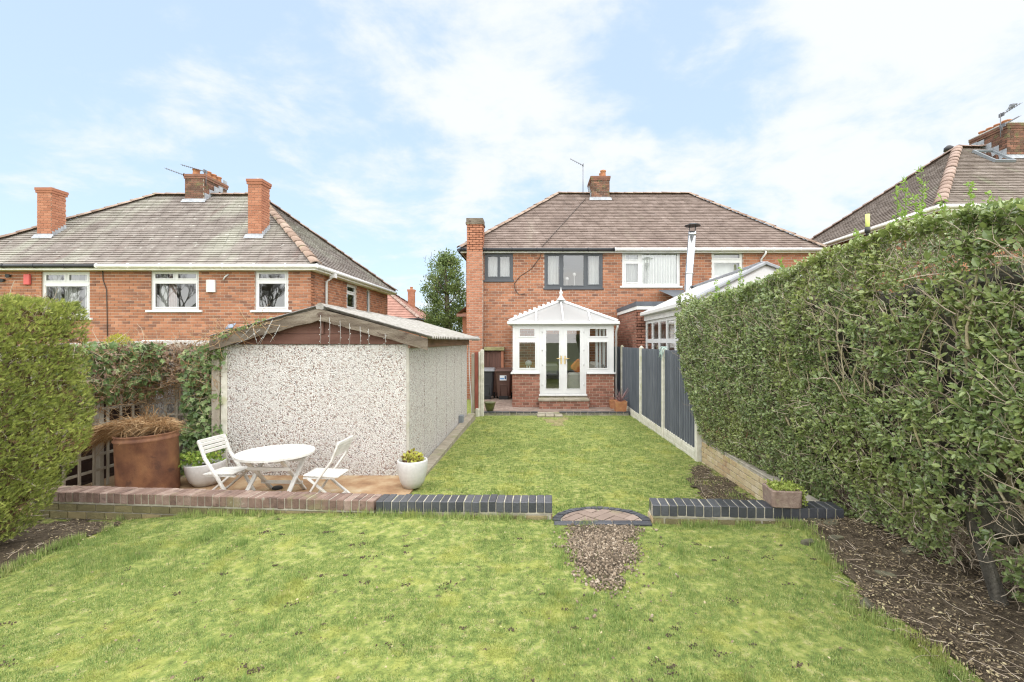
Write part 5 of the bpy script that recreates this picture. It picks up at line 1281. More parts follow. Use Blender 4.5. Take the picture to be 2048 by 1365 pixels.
# half-round brick step in the gap
def half_step():
    cx, y0, r = 0.625, 4.40, 0.46
    t = thing('brick_step', (cx, y0, -0.3), 'half-round step of red pavers edged with blue-black bricks in the wall gap', 'step')
    zt = 0.022
    base = MB(); poly = [(cx - r - 0.0, y0), (cx + r, y0)] + [(cx + r * math.cos(a), y0 + r * 0.95 * math.sin(a)) for a in np.linspace(0.02, math.pi - 0.02, 24)]
    base.prism([(cx + (x - cx) * 0.985, y0 + 0.01 + (y - y0) * 0.97) for x, y in poly], -0.4, zt - 0.012); base.build('bed', MT['mortar_grey'], t)
    n = 22
    for k in range(n):
        a0, a1 = math.pi * (k + 0.06) / n, math.pi * (k + 0.94) / n
        p = [(cx + q * math.cos(a), y0 + 0.1 + q * 0.8 * math.sin(a)) for q, a in ((r - 0.075, a0), (r, a0), (r, a1), (r - 0.075, a1))]
        b = MB(); b.prism(p, -0.08, zt + random.uniform(-0.003, 0.004)); b.build('brick', MT['engineering'], t)
    for k in range(5):
        b = MB(); b.cbox(cx - r + 0.01 + 0.182 * k, cx - r + 0.184 + 0.182 * k, y0, y0 + 0.085, -0.08, zt + random.uniform(-0.002, 0.004), 0.005); b.build('brick', MT['engineering'], t)
    inner = [(cx - r + 0.10, y0 + 0.10), (cx + r - 0.10, y0 + 0.10)] + [(cx + (r - 0.085) * math.cos(a), y0 + 0.10 + (r - 0.085) * 0.8 * math.sin(a)) for a in np.linspace(0.12, math.pi - 0.12, 16)]
    for a in range(-6, 7):
        for c in range(-6, 7):
            ox, oy = a * 0.1 + c * 0.2, a * 0.1 - c * 0.2
            for rect in ((ox, oy, ox + 0.2, oy + 0.1), (ox, oy + 0.1, ox + 0.1, oy + 0.3)):
                g_ = 0.004
                poly = [(cx + (x - y) * 0.7071, 4.62 + (x + y) * 0.7071) for x, y in ((rect[0] + g_, rect[1] + g_), (rect[2] - g_, rect[1] + g_), (rect[2] - g_, rect[3] - g_), (rect[0] + g_, rect[3] - g_))]
                poly = clip_poly(poly, inner)
                if len(poly) < 3: continue
                ar = abs(sum(poly[i - 1][0] * poly[i][1] - poly[i][0] * poly[i - 1][1] for i in range(len(poly)))) / 2
                if ar < 0.0012: continue
                b = MB(); b.prism(poly, -0.06, zt - 0.003 + random.uniform(-0.003, 0.003)); b.build('paver', MT['paver'], t)
half_step()

# ------------------------------------------------------------------ garage
GX0, GX1, GY0, GY1, GZ0, GZ1 = -4.46, -1.80, 6.84, 12.7, -0.26, 1.65
def garage():
    t = thing('garage', (-3.1, 6.84, GZ0), 'pebbledashed concrete garage with shallow cement-sheet roof and weathered bargeboards', 'garage')
    b = MB(); b.box(GX0, GX1, GY0, GY0 + 0.1, GZ0 - 0.2, GZ1); b.build('front_wall', MT['pebbledash'], t)
    b = MB(); b.box(GX1 - 0.1, GX1 - 0.002, GY0 + 0.1, GY1, GZ0 - 0.2, GZ1); b.build('side_wall', MT['pebbledash'], t)
    b = MB(); b.box(GX0 + 0.002, GX0 + 0.1, GY0 + 0.1, GY1, GZ0 - 0.2, GZ1); b.build('side_wall', MT['pebbledash'], t)
    b = MB(); b.box(GX0 + 0.1, GX1 - 0.1, GY1 - 0.1, GY1 - 0.002, GZ0 - 0.2, GZ1); b.build('back_wall', MT['pebbledash'], t)
    b = MB(); b.cbox(GX1 - 0.035, GX1 + 0.008, GY0 - 0.008, GY0 + 0.03, GZ0 - 0.1, GZ1 - 0.01, 0.006); b.build('corner_post', MT['concrete'], t)
    b = MB(); b.cbox(GX0 - 0.01, GX0 + 0.075, GY0 - 0.015, GY0 + 0.03, GZ0 - 0.1, GZ1 - 0.01, 0.006); b.build('corner_post', MT['concrete_post'], t)
    b = MB(); b.cbox(GX0 - 0.12, GX0 - 0.02, GY0 - 0.05, GY0 + 0.05, GZ0 - 0.1, GZ1 - 0.02, 0.006); b.build('timber_post', MT['wood_grey'], t)
    for k in range(1, 6):
        y = lerp(GY0, GY1, k / 6); b = MB(); b.box(GX1 - 0.003, GX1 + 0.004, y - 0.012, y + 0.012, GZ0, GZ1); b.build('panel_joint', MT['pebbledash'], t)
    for k in range(1, 5):
        x = lerp(GX0, GX1, k / 5); b = MB(); b.box(x - 0.006, x + 0.006, GY0 - 0.003, GY0 + 0.01, GZ0, GZ1 - 0.01); b.build('panel_joint', MT['pebbledash'], t)
    # gable boards
    xm, za, ez, ex = -3.02, 2.12, 1.70, 1.50
    b = MB(); b.cbox(GX0 + 0.02, GX1 - 0.01, GY0 - 0.03, GY0 - 0.002, 1.655, 1.80, 0.004); b.build('gable_board', MT['brown_paint'], t)
    sl = (za - ez) / ex
    def tri(z0, z1):
        o = []
        for z in (z0, z1):
            w = max(0.01, (za - 0.06 - z) / sl); o.append(w)
        return [(xm - o[0], z0), (xm + o[0], z0), (xm + o[1], z1), (xm - o[1], z1)]
    for z0, z1 in ((1.804, 2.04),):
        for sgn in (-1, 1):
            q = tri(z0, z1)
            poly = [(xm + 0.004, z0), (q[1][0], z0), (q[2][0], z1), (xm + 0.004, z1)] if sgn > 0 else [(q[0][0], z0), (xm - 0.004, z0), (xm - 0.004, z1), (q[3][0], z1)]
            b = MB(); b.prism(poly, 0, 0.02, Matrix(((1, 0, 0, 0), (0, 0, -1, GY0 - 0.004), (0, 1, 0, 0), (0, 0, 0, 1)))); o = b.build('gable_board', MT['brown_paint'], t); fix_normals(o)
    b = MB(); b.cbox(xm - 0.03, xm + 0.03, GY0 - 0.055, GY0 - 0.03, 1.80, 2.06, 0.004); b.build('gable_strut', MT['brown_paint'], t)
    # bargeboards, slightly sagging and ragged along the lower edge
    for sgn in (-1, 1):
        n = 14; top = []; bot = []
        for k in range(n + 1):
            s = k / n; x = xm + sgn * s * (ex + 0.02)
            z = za + 0.03 - s * (za - ez) + (0.012 * math.sin(s * 3))
            top.append((x, z)); bot.append((x, z - 0.165 + random.uniform(-0.008, 0.008)))
        poly_v = [(x, GY0 - 0.15, z) for x, z in top] + [(x, GY0 - 0.15, z) for x, z in bot] + [(x, GY0 - 0.115, z) for x, z in top] + [(x, GY0 - 0.115, z) for x, z in bot]
        m_ = n + 1; F = []
        for k in range(n):
            F += [(k, k + 1, m_ + k + 1, m_ + k), (2 * m_ + k, 3 * m_ + k, 3 * m_ + k + 1, 2 * m_ + k + 1), (k, 2 * m_ + k, 2 * m_ + k + 1, k + 1), (m_ + k, m_ + k + 1, 3 * m_ + k + 1, 3 * m_ + k)]
        F += [(0, m_, 3 * m_, 2 * m_), (n, 2 * m_ + n, 3 * m_ + n, m_ + n)]
        b = MB(); b.add(poly_v, F); o = b.build('bargeboard', MT['barge'], t); fix_normals(o)
    b = MB(); b.cbox(GX1 + 0.02, GX1 + 0.05, GY0 - 0.11, GY1 + 0.05, 1.60, 1.735, 0.004); b.build('side_fascia', MT['brown_side'], t)
    b = MB(); b.cbox(GX0 - 0.05, GX0 - 0.02, GY0 - 0.11, GY1 + 0.05, 1.60, 1.735, 0.004); b.build('side_fascia', MT['brown_side'], t)
    # corrugated cement sheets: corrugations run down the slope
    for sgn in (-1, 1):
        nY = int((GY1 + 0.1 - (GY0 - 0.11)) / 0.0183); nS = 5
        ys = np.linspace(GY0 - 0.11, GY1 + 0.10, nY)
        V = []; F = []
        for i, y in enumerate(ys):
            for j in range(nS):
                s = j / (nS - 1)
                V.append((xm + sgn * s * (ex + 0.07), y, za + 0.075 - s * (za - ez + 0.02) + 0.022 * math.sin(2 * math.pi * y / 0.146)))
        for i in range(nY - 1):
            for j in range(nS - 1):
                a = i * nS + j; F.append((a, a + 1, a + nS + 1, a + nS))
        V = np.array(V); k = len(V); V2 = np.concatenate([V, V - [0, 0, 0.009]]); F = np.array(F); F2 = np.concatenate([F, F[:, ::-1] + k])
        np_mesh('roof_sheet', V2, F2, MT['asbestos'], t, smooth=True)
    n = 6
    for k in range(n):
        b = MB(); y0, y1 = lerp(GY0 - 0.11, GY1 + 0.1, k / n), lerp(GY0 - 0.11, GY1 + 0.1, (k + 1) / n)
        b.tube([(xm, y0, za + 0.06), (xm, y1 + 0.03, za + 0.057)], [0.055, 0.05], 12); b.build('ridge_cap', MT['asbestos'], t)
    # gully box at the foot of the side wall, clip light at the far corner
    p = at(915, 851, 11.4); b = MB(); b.cbox(GX1, GX1 + 0.1, 11.3, 11.5, -0.24, -0.06, 0.01); b.build('vent_box', MT['grey_plastic'], t)
garage()
fl_ = thing('flood_light', (-1.62, 12.75, 1.75), 'small grey floodlight at the far corner of the garage roof', 'light')
b = MB(); b.cbox(-1.68, -1.5, 12.72, 12.84, 1.71, 1.82, 0.015); b.build('head', MT['grey_plastic'], fl_)
b = MB(); b.box(-1.76, -1.68, 12.76, 12.80, 1.74, 1.78); b.build('bracket', MT['black_metal'], fl_)
cn = MB(); cn.tube([(-1.74, 12.62, 1.6), (-1.735, 12.65, 0.9), (-1.70, 12.75, 0.2), (-1.68, 12.78, -0.3)], 0.012, 6); cn.build('garden_cane', MT['white'], None, 'thin white pole leaning on the far corner of the garage', 'pole')

sl_ = thing('string_lights', (-3.0, 6.5, 1.7), 'icicle fairy lights hanging from the garage bargeboards', 'string lights')
wr = MB(); bulbs = []
for px, y1 in ((641, 688), (659, 690), (680, 692), (699, 694), (720, 696), (737, 690), (770, 690)):
    s = abs(px - 625) / 215.0
    top = at(px, 626 + 62 * s, 6.66); bot = at(px, y1, 6.67)
    pts = [top, lerp(top, bot, 0.5) + Vector((0.006, 0, 0)), bot]; wr.tube(pts, 0.0024, 4)
    for k in range(4): bulbs.append(lerp(top, bot, 0.2 + 0.24 * k) + Vector((random.choice((-0.014, 0.014)), 0, 0)))
for (ax, ay, bx, by) in ((480, 677, 505, 650), (505, 650, 515, 690), (515, 690, 545, 640), (470, 690, 520, 660), (545, 640, 520, 688), (560, 650, 540, 685)):
    a_, b_ = at(ax, ay, 6.66), at(bx, by, 6.66); wr.tube([a_, lerp(a_, b_, 0.5) + Vector((0, 0, -0.02)), b_], 0.003, 4)
    for k in range(3): bulbs.append(lerp(a_, b_, 0.25 + 0.25 * k))
wr.build('wire', MT['wire_white'], sl_)
for p in bulbs:
    b = MB(); b.lathe([(0.002, -0.008), (0.0045, 0), (0.002, 0.008)], 6, Matrix.Translation(p), closed=True); b.build('bulb', MT['bulb'], sl_)
so = thing('solar_light', tuple(at(461, 655, 6.7)), 'small solar panel perched on the left edge of the garage roof', 'solar light')
b = MB(); p = at(461, 653, 6.7); b.cbox(-0.06, 0.06, -0.05, 0.05, -0.006, 0.006, 0.003, Matrix.Translation(p) @ Matrix.Rotation(R(40), 4, 'X') @ Matrix.Rotation(R(-12), 4, 'Y')); b.build('panel', MT['solar'], so)
b = MB(); b.tube([p + Vector((0, 0.02, -0.01)), p + Vector((0.01, 0.03, -0.08))], 0.008, 6); b.build('stalk', MT['black_metal'], so)

# ------------------------------------------------------------------ grey fence on the right
def fence():
    X = 2.71; Ys = [7.95, 10.05, 12.2, 14.9, 17.3]
    t = thing('fence', (X, 10.0, -0.35), 'slate-grey closeboard fence with concrete posts and gravel boards', 'fence')
    for k, y in enumerate(Ys):
        z0 = float(z_lower(2.6, y)) - 0.2
        b = MB(); b.cbox(X - 0.055, X + 0.045, y - 0.05, y + 0.05, z0, 1.53, 0.012); b.add([(X - 0.055, y - 0.05, 1.53), (X + 0.045, y - 0.05, 1.53), (X + 0.045, y + 0.05, 1.53), (X - 0.055, y + 0.05, 1.53), (X - 0.01, y, 1.585)], [(0, 1, 4), (1, 2, 4), (2, 3, 4), (3, 0, 4)])
        b.build('post', MT['concrete_post'], t)
    for y0, y1 in zip(Ys[:-1], Ys[1:]):
        b = MB(); zz = float(z_lower(2.6, (y0 + y1) / 2))
        b.cbox(X - 0.03, X + 0.02, y0 + 0.052, y1 - 0.052, zz - 0.15, zz + 0.20, 0.012)
        for k in range(2): b.box(X - 0.036, X - 0.029, y0 + 0.12, y1 - 0.12, zz - 0.02 + 0.1 * k, zz + 0.05 + 0.1 * k)
        b.build('gravel_board', MT['concrete_post'], t)
        r = MB()
        for z in (0.15, 0.75, 1.35): r.box(X + 0.006, X + 0.045, y0 + 0.055, y1 - 0.055, z, z + 0.07)
        r.build('rail', MT['fence'], t)
        n = int(round((y1 - y0 - 0.1) / 0.142)); w = (y1 - y0 - 0.104) / n
        mb = MB()
        mb.add([(-0.034, 0, 0), (-0.006, w * 1.12, 0), (0.002, w * 1.12, 0), (0.002, 0, 0), (-0.034, 0, 1), (-0.006, w * 1.12, 1), (0.002, w * 1.12, 1), (0.002, 0, 1)], [(0, 1, 2, 3), (4, 7, 6, 5), (0, 4, 5, 1), (1, 5, 6, 2), (2, 6, 7, 3), (3, 7, 4, 0)])
        me = mb.mesh('board'); me.materials.append(MT['fence'])
        for k in range(n):
            zt = 1.515 + random.uniform(-0.006, 0.006); zb = zz + 0.202
            ww = 1.0 if k < n - 1 else 0.88
            inst('board', me, Matrix.Translation((X, y0 + 0.053 + k * w, zb)) @ Matrix.Diagonal((1, ww, zt - zb, 1)), t)
fence()
# tangle of faded twine over the second post
V = []; tw = MB()
for k in range(16):
    a = random.uniform(0, 6.28); p = Vector((2.70, 10.05, 1.55)); L_ = random.uniform(0.1, 0.28)
    pts = [p + Vector((random.uniform(-0.05, 0.05), random.uniform(-0.06, 0.06), 0.03))]
    for j in range(4): pts.append(pts[-1] + Vector((random.uniform(-0.05, 0.03), random.uniform(-0.05, 0.03), -L_ / 4 * (0.4 + 0.4 * j))))
    tw.tube(pts, 0.007, 4)
tw.build('twine', MT['rope'], None, 'tangle of faded green twine hung over a concrete fence post', 'twine')

# ------------------------------------------------------------------ posts and bins beside the house
gp = thing('fence_post', (-1.5, 13.35, -0.35), 'pale concrete post with a red-stained board beside the bins', 'post')
b = MB(); b.cbox(-1.52, -1.42, 13.3, 13.4, -0.45, 1.46, 0.012); b.build('post', MT['concrete_post'], gp)
b = MB(); b.cbox(-1.565, -1.525, 13.28, 13.42, -0.45, 1.40, 0.01); b.build('board', MT['concrete_post'], gp)
b = MB(); b.cbox(-1.67, -1.57, 13.3, 13.36, -0.2, 1.40, 0.006); b.build('board', MT['red_wood'], gp, label='red-stained board')
b = MB(); b.cbox(-1.75, -1.68, 13.2, 13.36, -0.45, 1.36, 0.006); b.build('board', MT['wood_grey'], gp)
b = MB(); b.cbox(-1.66, -1.54, 13.24, 13.32, -0.45, -0.16, 0.03); b.build('foot', MT['concrete_post'], gp)
gt = thing('side_gate', (-1.52, 17.3, -0.35), 'dark brown boarded gate under a mossy timber lintel behind the bins', 'gate')
for k in range(6):
    b = MB(); b.cbox(-1.86 + 0.105 * k, -1.76 + 0.105 * k, 17.36, 17.40, -0.3, 1.33, 0.006); b.build('board', MT['gate_wood'], gt)
b = MB(); b.cbox(-1.84, -1.10, 17.22, 17.46, 1.355, 1.48, 0.012); b.build('lintel', MT['moss_wood'], gt)
b = MB(); b.cbox(-1.225, -1.13, 17.30, 17.47, -0.3, 1.35, 0.005); b.build('pier', MT['brick_orange'], gt)

def bin_(x, y, m, lidm, label, sticker=False):
    t = thing('wheelie_bin', (x, y, PZ), label, 'bin', 'wheelie bins beside the house')
    z = PZ
    V = []
    for (zz, w, d, yo) in ((0.10, 0.21, 0.22, 0.04), (0.55, 0.245, 0.255, 0.02), (0.93, 0.265, 0.29, 0.0), (0.935, 0.285, 0.31, 0.0), (0.965, 0.285, 0.31, 0.0)):
        c = 0.05
        V.append([(x + sx * (w - (c if i else 0)), y + yo + sy * (d - (0 if i else c)), z + zz) for sx, sy, i in ((-1, -1, 0), (-1, -1, 1), (1, -1, 1), (1, -1, 0), (1, 1, 0), (1, 1, 1), (-1, 1, 1), (-1, 1, 0))])
    b = MB(); b.v = [p for r in V for p in r]; n = 8
    for k in range(len(V) - 1):
        for i in range(n): b.f.append((k * n + i, k * n + (i + 1) % n, (k + 1) * n + (i + 1) % n, (k + 1) * n + i)); b.sm.append(False)
    b.f += [tuple(reversed(range(n))), tuple(range((len(V) - 1) * n, len(V) * n))]; b.sm += [False, False]
    o = b.build('body', m, t); fix_normals(o)
    b = MB(); b.add([(x - 0.30, y - 0.34, z + 0.968), (x + 0.30, y - 0.34, z + 0.968), (x + 0.30, y + 0.33, z + 0.975), (x - 0.30, y + 0.33, z + 0.975), (x - 0.26, y - 0.29, z + 1.03), (x + 0.26, y - 0.29, z + 1.03), (x + 0.26, y + 0.3, z + 1.065), (x - 0.26, y + 0.3, z + 1.065), (x - 0.30, y - 0.34, z + 0.995), (x + 0.30, y - 0.34, z + 0.995), (x + 0.30, y + 0.33, z + 1.01), (x - 0.30, y + 0.33, z + 1.01)],
                    [(0, 1, 2, 3), (4, 5, 6, 7), (0, 1, 9, 8), (1, 2, 10, 9), (2, 3, 11, 10), (3, 0, 8, 11), (8, 9, 5, 4), (9, 10, 6, 5), (10, 11, 7, 6), (11, 8, 4, 7)]); o = b.build('lid', lidm, t); fix_normals(o)
    b = MB(); b.tube([(x - 0.24, y + 0.36, z + 1.0), (x + 0.24, y + 0.36, z + 1.0)], 0.018, 8); b.build('handle', m, t)
    for sx in (-1, 1):
        b = MB(); b.lathe([(0.03, -0.025), (0.1, -0.025), (0.105, 0.0), (0.1, 0.025), (0.03, 0.025)], 18, Matrix.Translation((x + sx * 0.25, y + 0.22, z + 0.105)) @ Matrix.Rotation(R(90), 4, 'Y'), closed=True); b.build('wheel', MT['rubber'], t)
    b = MB(); b.box(x - 0.16, x + 0.16, y - 0.19, y - 0.12, z, z + 0.12); b.build('foot', MT['rubber'], t)
    arch = [(-0.13, 0.0), (-0.115, 0.0), (-0.115, 0.34)] + [(-0.115 * math.cos(a) if True else 0, 0.34 + 0.06 * math.sin(a)) for a in np.linspace(0.2, math.pi - 0.2, 8)] + [(0.115, 0.34), (0.115, 0.0), (0.13, 0.0), (0.13, 0.35)] + [(0.13 * math.cos(a), 0.35 + 0.075 * math.sin(a)) for a in np.linspace(0.2, math.pi - 0.2, 8)] + [(-0.13, 0.35)]
    fr = MB(); fr.tube([(x - 0.12, y - 0.192, z + 0.14), (x - 0.13, y - 0.225, z + 0.46), (x - 0.10, y - 0.232, z + 0.50), (x + 0.10, y - 0.232, z + 0.50), (x + 0.13, y - 0.225, z + 0.46), (x + 0.12, y - 0.192, z + 0.14)], 0.012, 6); fr.build('front_rib', m, t)
    if sticker:
        yy = y - 0.2665
        b = MB(); b.add([(x - 0.13, yy, z + 0.66), (x + 0.10, yy, z + 0.66), (x + 0.10, yy - 0.016, z + 0.83), (x - 0.13, yy - 0.016, z + 0.83)], [(0, 1, 2, 3)]); s = b.build('sticker', MT['sticker'], t)
        b = MB(); b.add([(x - 0.12, yy - 0.006, z + 0.695), (x + 0.02, yy - 0.006, z + 0.695), (x + 0.02, yy - 0.011, z + 0.745), (x - 0.12, yy - 0.011, z + 0.745)], [(0, 1, 2, 3)]); b.build('print', MT['sticker_blue'], s)
        b = MB(); b.add([(x + 0.035, yy - 0.006, z + 0.70), (x + 0.09, yy - 0.006, z + 0.70), (x + 0.09, yy - 0.017, z + 0.81), (x + 0.035, yy - 0.017, z + 0.81)], [(0, 1, 2, 3)]); b.build('print', MT['sticker_dark'], s)
bin_(-1.68, 16.65, MT['bin_black'], MT['bin_lid_grey'], 'black wheelie bin with grey lid beside the concrete post')
bin_(-1.07, 16.6, MT['bin_brown'], MT['bin_brown'], 'brown wheelie bin with a white and blue sticker', True)

# ------------------------------------------------------------------ table and chairs
SLZ = -0.213
def table():
    c = at(552, 904, 5.95); z0 = SLZ; zt = c.z
    t = thing('garden_table', (c.x, c.y, z0), 'round white slatted folding table on the concrete by the garage', 'table')
    Rz = Matrix.Translation((c.x, c.y, 0)) @ Matrix.Rotation(R(-3), 4, 'Z')
    r = 0.445
    clip = [(r * math.cos(a), r * math.sin(a)) for a in np.linspace(0, 2 * math.pi, 40, endpoint=False)]
    fr = MB()
    for x in (-0.2, 0.2): fr.box(x - 0.02, x + 0.02, -0.33, 0.33, zt - 0.06, zt - 0.028, Rz)
    top = fr.build('top_frame', MT['white_wood'], t)
    n = 8; w = 2 * r / n
    for k in range(n):
        y0, y1 = -r + k * w + 0.0015, -r + (k + 1) * w - 0.0015
        poly = clip_poly([(-r, y0), (r, y0), (r, y1), (-r, y1)], clip)
        b = MB(); b.prism(poly, zt - 0.027, zt + random.uniform(-0.001, 0.001), Rz); b.build('slat', MT['white_wood'], top)
    h = zt - 0.03
    for x, s in ((-0.22, 1), (-0.26, -1), (0.22, 1), (0.26, -1)):
        b = MB(); b.beam(Rz @ Vector((x, -0.27 * s, h)), Rz @ Vector((x, 0.27 * s, z0)), 0.025, 0.05, up=Rz.to_3x3() @ Vector((1, 0, 0)), c=0.004); b.build('leg', MT['white_wood'], t)
    for y, z in ((-0.15, lerp(z0, h, 0.72)), (0.15, lerp(z0, h, 0.8)), (0.13, lerp(z0, h, 0.25))):
        b = MB(); b.beam(Rz @ Vector((-0.27, y, z)), Rz @ Vector((0.27, y, z)), 0.022, 0.04, c=0.003); b.build('stretcher', MT['white_wood'], t)
table()
def chair(px, Y, fwd, label):
    fwd = Vector((*fwd, 0)).normalized(); lat = Vector((-fwd.y, fwd.x, 0))
    o = at(px, 900, Y)
    T = Matrix(((fwd.x, lat.x, 0, o.x), (fwd.y, lat.y, 0, o.y), (0, 0, 1, SLZ), (0, 0, 0, 1)))
    t = thing('folding_chair', (o.x, o.y, SLZ), label, 'chair', 'folding chairs at the round table')
    P = lambda x, y, z: T @ Vector((x, y, z))
    W = 0.20
    for s in (-1, 1):
        # long side rail: front foot, up past the seat, bending back to the top of the backrest
        b = MB(); pts = [(0.20, 0.0), (0.02, 0.28), (-0.14, 0.50), (-0.22, 0.70)]
        for (xa, za), (xb, zb) in zip(pts[:-1], pts[1:]):
            b.beam(P(xa, s * W, za), P(xb + (xb - xa) * 0.04, s * W, zb + (zb - za) * 0.04), 0.022, 0.042, up=lat, c=0.003)
        b.build('side_rail', MT['white_wood'], t)
        b = MB(); b.beam(P(0.16, s * (W - 0.028), 0.29), P(-0.20, s * (W - 0.028), 0.0), 0.022, 0.036, up=lat, c=0.003); b.build('rear_leg', MT['white_wood'], t)
    sf = MB()
    for y in (-0.15, 0.15): sf.box(-0.16, 0.22, y - 0.012, y + 0.012, 0.275, 0.297, T)
    sf.box(-0.02, 0.02, -0.138, 0.138, 0.275, 0.295, T); seat = sf.build('seat', MT['white_wood'], t)
    for k in range(6):
        b = MB(); x0 = -0.18 + 0.069 * k; b.cbox(x0, x0 + 0.066, -0.172, 0.172, 0.298, 0.314, 0.003, T @ Matrix.Rotation(R(-3), 4, 'Y')); b.build('slat', MT['white_wood'], seat)
    bk = MB()
    for k, (x, z) in enumerate(((-0.168, 0.57), (-0.186, 0.615), (-0.204, 0.66), (-0.22, 0.70))):
        b = MB(); b.beam(P(x, -0.212, z), P(x, 0.212, z), 0.02, 0.038, up=Vector((0, 0, 1)), c=0.003); b.build('back_slat', MT['white_wood'], t)
    b = MB(); b.beam(P(-0.16, -0.17, 0.03), P(-0.16, 0.17, 0.03), 0.02, 0.03); b.build('stretcher', MT['white_wood'], t)
chair(456, 5.95, (0.99, -0.12), 'white folding chair between the white bowl planter and the round table')
chair(655, 5.85, (-1.0, 0.02), 'white folding chair on the side of the table facing the drum')
bs = MB(); bs.lathe([(0.06, 0), (0.065, 0.015), (0.05, 0.03)], 14, Matrix.Translation(tuple(onz(555, 978, SLZ)[:2]) + (SLZ,)), closed=True); bs.build('saucer', MT['rubber'], None, 'small black saucer on the concrete under the round table', 'saucer')

# ------------------------------------------------------------------ leaves for pots, ivy, hedges
LEAF_V = [(0, 0, 0), (-0.20, 0.28, 0.05), (-0.21, 0.62, 0.06), (0, 1.0, 0.0), (0.21, 0.62, 0.06), (0.20, 0.28, 0.05)]
LEAF_F = [(0, 3, 2, 1), (0, 5, 4, 3)]
IVY_V = [(0, 0, 0), (-0.30, -0.06, 0.02), (-0.26, 0.25, 0.05), (-0.52, 0.42, 0.0), (-0.2, 0.58, 0.05), (0, 1.0, -0.02), (0.2, 0.58, 0.05), (0.52, 0.42, 0.0), (0.26, 0.25, 0.05), (0.30, -0.06, 0.02)]
IVY_F = [(0, 2, 1, 1), (0, 4, 3, 2), (0, 6, 5, 4), (0, 8, 7, 6), (0, 9, 8, 8)]
IVY_F3 = [(0, 2, 1), (0, 3, 2), (0, 4, 3), (0, 5, 4), (0, 6, 5), (0, 7, 6), (0, 8, 7), (0, 9, 8)]
def rand_dirs(n, up=0.3):
    v = RNG.normal(size=(n, 3)); v[:, 2] += up
    return v / np.linalg.norm(v, axis=1, keepdims=True)
def leaf_cloud(name, pos, dirs, size, m, parent, ups=None, tv=LEAF_V, tf=LEAF_F, wide=1.0, label=None, cat=None, kind=None):
    n = len(pos)
    if ups is None: ups = rand_dirs(n, 0.8)
    rot = frames(dirs, ups)
    s = np.asarray(size); s3 = np.stack([s * wide * RNG.uniform(0.8, 1.2, n), s, s], 1)
    V, F = scatter(tv, tf, pos, rot, s3)
    return np_mesh(name, V, F, MT[m], parent, rnd=np.repeat(RNG.random(n), len(tv)), label=label, cat=cat, kind=kind)
def strips(name, paths, w, m, parent, label=None, cat=None, kind=None):
    """flat thin blades following paths (n, k, 3), width w at the base tapering to the tip"""
    P = np.asarray(paths, float); n, k, _ = P.shape
    d = P[:, -1] - P[:, 0]; side = np.cross(d, RNG.normal(size=(n, 3))); side /= np.linalg.norm(side, axis=1, keepdims=True) + 1e-9
    w = np.asarray(w) if hasattr(w, '__len__') else np.full(n, w)
    tp = np.linspace(1, 0.15, k)
    off = side[:, None, :] * (w[:, None] * tp[None])[:, :, None]
    V = np.stack([P - off, P + off], 2).reshape(-1, 3)
    F = []
    base = np.arange(n) * 2 * k
    for j in range(k - 1):
        F.append(np.stack([base + 2 * j, base + 2 * j + 1, base + 2 * j + 3, base + 2 * j + 2], 1))
    return np_mesh(name, V, np.concatenate(F), MT[m], parent, rnd=np.repeat(RNG.random(n), 2 * k), label=label, cat=cat, kind=kind)
def twigs(name, paths, r, m, parent, kind=None, label=None, cat=None):
    """three-sided thin stems following paths (n, k, 3)"""
    P = np.asarray(paths, float); n, k, _ = P.shape
    d = P[:, -1] - P[:, 0]; d /= np.linalg.norm(d, axis=1, keepdims=True) + 1e-9
    a = np.cross(d, [0.31, 0.22, 0.92]); a /= np.linalg.norm(a, axis=1, keepdims=True) + 1e-9; b = np.cross(d, a)
    r = np.asarray(r) if hasattr(r, '__len__') else np.full(n, r)
    tp = np.linspace(1, 0.45, k)
    V = np.stack([P + (a * math.cos(t) + b * math.sin(t))[:, None, :] * (r[:, None] * tp)[:, :, None] for t in (0, 2.094, 4.189)], 2).reshape(-1, 3)
    base = np.arange(n) * 3 * k; F = []
    for j in range(k - 1):
        for q in range(3):
            q2 = (q + 1) % 3
            F.append(np.stack([base + 3 * j + q, base + 3 * j + q2, base + 3 * j + 3 + q2, base + 3 * j + 3 + q], 1))
    return np_mesh(name, V, np.concatenate(F), MT[m], parent, rnd=np.repeat(RNG.random(n), 3 * k), smooth=True, kind=kind, label=label, cat=cat)
def wander(start, d, n_pts, step, jit):
    """random-walk paths from start points along directions"""
    n = len(start); P = [np.array(start, float)]; d = np.array(d, float)
    for _ in range(n_pts - 1):
        d = d + RNG.normal(scale=jit, size=(n, 3)); d /= np.linalg.norm(d, axis=1, keepdims=True)
        P.append(P[-1] + d * (step[:, None] if hasattr(step, '__len__') else step))
    return np.stack(P, 1)

# ------------------------------------------------------------------ planters
def planter(name, c, prof, m, label, soil_r, soil_z, cat='planter', tilt=0):
    t = thing(name, tuple(c), label, cat)
    b = MB(); b.lathe(prof, 36, Matrix.Translation(c) @ Matrix.Rotation(tilt, 4, 'Y')); b.build('pot', MT[m], t)
    s = MB(); s.lathe([(soil_r, soil_z - 0.02), (soil_r, soil_z), (soil_r * 0.5, soil_z + 0.012), (0.01, soil_z + 0.015)], 24, Matrix.Translation(c) @ Matrix.Rotation(tilt, 4, 'Y')); s.build('soil', MT['pot_soil'], t)
    return t
c = onz(825, 974, SLZ)
planter('planter', c, [(0.10, 0), (0.115, 0.005), (0.155, 0.08), (0.182, 0.18), (0.192, 0.27), (0.195, 0.345), (0.19, 0.36), (0.176, 0.36), (0.172, 0.28)], 'pot_white', 'white egg-shaped planter at the near corner of the garage', 0.17, 0.31)
n = 260; a = RNG.uniform(0, 6.28, n); r = 0.13 * np.sqrt(RNG.random(n))
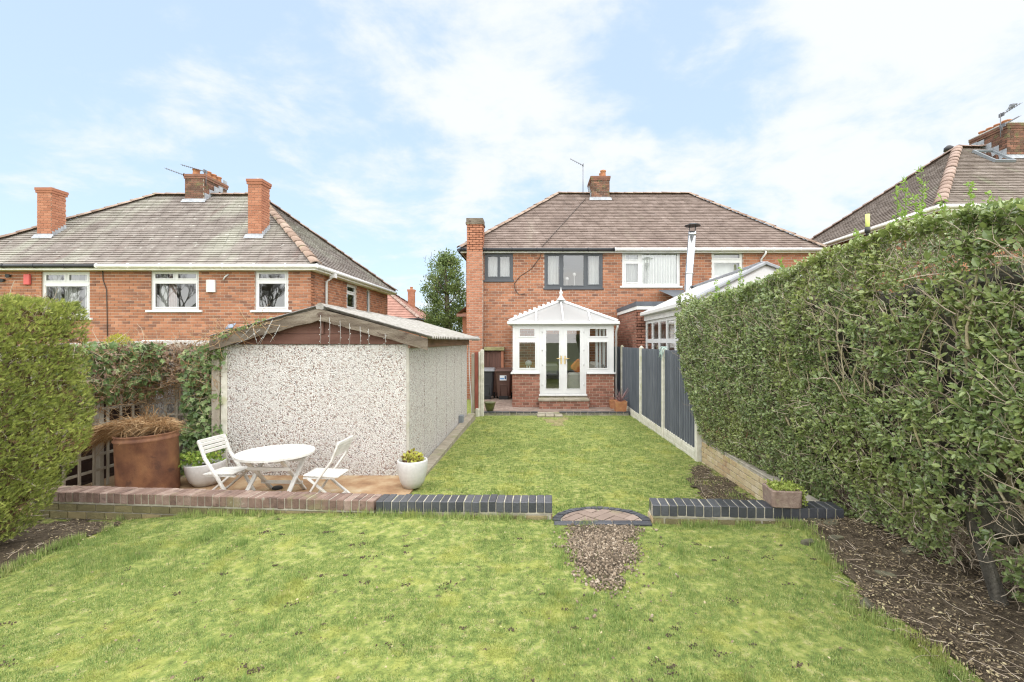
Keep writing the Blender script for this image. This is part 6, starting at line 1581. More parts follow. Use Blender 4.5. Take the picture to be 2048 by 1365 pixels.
pos = np.stack([c.x + r * np.cos(a), c.y + r * np.sin(a), c.z + 0.31 + RNG.random(n) * 0.17 * (1 - (r / 0.16) ** 2)], 1)
leaf_cloud('leaves', pos, rand_dirs(n, 0.9), RNG.uniform(0.035, 0.07, n), 'yellow_leaf', thing('bedding_plant', tuple(c + Vector((0, 0, 0.31))), 'lime and plum bedding plant in the white egg-shaped planter', 'plant'), wide=1.4, kind='stuff')
c = onz(413, 969, SLZ)
planter('planter', c, [(0.12, 0), (0.14, 0.005), (0.19, 0.07), (0.225, 0.17), (0.238, 0.28), (0.235, 0.295), (0.22, 0.295), (0.212, 0.22)], 'pot_white', 'wide white bowl planter behind the left-hand folding chair', 0.21, 0.245, tilt=R(-4))
n = 320; a = RNG.uniform(0, 6.28, n); r = 0.22 * np.sqrt(RNG.random(n))
pos = np.stack([c.x - 0.08 + r * np.cos(a) * 1.2, c.y + r * np.sin(a), c.z + 0.26 + RNG.random(n) * 0.16], 1)
leaf_cloud('leaves', pos, rand_dirs(n, 0.5), RNG.uniform(0.03, 0.065, n), 'bedding_leaf', thing('bedding_plant', tuple(c + Vector((0, 0, 0.25))), 'bright green plant spilling from the white bowl planter', 'plant'), wide=1.5, kind='stuff')
c = Vector((-1.28, 13.62, PZ))
planter('planter', c, [(0.07, 0), (0.09, 0.01), (0.135, 0.14), (0.155, 0.235), (0.165, 0.24), (0.165, 0.27), (0.145, 0.27), (0.14, 0.2)], 'pot_green', 'small green glazed pot at the patio edge by the concrete post', 0.14, 0.22)
def box_pot(c, w, h, label):
    t = thing('planter', tuple(c), label, 'planter')
    b = MB(); v = [(-w * 0.42, -w * 0.42, 0), (w * 0.42, -w * 0.42, 0), (w * 0.42, w * 0.42, 0), (-w * 0.42, w * 0.42, 0), (-w / 2, -w / 2, h), (w / 2, -w / 2, h), (w / 2, w / 2, h), (-w / 2, w / 2, h)]
    i_ = [(x * 0.88, y * 0.88, h) for x, y, z in v[4:]] + [(x * 0.85, y * 0.85, h - 0.05) for x, y, z in v[4:]]
    f = [(3, 2, 1, 0), (0, 1, 5, 4), (1, 2, 6, 5), (2, 3, 7, 6), (3, 0, 4, 7)] + [(4 + k, 4 + (k + 1) % 4, 8 + (k + 1) % 4, 8 + k) for k in range(4)] + [(8 + k, 8 + (k + 1) % 4, 12 + (k + 1) % 4, 12 + k) for k in range(4)] + [(12, 13, 14, 15)]
    b.add([tuple(Vector(c) + Vector(p)) for p in v + i_], f); b.build('pot', MT['terracotta'], t)
    return t
box_pot(Vector((2.42, 13.62, PZ)), 0.34, 0.30, 'square terracotta planter holding the spiky cordyline at the patio corner')
n = 26; a = RNG.uniform(0, 6.28, n); el = RNG.uniform(0.5, 1.45, n)
d0 = np.stack([np.cos(a) * np.cos(el), np.sin(a) * np.cos(el), np.sin(el)], 1)
st_ = np.tile([2.42, 13.62, PZ + 0.27], (n, 1)); ln_ = RNG.uniform(0.26, 0.50, n)
paths = np.stack([st_ + d0 * (ln_ * s)[:, None] + np.array([0, 0, -0.22])[None] * ((1 - d0[:, 2]) * s * s * ln_)[:, None] for s in (0, 0.3, 0.6, 0.85, 1.0)], 1)
strips('cordyline', paths, 0.014, 'cordyline', None, 'spiky purple cordyline in the square terracotta planter', 'plant')
box_pot(Vector((2.36, 14.3, PZ)), 0.28, 0.24, 'small terracotta planter tucked behind the square one by the downpipe')
# stone trough with sedum on the black wall
c = Vector((2.30, 4.475, 0.183))
tr = thing('trough', tuple(c), 'brown stone trough standing on the blue-black wall by the hedge', 'trough')
b = MB(); Tm = Matrix.Translation(c) @ Matrix.Rotation(R(-6), 4, 'Z')
def rrect(w, d, r, z, n=4): return [(sx * (w - r) + r * math.cos(a0 + q * math.pi / 2 / n), sy * (d - r) + r * math.sin(a0 + q * math.pi / 2 / n), z) for sx, sy, a0 in ((1, 1, 0), (-1, 1, math.pi / 2), (-1, -1, math.pi), (1, -1, 1.5 * math.pi)) for q in range(n + 1)]
TS_ = 0.78
rings = [rrect(0.15, 0.16, 0.035, 0), rrect(0.165, 0.175, 0.04, 0.012), rrect(0.172, 0.182, 0.04, 0.19), rrect(0.166, 0.176, 0.04, 0.2), rrect(0.142, 0.152, 0.03, 0.2), rrect(0.14, 0.15, 0.03, 0.15)]
k = len(rings[0]); b.v = [tuple(Tm @ (Vector(p) * TS_)) for r_ in rings for p in r_]
for j in range(len(rings) - 1):
    for i in range(k): b.f.append((j * k + i, j * k + (i + 1) % k, (j + 1) * k + (i + 1) % k, (j + 1) * k + i)); b.sm.append(False)
b.f += [tuple(reversed(range(k))), tuple(range((len(rings) - 1) * k, len(rings) * k))]; b.sm += [False, False]
b.build('body', MT['stone_trough'], tr)
n = 900
pos = np.stack([RNG.uniform(-0.14, 0.17, n), RNG.uniform(-0.15, 0.16, n), 0.18 + RNG.random(n) * 0.06], 1)
q = RNG.random(n) < 0.3
pos[q, 0] = RNG.uniform(0.16, 0.24, q.sum()); pos[q, 2] = RNG.uniform(0.02, 0.2, q.sum())
pos = (pos * TS_) @ np.array(Tm.to_3x3()).T + np.array(c)
leaf_cloud('leaves', pos, rand_dirs(n, 0.6), RNG.uniform(0.016, 0.034, n), 'sedum', thing('sedum', tuple(c + Vector((0, 0, 0.18))), 'yellow-green sedum trailing over the stone trough', 'plant'), wide=1.1, kind='stuff')

# ------------------------------------------------------------------ rusty drum with a dead plant
c = Vector((at(298, 900, 6.1).x, 6.1, SLZ))
DS = 0.80     # radius factor
dr = thing('steel_drum', tuple(c), 'large rusty steel drum used as a planter in front of the trellis', 'drum')
Td = Matrix.Translation(c) @ Matrix.Rotation(R(-2.2), 4, 'Y')
b = MB(); b.lathe([(r_ * DS, z_ - 0.04) for r_, z_ in [(0.40, 0.04), (0.405, 0.05), (0.405, 0.70), (0.42, 0.71), (0.424, 0.725), (0.41, 0.745), (0.405, 0.765), (0.418, 0.775), (0.418, 0.79), (0.398, 0.79), (0.392, 0.74), (0.39, 0.6)]], 56, Td); b.build('shell', MT['rust'], dr)
b = MB(); b.lathe([(0.31, 0.62), (0.305, 0.66), (0.2, 0.69), (0.01, 0.70)], 24, Td); b.build('soil', MT['pot_soil'], dr)
dp_ = thing('dead_plant', tuple(c + Vector((0, 0, 0.72))), 'dry brown plant flopping out of the rusty drum', 'plant')
n = 4200
a = RNG.uniform(0, 6.28, n); r = 0.27 * np.sqrt(RNG.random(n))
st_ = np.stack([c.x + r * np.cos(a), c.y + r * np.sin(a), c.z + 0.72 + RNG.random(n) * 0.10], 1)
# most stalks fall to the left
left = RNG.random(n) < 0.32
q_ = RNG.random(left.sum()); st_[left, 0] = c.x - 0.2 - q_ * 0.42; st_[left, 1] -= 0.05; st_[left, 2] = c.z + 0.78 - 0.22 * q_ ** 1.5 + RNG.random(left.sum()) * 0.08
dd = np.stack([np.cos(a * 3) * 0.8 - 0.15, np.sin(a * 3) * 0.8 - 0.1, RNG.uniform(0.0, 1.0, n)], 1); st_[:, 2] += 0.10 * vnoise(st_[:, 0], st_[:, 1], 5, 6.0)
dd[left] = np.stack([RNG.normal(-0.9, 0.2, left.sum()), RNG.normal(-0.1, 0.35, left.sum()), RNG.normal(0.1, 0.25, left.sum())], 1)
dd /= np.linalg.norm(dd, axis=1, keepdims=True); ln_ = RNG.uniform(0.08, 0.26, n); ln_[left] *= 1.5
paths = np.stack([st_ + dd * (ln_ * s)[:, None] + np.array([0, 0, -1.0])[None] * (ln_ * 0.55 * s * s)[:, None] for s in (0, 0.35, 0.7, 1.0)], 1)
strips('stalks', paths + RNG.normal(scale=0.012, size=paths.shape), RNG.uniform(0.0018, 0.005, n), 'straw', dp_, kind='stuff')
n = 46; st_ = np.stack([c.x - 0.02 + RNG.normal(0, 0.05, n), c.y + RNG.normal(0, 0.04, n), np.full(n, c.z + 0.75)], 1)
paths = wander(st_, np.stack([RNG.normal(0.05, 0.22, n), RNG.normal(0, 0.2, n), np.ones(n)], 1), 5, RNG.uniform(0.04, 0.09, n), 0.16)
twigs('upright_stems', paths, 0.006, 'straw', dp_, kind='stuff')

# ------------------------------------------------------------------ trellis, neighbour's garage and shed behind it
def trellis():
    t = thing('trellis', (-5.2, 7.1, SLZ), 'weathered wooden trellis overgrown with ivy behind the rusty drum', 'trellis')
    # side run along X = -5.77
    for y in (5.55, 6.35, 7.1):
        b = MB(); b.cbox(-5.80, -5.73, y - 0.035, y + 0.035, SLZ - 0.1, 1.62, 0.005); b.build('post', MT['wood_grey'], t)
    for k in range(9):
        z = 0.0 + 0.195 * k; b = MB(); b.cbox(-5.725, -5.705, 5.45, 7.1, z, z + 0.036, 0.003); b.build('slat', MT['wood_grey'], t)
    for k in range(8):
        y = 5.58 + 0.2 * k; b = MB(); b.cbox(-5.703, -5.685, y, y + 0.036, SLZ, 1.6, 0.003); b.build('slat', MT['wood_grey'], t)
    # end run facing the garden
    for x in (-5.3, -4.90):
        b = MB(); b.cbox(x - 0.04, x + 0.04, 7.1, 7.17, SLZ - 0.1, 1.68, 0.005); b.build('post', MT['wood_grey'], t)
    for k in range(9):
        z = 0.0 + 0.2 * k; b = MB(); b.cbox(-5.70, -4.58, 7.078, 7.098, z, z + 0.036, 0.003); b.build('slat', MT['wood_grey'], t)
    for k in range(7):
        x = -5.62 + 0.165 * k; b = MB(); b.cbox(x, x + 0.034, 7.058, 7.076, SLZ, 1.62, 0.003); b.build('slat', MT['wood_grey'], t)
trellis()
sh = thing('shed', (-6.6, 6.3, -0.3), 'dark stained timber shed showing through the trellis', 'shed')
for k in range(14):
    b = MB(); b.cbox(-6.05, -6.02, 5.0, 7.3, -0.3 + 0.125 * k, -0.18 + 0.125 * k, 0.004); b.build('board', MT['wood_dark'], sh)
b = MB(); b.box(-7.6, -6.06, 5.0, 7.3, -0.3, 1.42); b.build('body', MT['wood_dark'], sh)
ng = thing('garage', (-6.5, 7.5, -0.5), 'neighbour\'s low pebbledashed garage roofed with pale corrugated sheet behind the ivy', 'garage')
b = MB(); b.box(-8.6, -4.62, 7.45, 11.5, -0.6, 1.52); b.build('wall', MT['pebbledash'], ng)
ys = np.linspace(-8.75, -4.56, 230); V = []; F = []
for i, x in enumerate(ys):
    for y, z in ((7.3, 1.575), (9.4, 1.66), (11.7, 1.70)): V.append((x, y, z + 0.018 * math.sin(2 * math.pi * x / 0.12)))
for i in range(len(ys) - 1):
    for j in range(2): a_ = i * 3 + j; F.append((a_, a_ + 3, a_ + 4, a_ + 1))
np_mesh('roof_sheet', np.array(V), np.array(F), MT['asbestos'], ng, smooth=True)
wp_ = thing('garage_door', (-7.2, 12.2, 0.5), 'white ribbed panel just above the corrugated roof behind the ivy', 'door')
for k in range(14):
    x = at(283, 680, 12.2).x + k * 0.11; b = MB(); b.cbox(x, x + 0.104, 12.2, 12.23, -0.6, 1.72, 0.006); b.build('panel', MT['white_dirty'], wp_)
# ------------------------------------------------------------------ ivy on the trellis
iv = thing('ivy', (-5.0, 7.0, 0.0), 'tangle of green and dead brown ivy covering the top of the trellis', 'ivy')
def ivy_points(n, dead):
    # frontal part
    x = RNG.uniform(-5.75, -4.45, n); z = RNG.uniform(-0.2, 1.66, n); y = 7.0 - RNG.random(n) ** 1.5 * 0.22
    keep = (z > 1.18) | ((x > -5.05) & (RNG.random(n) < 0.75 - 0.25 * (z < 0.3)))
    if dead: keep = (z > 1.05) & (RNG.random(n) < np.clip((z - 1.0) / 0.35, 0, 1))
    f = np.stack([x, y, z], 1)[keep]
    # side part along X = -5.7
    m_ = n // 2
    y2 = RNG.uniform(5.4, 7.1, m_); z2 = RNG.uniform(0.9, 1.66, m_); x2 = -5.66 + RNG.random(m_) ** 1.5 * 0.2
    k2 = (z2 > 1.12) | (RNG.random(m_) < 0.25)
    return np.concatenate([f, np.stack([x2, y2, z2], 1)[k2]])
p = ivy_points(5200, False); k = vnoise(p[:, 0] * 3 + p[:, 1], p[:, 2] * 3, 2) > np.where(p[:, 2] > 1.25, 0.5, 0.3); p = p[k]
d_ = RNG.normal(size=(len(p), 3)) * 0.5 + np.array([0.15, -0.3, -0.7])
leaf_cloud('green_leaves', p, d_, RNG.uniform(0.045, 0.10, len(p)), 'ivy', iv, ups=np.tile([0.2, -1.0, 0.35], (len(p), 1)) + RNG.normal(size=(len(p), 3)) * 0.35, tv=IVY_V, tf=IVY_F3, wide=0.95, kind='stuff')
p = ivy_points(4200, True)
leaf_cloud('dead_leaves', p, rand_dirs(len(p), -0.4), RNG.uniform(0.03, 0.07, len(p)), 'ivy_dead', iv, tv=IVY_V, tf=IVY_F3, wide=0.8, kind='stuff')
p = ivy_points(3200, True); p[:, 2] -= RNG.random(len(p)) ** 2 * 0.5
twigs('dead_stems', wander(p, rand_dirs(len(p), 0.0), 5, RNG.uniform(0.03, 0.08, len(p)), 0.35), RNG.uniform(0.002, 0.005, len(p)), 'straw', iv, kind='stuff')
p = ivy_points(900, False)
twigs('stems', wander(p, rand_dirs(len(p), -0.3), 5, RNG.uniform(0.04, 0.09, len(p)), 0.3), RNG.uniform(0.002, 0.005, len(p)), 'twig', iv, kind='stuff')
# ivy creeping over the garage corner and roof edge
iv2 = thing('ivy', (-4.4, 6.7, 1.6), 'thin ivy creeping over the left corner of the garage roof', 'ivy')
n = 150; s = RNG.random(n) ** 1.3; xx = -4.5 + s * 0.75 ; zz = 1.70 + 0.28 * s + RNG.random(n) * 0.08 - 0.02
p = np.stack([xx, 6.62 + RNG.random(n) * 0.35, zz], 1)
n2 = 190; p2 = np.stack([RNG.uniform(-4.62, -4.36, n2), 6.72 + RNG.random(n2) * 0.06, np.where(RNG.random(n2) < 0.5, RNG.uniform(1.3, 1.68, n2), RNG.uniform(-0.2, 0.5, n2))], 1)
p = np.concatenate([p, p2])
leaf_cloud('leaves', p, rand_dirs(len(p), 0.2), RNG.uniform(0.035, 0.07, len(p)), 'ivy', iv2, tv=IVY_V, tf=IVY_F3, kind='stuff')
st_ = np.stack([RNG.uniform(-4.6, -3.6, 60), RNG.uniform(6.5, 6.7, 60), np.zeros(60)], 1); st_[:, 2] = 1.72 + 0.28 * (st_[:, 0] + 4.5)
twigs('stems', wander(st_, rand_dirs(60, 0.1), 6, 0.07, 0.3), 0.004, 'straw', iv2, kind='stuff')
# golden conifer and big-leaved shrub peeping over
gb = thing('golden_shrub', (-6.6, 7.6, -0.5), 'bright yellow-green conifer peeping over the ivy', 'shrub')
cc_ = at(237, 690, 7.35); n = 2600
a = RNG.uniform(0, 6.28, n); r = np.sqrt(RNG.random(n)); h = RNG.random(n)
pos = np.stack([cc_.x + 0.30 * r * np.cos(a), cc_.y + 0.12 * r * np.sin(a), 1.3 + (0.50 * np.sqrt(1 - r * r * 0.9)) * (0.6 + 0.4 * h)], 1)
leaf_cloud('foliage', pos, rand_dirs(n, 1.4), RNG.uniform(0.03, 0.06, n), 'bush_gold', gb, wide=0.35, kind='stuff')
b = MB(); b.tube([(cc_.x, cc_.y, -0.6), (cc_.x, cc_.y, 1.5)], 0.03, 8); b.build('stem', MT['bark'], gb)

# ------------------------------------------------------------------ conifer hedge on the left
def conifer():
    t = thing('conifer_hedge', (-4.7, 3.2, 0), 'clipped bright green conifer hedge at the left edge of the lawn', 'hedge')
    xf, ye, zt, y0 = -4.19, 4.60, 2.06, 1.6
    def surface(n):
        """points on the front face, the far end and the top, with outward normals"""
        u = RNG.random(n); kind = RNG.random(n)
        P = np.zeros((n, 3)); N = np.zeros((n, 3))
        a = kind < 0.62                      # garden face
        P[a] = np.stack([np.full(a.sum(), xf), y0 + (ye - y0) * RNG.random(a.sum()) ** 0.75, 0.06 + (zt - 0.06) * RNG.random(a.sum())], 1); N[a] = (1, 0, 0)
        b_ = (kind >= 0.62) & (kind < 0.78)  # far end
        P[b_] = np.stack([RNG.uniform(-5.4, xf, b_.sum()), np.full(b_.sum(), ye), 0.06 + (zt - 0.06) * RNG.random(b_.sum())], 1); N[b_] = (0, 1, 0)
        c_ = kind >= 0.78                    # top
        P[c_] = np.stack([RNG.uniform(-5.4, xf, c_.sum()), y0 + (ye - y0) * RNG.random(c_.sum()) ** 0.75, np.full(c_.sum(), zt)], 1); N[c_] = (0, 0, 1)
        return P, N
    def shape(P, N):
        # round the long edges and taper the far lower corner; lumps
        x, y, z = P.T.copy()
        top = np.clip((z - (zt - 0.22)) / 0.22, 0, 1); x = x - 0.07 * top ** 2 * (x > xf - 0.05)
        edge = np.clip((x - (xf - 0.25)) / 0.25, 0, 1); z = z - 0.05 * edge ** 2 * (N[:, 2] > 0.5)
        far = np.clip((y - (ye - 0.35)) / 0.35, 0, 1); x = x - 0.07 * far ** 2
        low = np.clip((0.75 - z) / 0.75, 0, 1); y = y - 0.42 * low ** 1.2 * np.clip((y - 3.2) / 1.4, 0, 1); x = x - 0.12 * low
        lump = (fbm(y * 1.0 + x, z, 31, 2.6, 3) - 0.5) * 0.16
        return np.stack([x, y, z], 1) + N * lump[:, None]
    # spray: a flat frond with short side leaflets
    tv = [(0, 0, 0)]; tf = []
    tv = []; 
    def leaflet(x0, y0_, x1, y1_, w):
        b0 = len(tv); dx, dy = x1 - x0, y1_ - y0_; L_ = math.hypot(dx, dy); nx, ny = -dy / L_ * w, dx / L_ * w
        tv.extend([(x0 - nx, y0_ - ny, 0), (x0 + nx, y0_ + ny, 0), (x1, y1_, 0.02)]); tf.append((b0, b0 + 1, b0 + 2))
    leaflet(0, 0, 0, 1.0, 0.045)
    for k, (yy, l) in enumerate(((0.15, 0.34), (0.38, 0.36), (0.6, 0.28))):
        for s in (-1, 1): leaflet(0, yy, s * l * 0.62, yy + l * 0.85, 0.055)
    n = 68000
    P, N = surface(n); depth = RNG.random(n) ** 2.2 * 0.22
    P = shape(P, N) - N * depth[:, None]
    d_ = N * 0.75 + RNG.normal(scale=0.45, size=(n, 3)) + np.array([0.0, 0.10, 0.75])
    ok = vnoise(P[:, 1] * 1.0 + P[:, 0], P[:, 2], 41, 7.0) * 0.6 + vnoise(P[:, 1] + P[:, 0], P[:, 2], 43, 16.0) * 0.5 + RNG.random(n) * 0.5 > 0.62
    low = (P[:, 2] < 0.35) & (RNG.random(n) < 0.35)
    ok &= ~low
    P, d_, N = P[ok], d_[ok], N[ok]
    rot = frames(d_, N + RNG.normal(scale=0.5, size=N.shape)); sz = RNG.uniform(0.024, 0.058, len(P))
    V, F = scatter(tv, tf, P, rot, sz)
    np_mesh('foliage', V, F, MT['conifer'], t, rnd=np.repeat(RNG.random(len(P)), len(tv)), kind='stuff')
    n = 9000
    P, N = surface(n); P = shape(P, N) - N * (0.10 + RNG.random(n)[:, None] * 0.22)
    V, F = scatter(tv, tf, P, frames(rand_dirs(n, 0.3), rand_dirs(n)), RNG.uniform(0.05, 0.10, n))
    np_mesh('dead_foliage', V, F, MT['conifer_dead'], t, rnd=np.repeat(RNG.random(n), len(tv)), kind='stuff')
    n = 700
    P, N = surface(n); P = shape(P, N) - N * 0.14
    twigs('twigs', wander(P, rand_dirs(n, 0.8), 4, 0.06, 0.25), 0.004, 'twig', t, kind='stuff')
    for k in range(6):
        y = 2.2 + 0.42 * k; b = MB(); b.tube([(-4.75, y, -0.05), (-4.72, y + 0.03, 0.7), (-4.76, y, 1.8)], [0.05, 0.04, 0.015], 8); b.build('trunk', MT['bark_tree'], t)
    co = MB(); co.cbox(-5.3, -4.62, y0 + 0.2, 4.1, 0.25, 1.72, 0.2); co.build('dark_core', MT['conifer_dead'], t)  # added solid brown core, stands in for the dark inside of the hedge
conifer()

# ------------------------------------------------------------------ privet hedge on the right
def privet():
    t = thing('privet_hedge', (3.3, 4.5, 0), 'tall leafy privet hedge leaning over the right side of the lawn', 'hedge')
    YA, YB = 0.9, 7.85
    def top(y): return np.interp(y, [0.5, 2.3, 3.16, 4.0, 5.4, 7.0, 7.9], [2.3, 2.40, 2.50, 2.47, 2.40, 2.28, 2.19])
    def face(y, z):
        far = np.clip((y - 3.0) / 4.5, 0, 1)
        base = lerp(3.12, 2.78, far); mid = lerp(2.62, 2.42, far); hi = lerp(2.46, 2.30, far)
        x = np.where(z < 1.0, base + (mid - base) * np.clip(z, 0, 1) ** 0.8, mid + (hi - mid) * np.clip((z - 1.0) / 0.8, 0, 1))
        return x
    def sample(n, ybias=1.0):
        kind = RNG.random(n); y = YA + (YB - YA) * RNG.random(n) ** ybias
        P = np.zeros((n, 3)); N = np.zeros((n, 3))
        a = kind < 0.70
        z = 0.04 + (top(y) - 0.04) * RNG.random(n) ** 0.9
        P[a] = np.stack([face(y, z), y, z], 1)[a]; N[a] = (-0.97, -0.05, 0.25)
        b_ = (kind >= 0.70) & (kind < 0.90)
        x = 2.3 + 1.3 * RNG.random(n)
        x = np.maximum(x, face(y, top(y)))
        P[b_] = np.stack([x, y, top(y)], 1)[b_]; N[b_] = (-0.1, 0, 1)
        c_ = kind >= 0.90
        xe = face(np.full(n, YB), z) + RNG.random(n) * 0.9
        P[c_] = np.stack([xe, np.full(n, YB), z], 1)[c_]; N[c_] = (-0.2, 0.98, 0.1)
        # rounded shoulder and lumps
        r_ = np.clip((P[:, 2] - (top(P[:, 1]) - 0.16)) / 0.16, 0, 1)
        P[:, 0] += np.where(a, 0.10 * r_ ** 2, 0)
        P[:, 2] -= np.where(b_, 0.08 * np.clip((2.75 - P[:, 0]) / 0.4, 0, 1) ** 2, 0)
        lump = (fbm(P[:, 1] + 0.3 * P[:, 0], P[:, 2] + 0.5 * P[:, 0], 51, 2.2, 3) - 0.5) * 0.17
        P += N * lump[:, None]
        return P, N, a
    # leafy shoots: a short twig carrying opposite pairs of leaves
    n = 19000
    P, N, a = sample(n, 1.12)
    hole = vnoise(P[:, 1], P[:, 2], 61, 3.4) * 0.6 + vnoise(P[:, 1], P[:, 2], 62, 9) * 0.4
    near = np.clip((5.2 - P[:, 1]) / 3.0, 0, 1)
    thr = 0.28 + 0.16 * near + 0.40 * near * np.clip((0.95 - P[:, 2]) / 0.7, 0, 1)
    thr = np.where(P[:, 2] < 0.18, thr + 0.10, thr)
    ok = (hole + RNG.normal(scale=0.10, size=n) > thr) | (~a)
    P, N, a = P[ok], N[ok], a[ok]; m_ = len(P)
    sd_ = N * 0.75 + RNG.normal(scale=0.55, size=(m_, 3)) + np.array([0, 0.1, 0.55]); sd_ /= np.linalg.norm(sd_, axis=1, keepdims=True)
    sl_ = np.where(a, RNG.uniform(0.06, 0.14, m_), RNG.uniform(0.04, 0.085, m_))
    B0 = P - sd_ * (sl_ * 0.8)[:, None] - N * (RNG.random(m_) ** 2.0 * 0.07)[:, None]
    twigs('shoots', np.stack([B0, B0 + sd_ * sl_[:, None]], 1), RNG.uniform(0.0014, 0.003, m_), 'twig', t, kind='stuff')
    K = 8
    s = np.linspace(0.12, 1.0, K)[None, :] + RNG.normal(scale=0.03, size=(m_, K))
    perp = np.cross(sd_, RNG.normal(size=(m_, 3))); perp /= np.linalg.norm(perp, axis=1, keepdims=True); perp2 = np.cross(sd_, perp)
    ang = (np.arange(K) // 2 * (math.pi / 2) + np.arange(K) % 2 * math.pi)[None, :] + RNG.normal(scale=0.35, size=(m_, K))
    side = perp[:, None, :] * np.cos(ang)[:, :, None] + perp2[:, None, :] * np.sin(ang)[:, :, None]
    LP = B0[:, None, :] + sd_[:, None, :] * (sl_[:, None] * s)[:, :, None]
    LD = side * RNG.uniform(0.6, 1.1, (m_, K))[:, :, None] + sd_[:, None, :] * (0.25 + 0.55 * s)[:, :, None] + RNG.normal(scale=0.18, size=(m_, K, 3))
    LU = sd_[:, None, :] * 0.5 + N[:, None, :] * 0.9 - side * 0.2 + np.array([0, -0.15, 0.5]) + RNG.normal(scale=0.3, size=(m_, K, 3))
    big = RNG.uniform(0.72, 1.28, m_)[:, None] * np.interp(P[:, 1], [1, 3.5, 8], [1.08, 1.0, 0.9])[:, None]
    LS = big * RNG.uniform(0.022, 0.053, (m_, K)) * (1.2 - 0.4 * s)
    keep = RNG.random((m_, K)) < 0.93
    rot = frames(LD[keep], LU[keep]); s1 = LS[keep]; q = len(s1)
    V, F = scatter(LEAF_V, LEAF_F, LP[keep], rot, np.stack([s1 * RNG.uniform(0.95, 1.4, q), s1, s1], 1))
    shade = np.clip(RNG.random(m_)[:, None] * 0.62 + RNG.random((m_, K)) * 0.36, 0, 0.985); shade[RNG.random((m_, K)) < 0.010] = 0.999
    np_mesh('leaves', V, F, MT['privet'], t, rnd=np.repeat(shade[keep], len(LEAF_V)), kind='stuff')
    # sparse inner and outer leaves
    n = 12000
    P, N, a = sample(n); P = P - N * (0.2 + RNG.random(n)[:, None] * 0.55)
    leaf_cloud('inner_leaves', P, rand_dirs(n, 0.2), RNG.uniform(0.03, 0.05, n), 'privet', t, kind='stuff')
    n = 14000
    y = RNG.uniform(YA, YB, n); z = 0.1 + (top(y) - 0.1) * RNG.random(n)
    P = np.stack([3.75 + RNG.normal(0, 0.08, n), y, z], 1)
    leaf_cloud('back_leaves', P, rand_dirs(n, 0.2), RNG.uniform(0.045, 0.075, n), 'privet', t, kind='stuff')
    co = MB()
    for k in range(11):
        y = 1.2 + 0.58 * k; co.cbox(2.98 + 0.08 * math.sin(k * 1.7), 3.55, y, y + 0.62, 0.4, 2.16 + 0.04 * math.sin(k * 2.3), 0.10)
    co.build('dark_core', MT['old_post'], t, kind='stuff')  # added solid core: dark colour stands for shade in the gaps, blocks sky behind
    # twigs in the face and bare twiggy tangle low down
    n = 3600
    P, N, a = sample(n, 1.5); P = P - N * (0.0 + RNG.random(n)[:, None] * 0.10); P[:, 2] -= np.where(P[:, 2] > 1.9, 0.20, 0.0)
    d_ = RNG.normal(scale=0.35, size=(n, 3)) + np.array([-0.12, 0.35, 0.85])
    twigs('twigs', wander(P, d_, 5, RNG.uniform(0.02, 0.07, n), 0.25), RNG.uniform(0.0018, 0.0050, n), 'twig', t, kind='stuff')
    n = 1000
    y = YA + 4.2 * RNG.random(n); z = 0.05 + 1.4 * RNG.random(n) ** 1.4
    P = np.stack([face(y, z) + 0.10 + RNG.random(n) * 0.4, y, z], 1)
    twigs('bare_twigs', wander(P, rand_dirs(n, 0.1) + np.array([-0.5, 0, 0]), 7, RNG.uniform(0.03, 0.07, n), 0.42), RNG.uniform(0.002, 0.0055, n), 'twig', t, kind='stuff')
    # stems, each its own part, leaning out over the bed
    for k in range(64):
        y = 1.0 + 6.6 * (k + random.random() * 0.8) / 64
        xb = 3.12 + random.uniform(-0.05, 0.42) - 0.2 * max(0, (y - 4.4) / 3)
        xb = max(xb, 2.98)
        pts = [Vector((xb, y, -0.03))]; lean = Vector((random.uniform(-0.38, -0.12), random.uniform(0.05, 0.42), 1.0))
        n_ = 7; H = random.uniform(1.2, 2.1)
        for j in range(n_):
            lean += Vector((random.uniform(-0.12, 0.14), random.uniform(-0.14, 0.12), 0)); lv = lean.normalized() * H / n_
            q = pts[-1] + lv; q.x = max(q.x, float(face(q.y, q.z)) + 0.05); pts.append(q)
        r = random.uniform(0.008, 0.024)
        b = MB(); b.tube(pts, [r * (1 - 0.75 * j / n_) for j in range(n_ + 1)], 7); b.build('stem', MT['bark'], t)
    # forked branches showing in the face
    for k in range(150):
        y = 1.6 + 4.6 * random.random() ** 1.3; z = random.uniform(0.4, 1.8)
        p0 = Vector((float(face(y, z)) + random.uniform(-0.02, 0.06), y, z)); d = Vector((random.uniform(-0.15, 0.1), random.uniform(-0.1, 0.55), 1.0))
        pts = [p0]
        for j in range(6):
            d += Vector((random.uniform(-0.1, 0.1), random.uniform(-0.35, 0.3), random.uniform(-0.2, 0.15))); q = pts[-1] + d.normalized() * random.uniform(0.05, 0.10); q.x = min(max(q.x, float(face(q.y, min(q.z, 2.2))) - 0.02), float(face(q.y, min(q.z, 2.2))) + 0.15); pts.append(q)
        r = random.uniform(0.0045, 0.011)
        b = MB(); b.tube(pts, [r * (1 - 0.1 * j) for j in range(7)], 6)
        q = pts[3]; pp = [q]
        d2 = Vector((random.uniform(-0.2, 0.1), random.uniform(-0.8, 0.8), 0.6))
        for j in range(4): d2 += Vector((random.uniform(-0.2, 0.2), random.uniform(-0.3, 0.3), random.uniform(-0.2, 0.2))); pp.append(pp[-1] + d2.normalized() * 0.06)
        b.tube(pp, [r * 0.7 * (1 - 0.15 * j) for j in range(5)], 5); b.build('branch', MT['bark'], t)
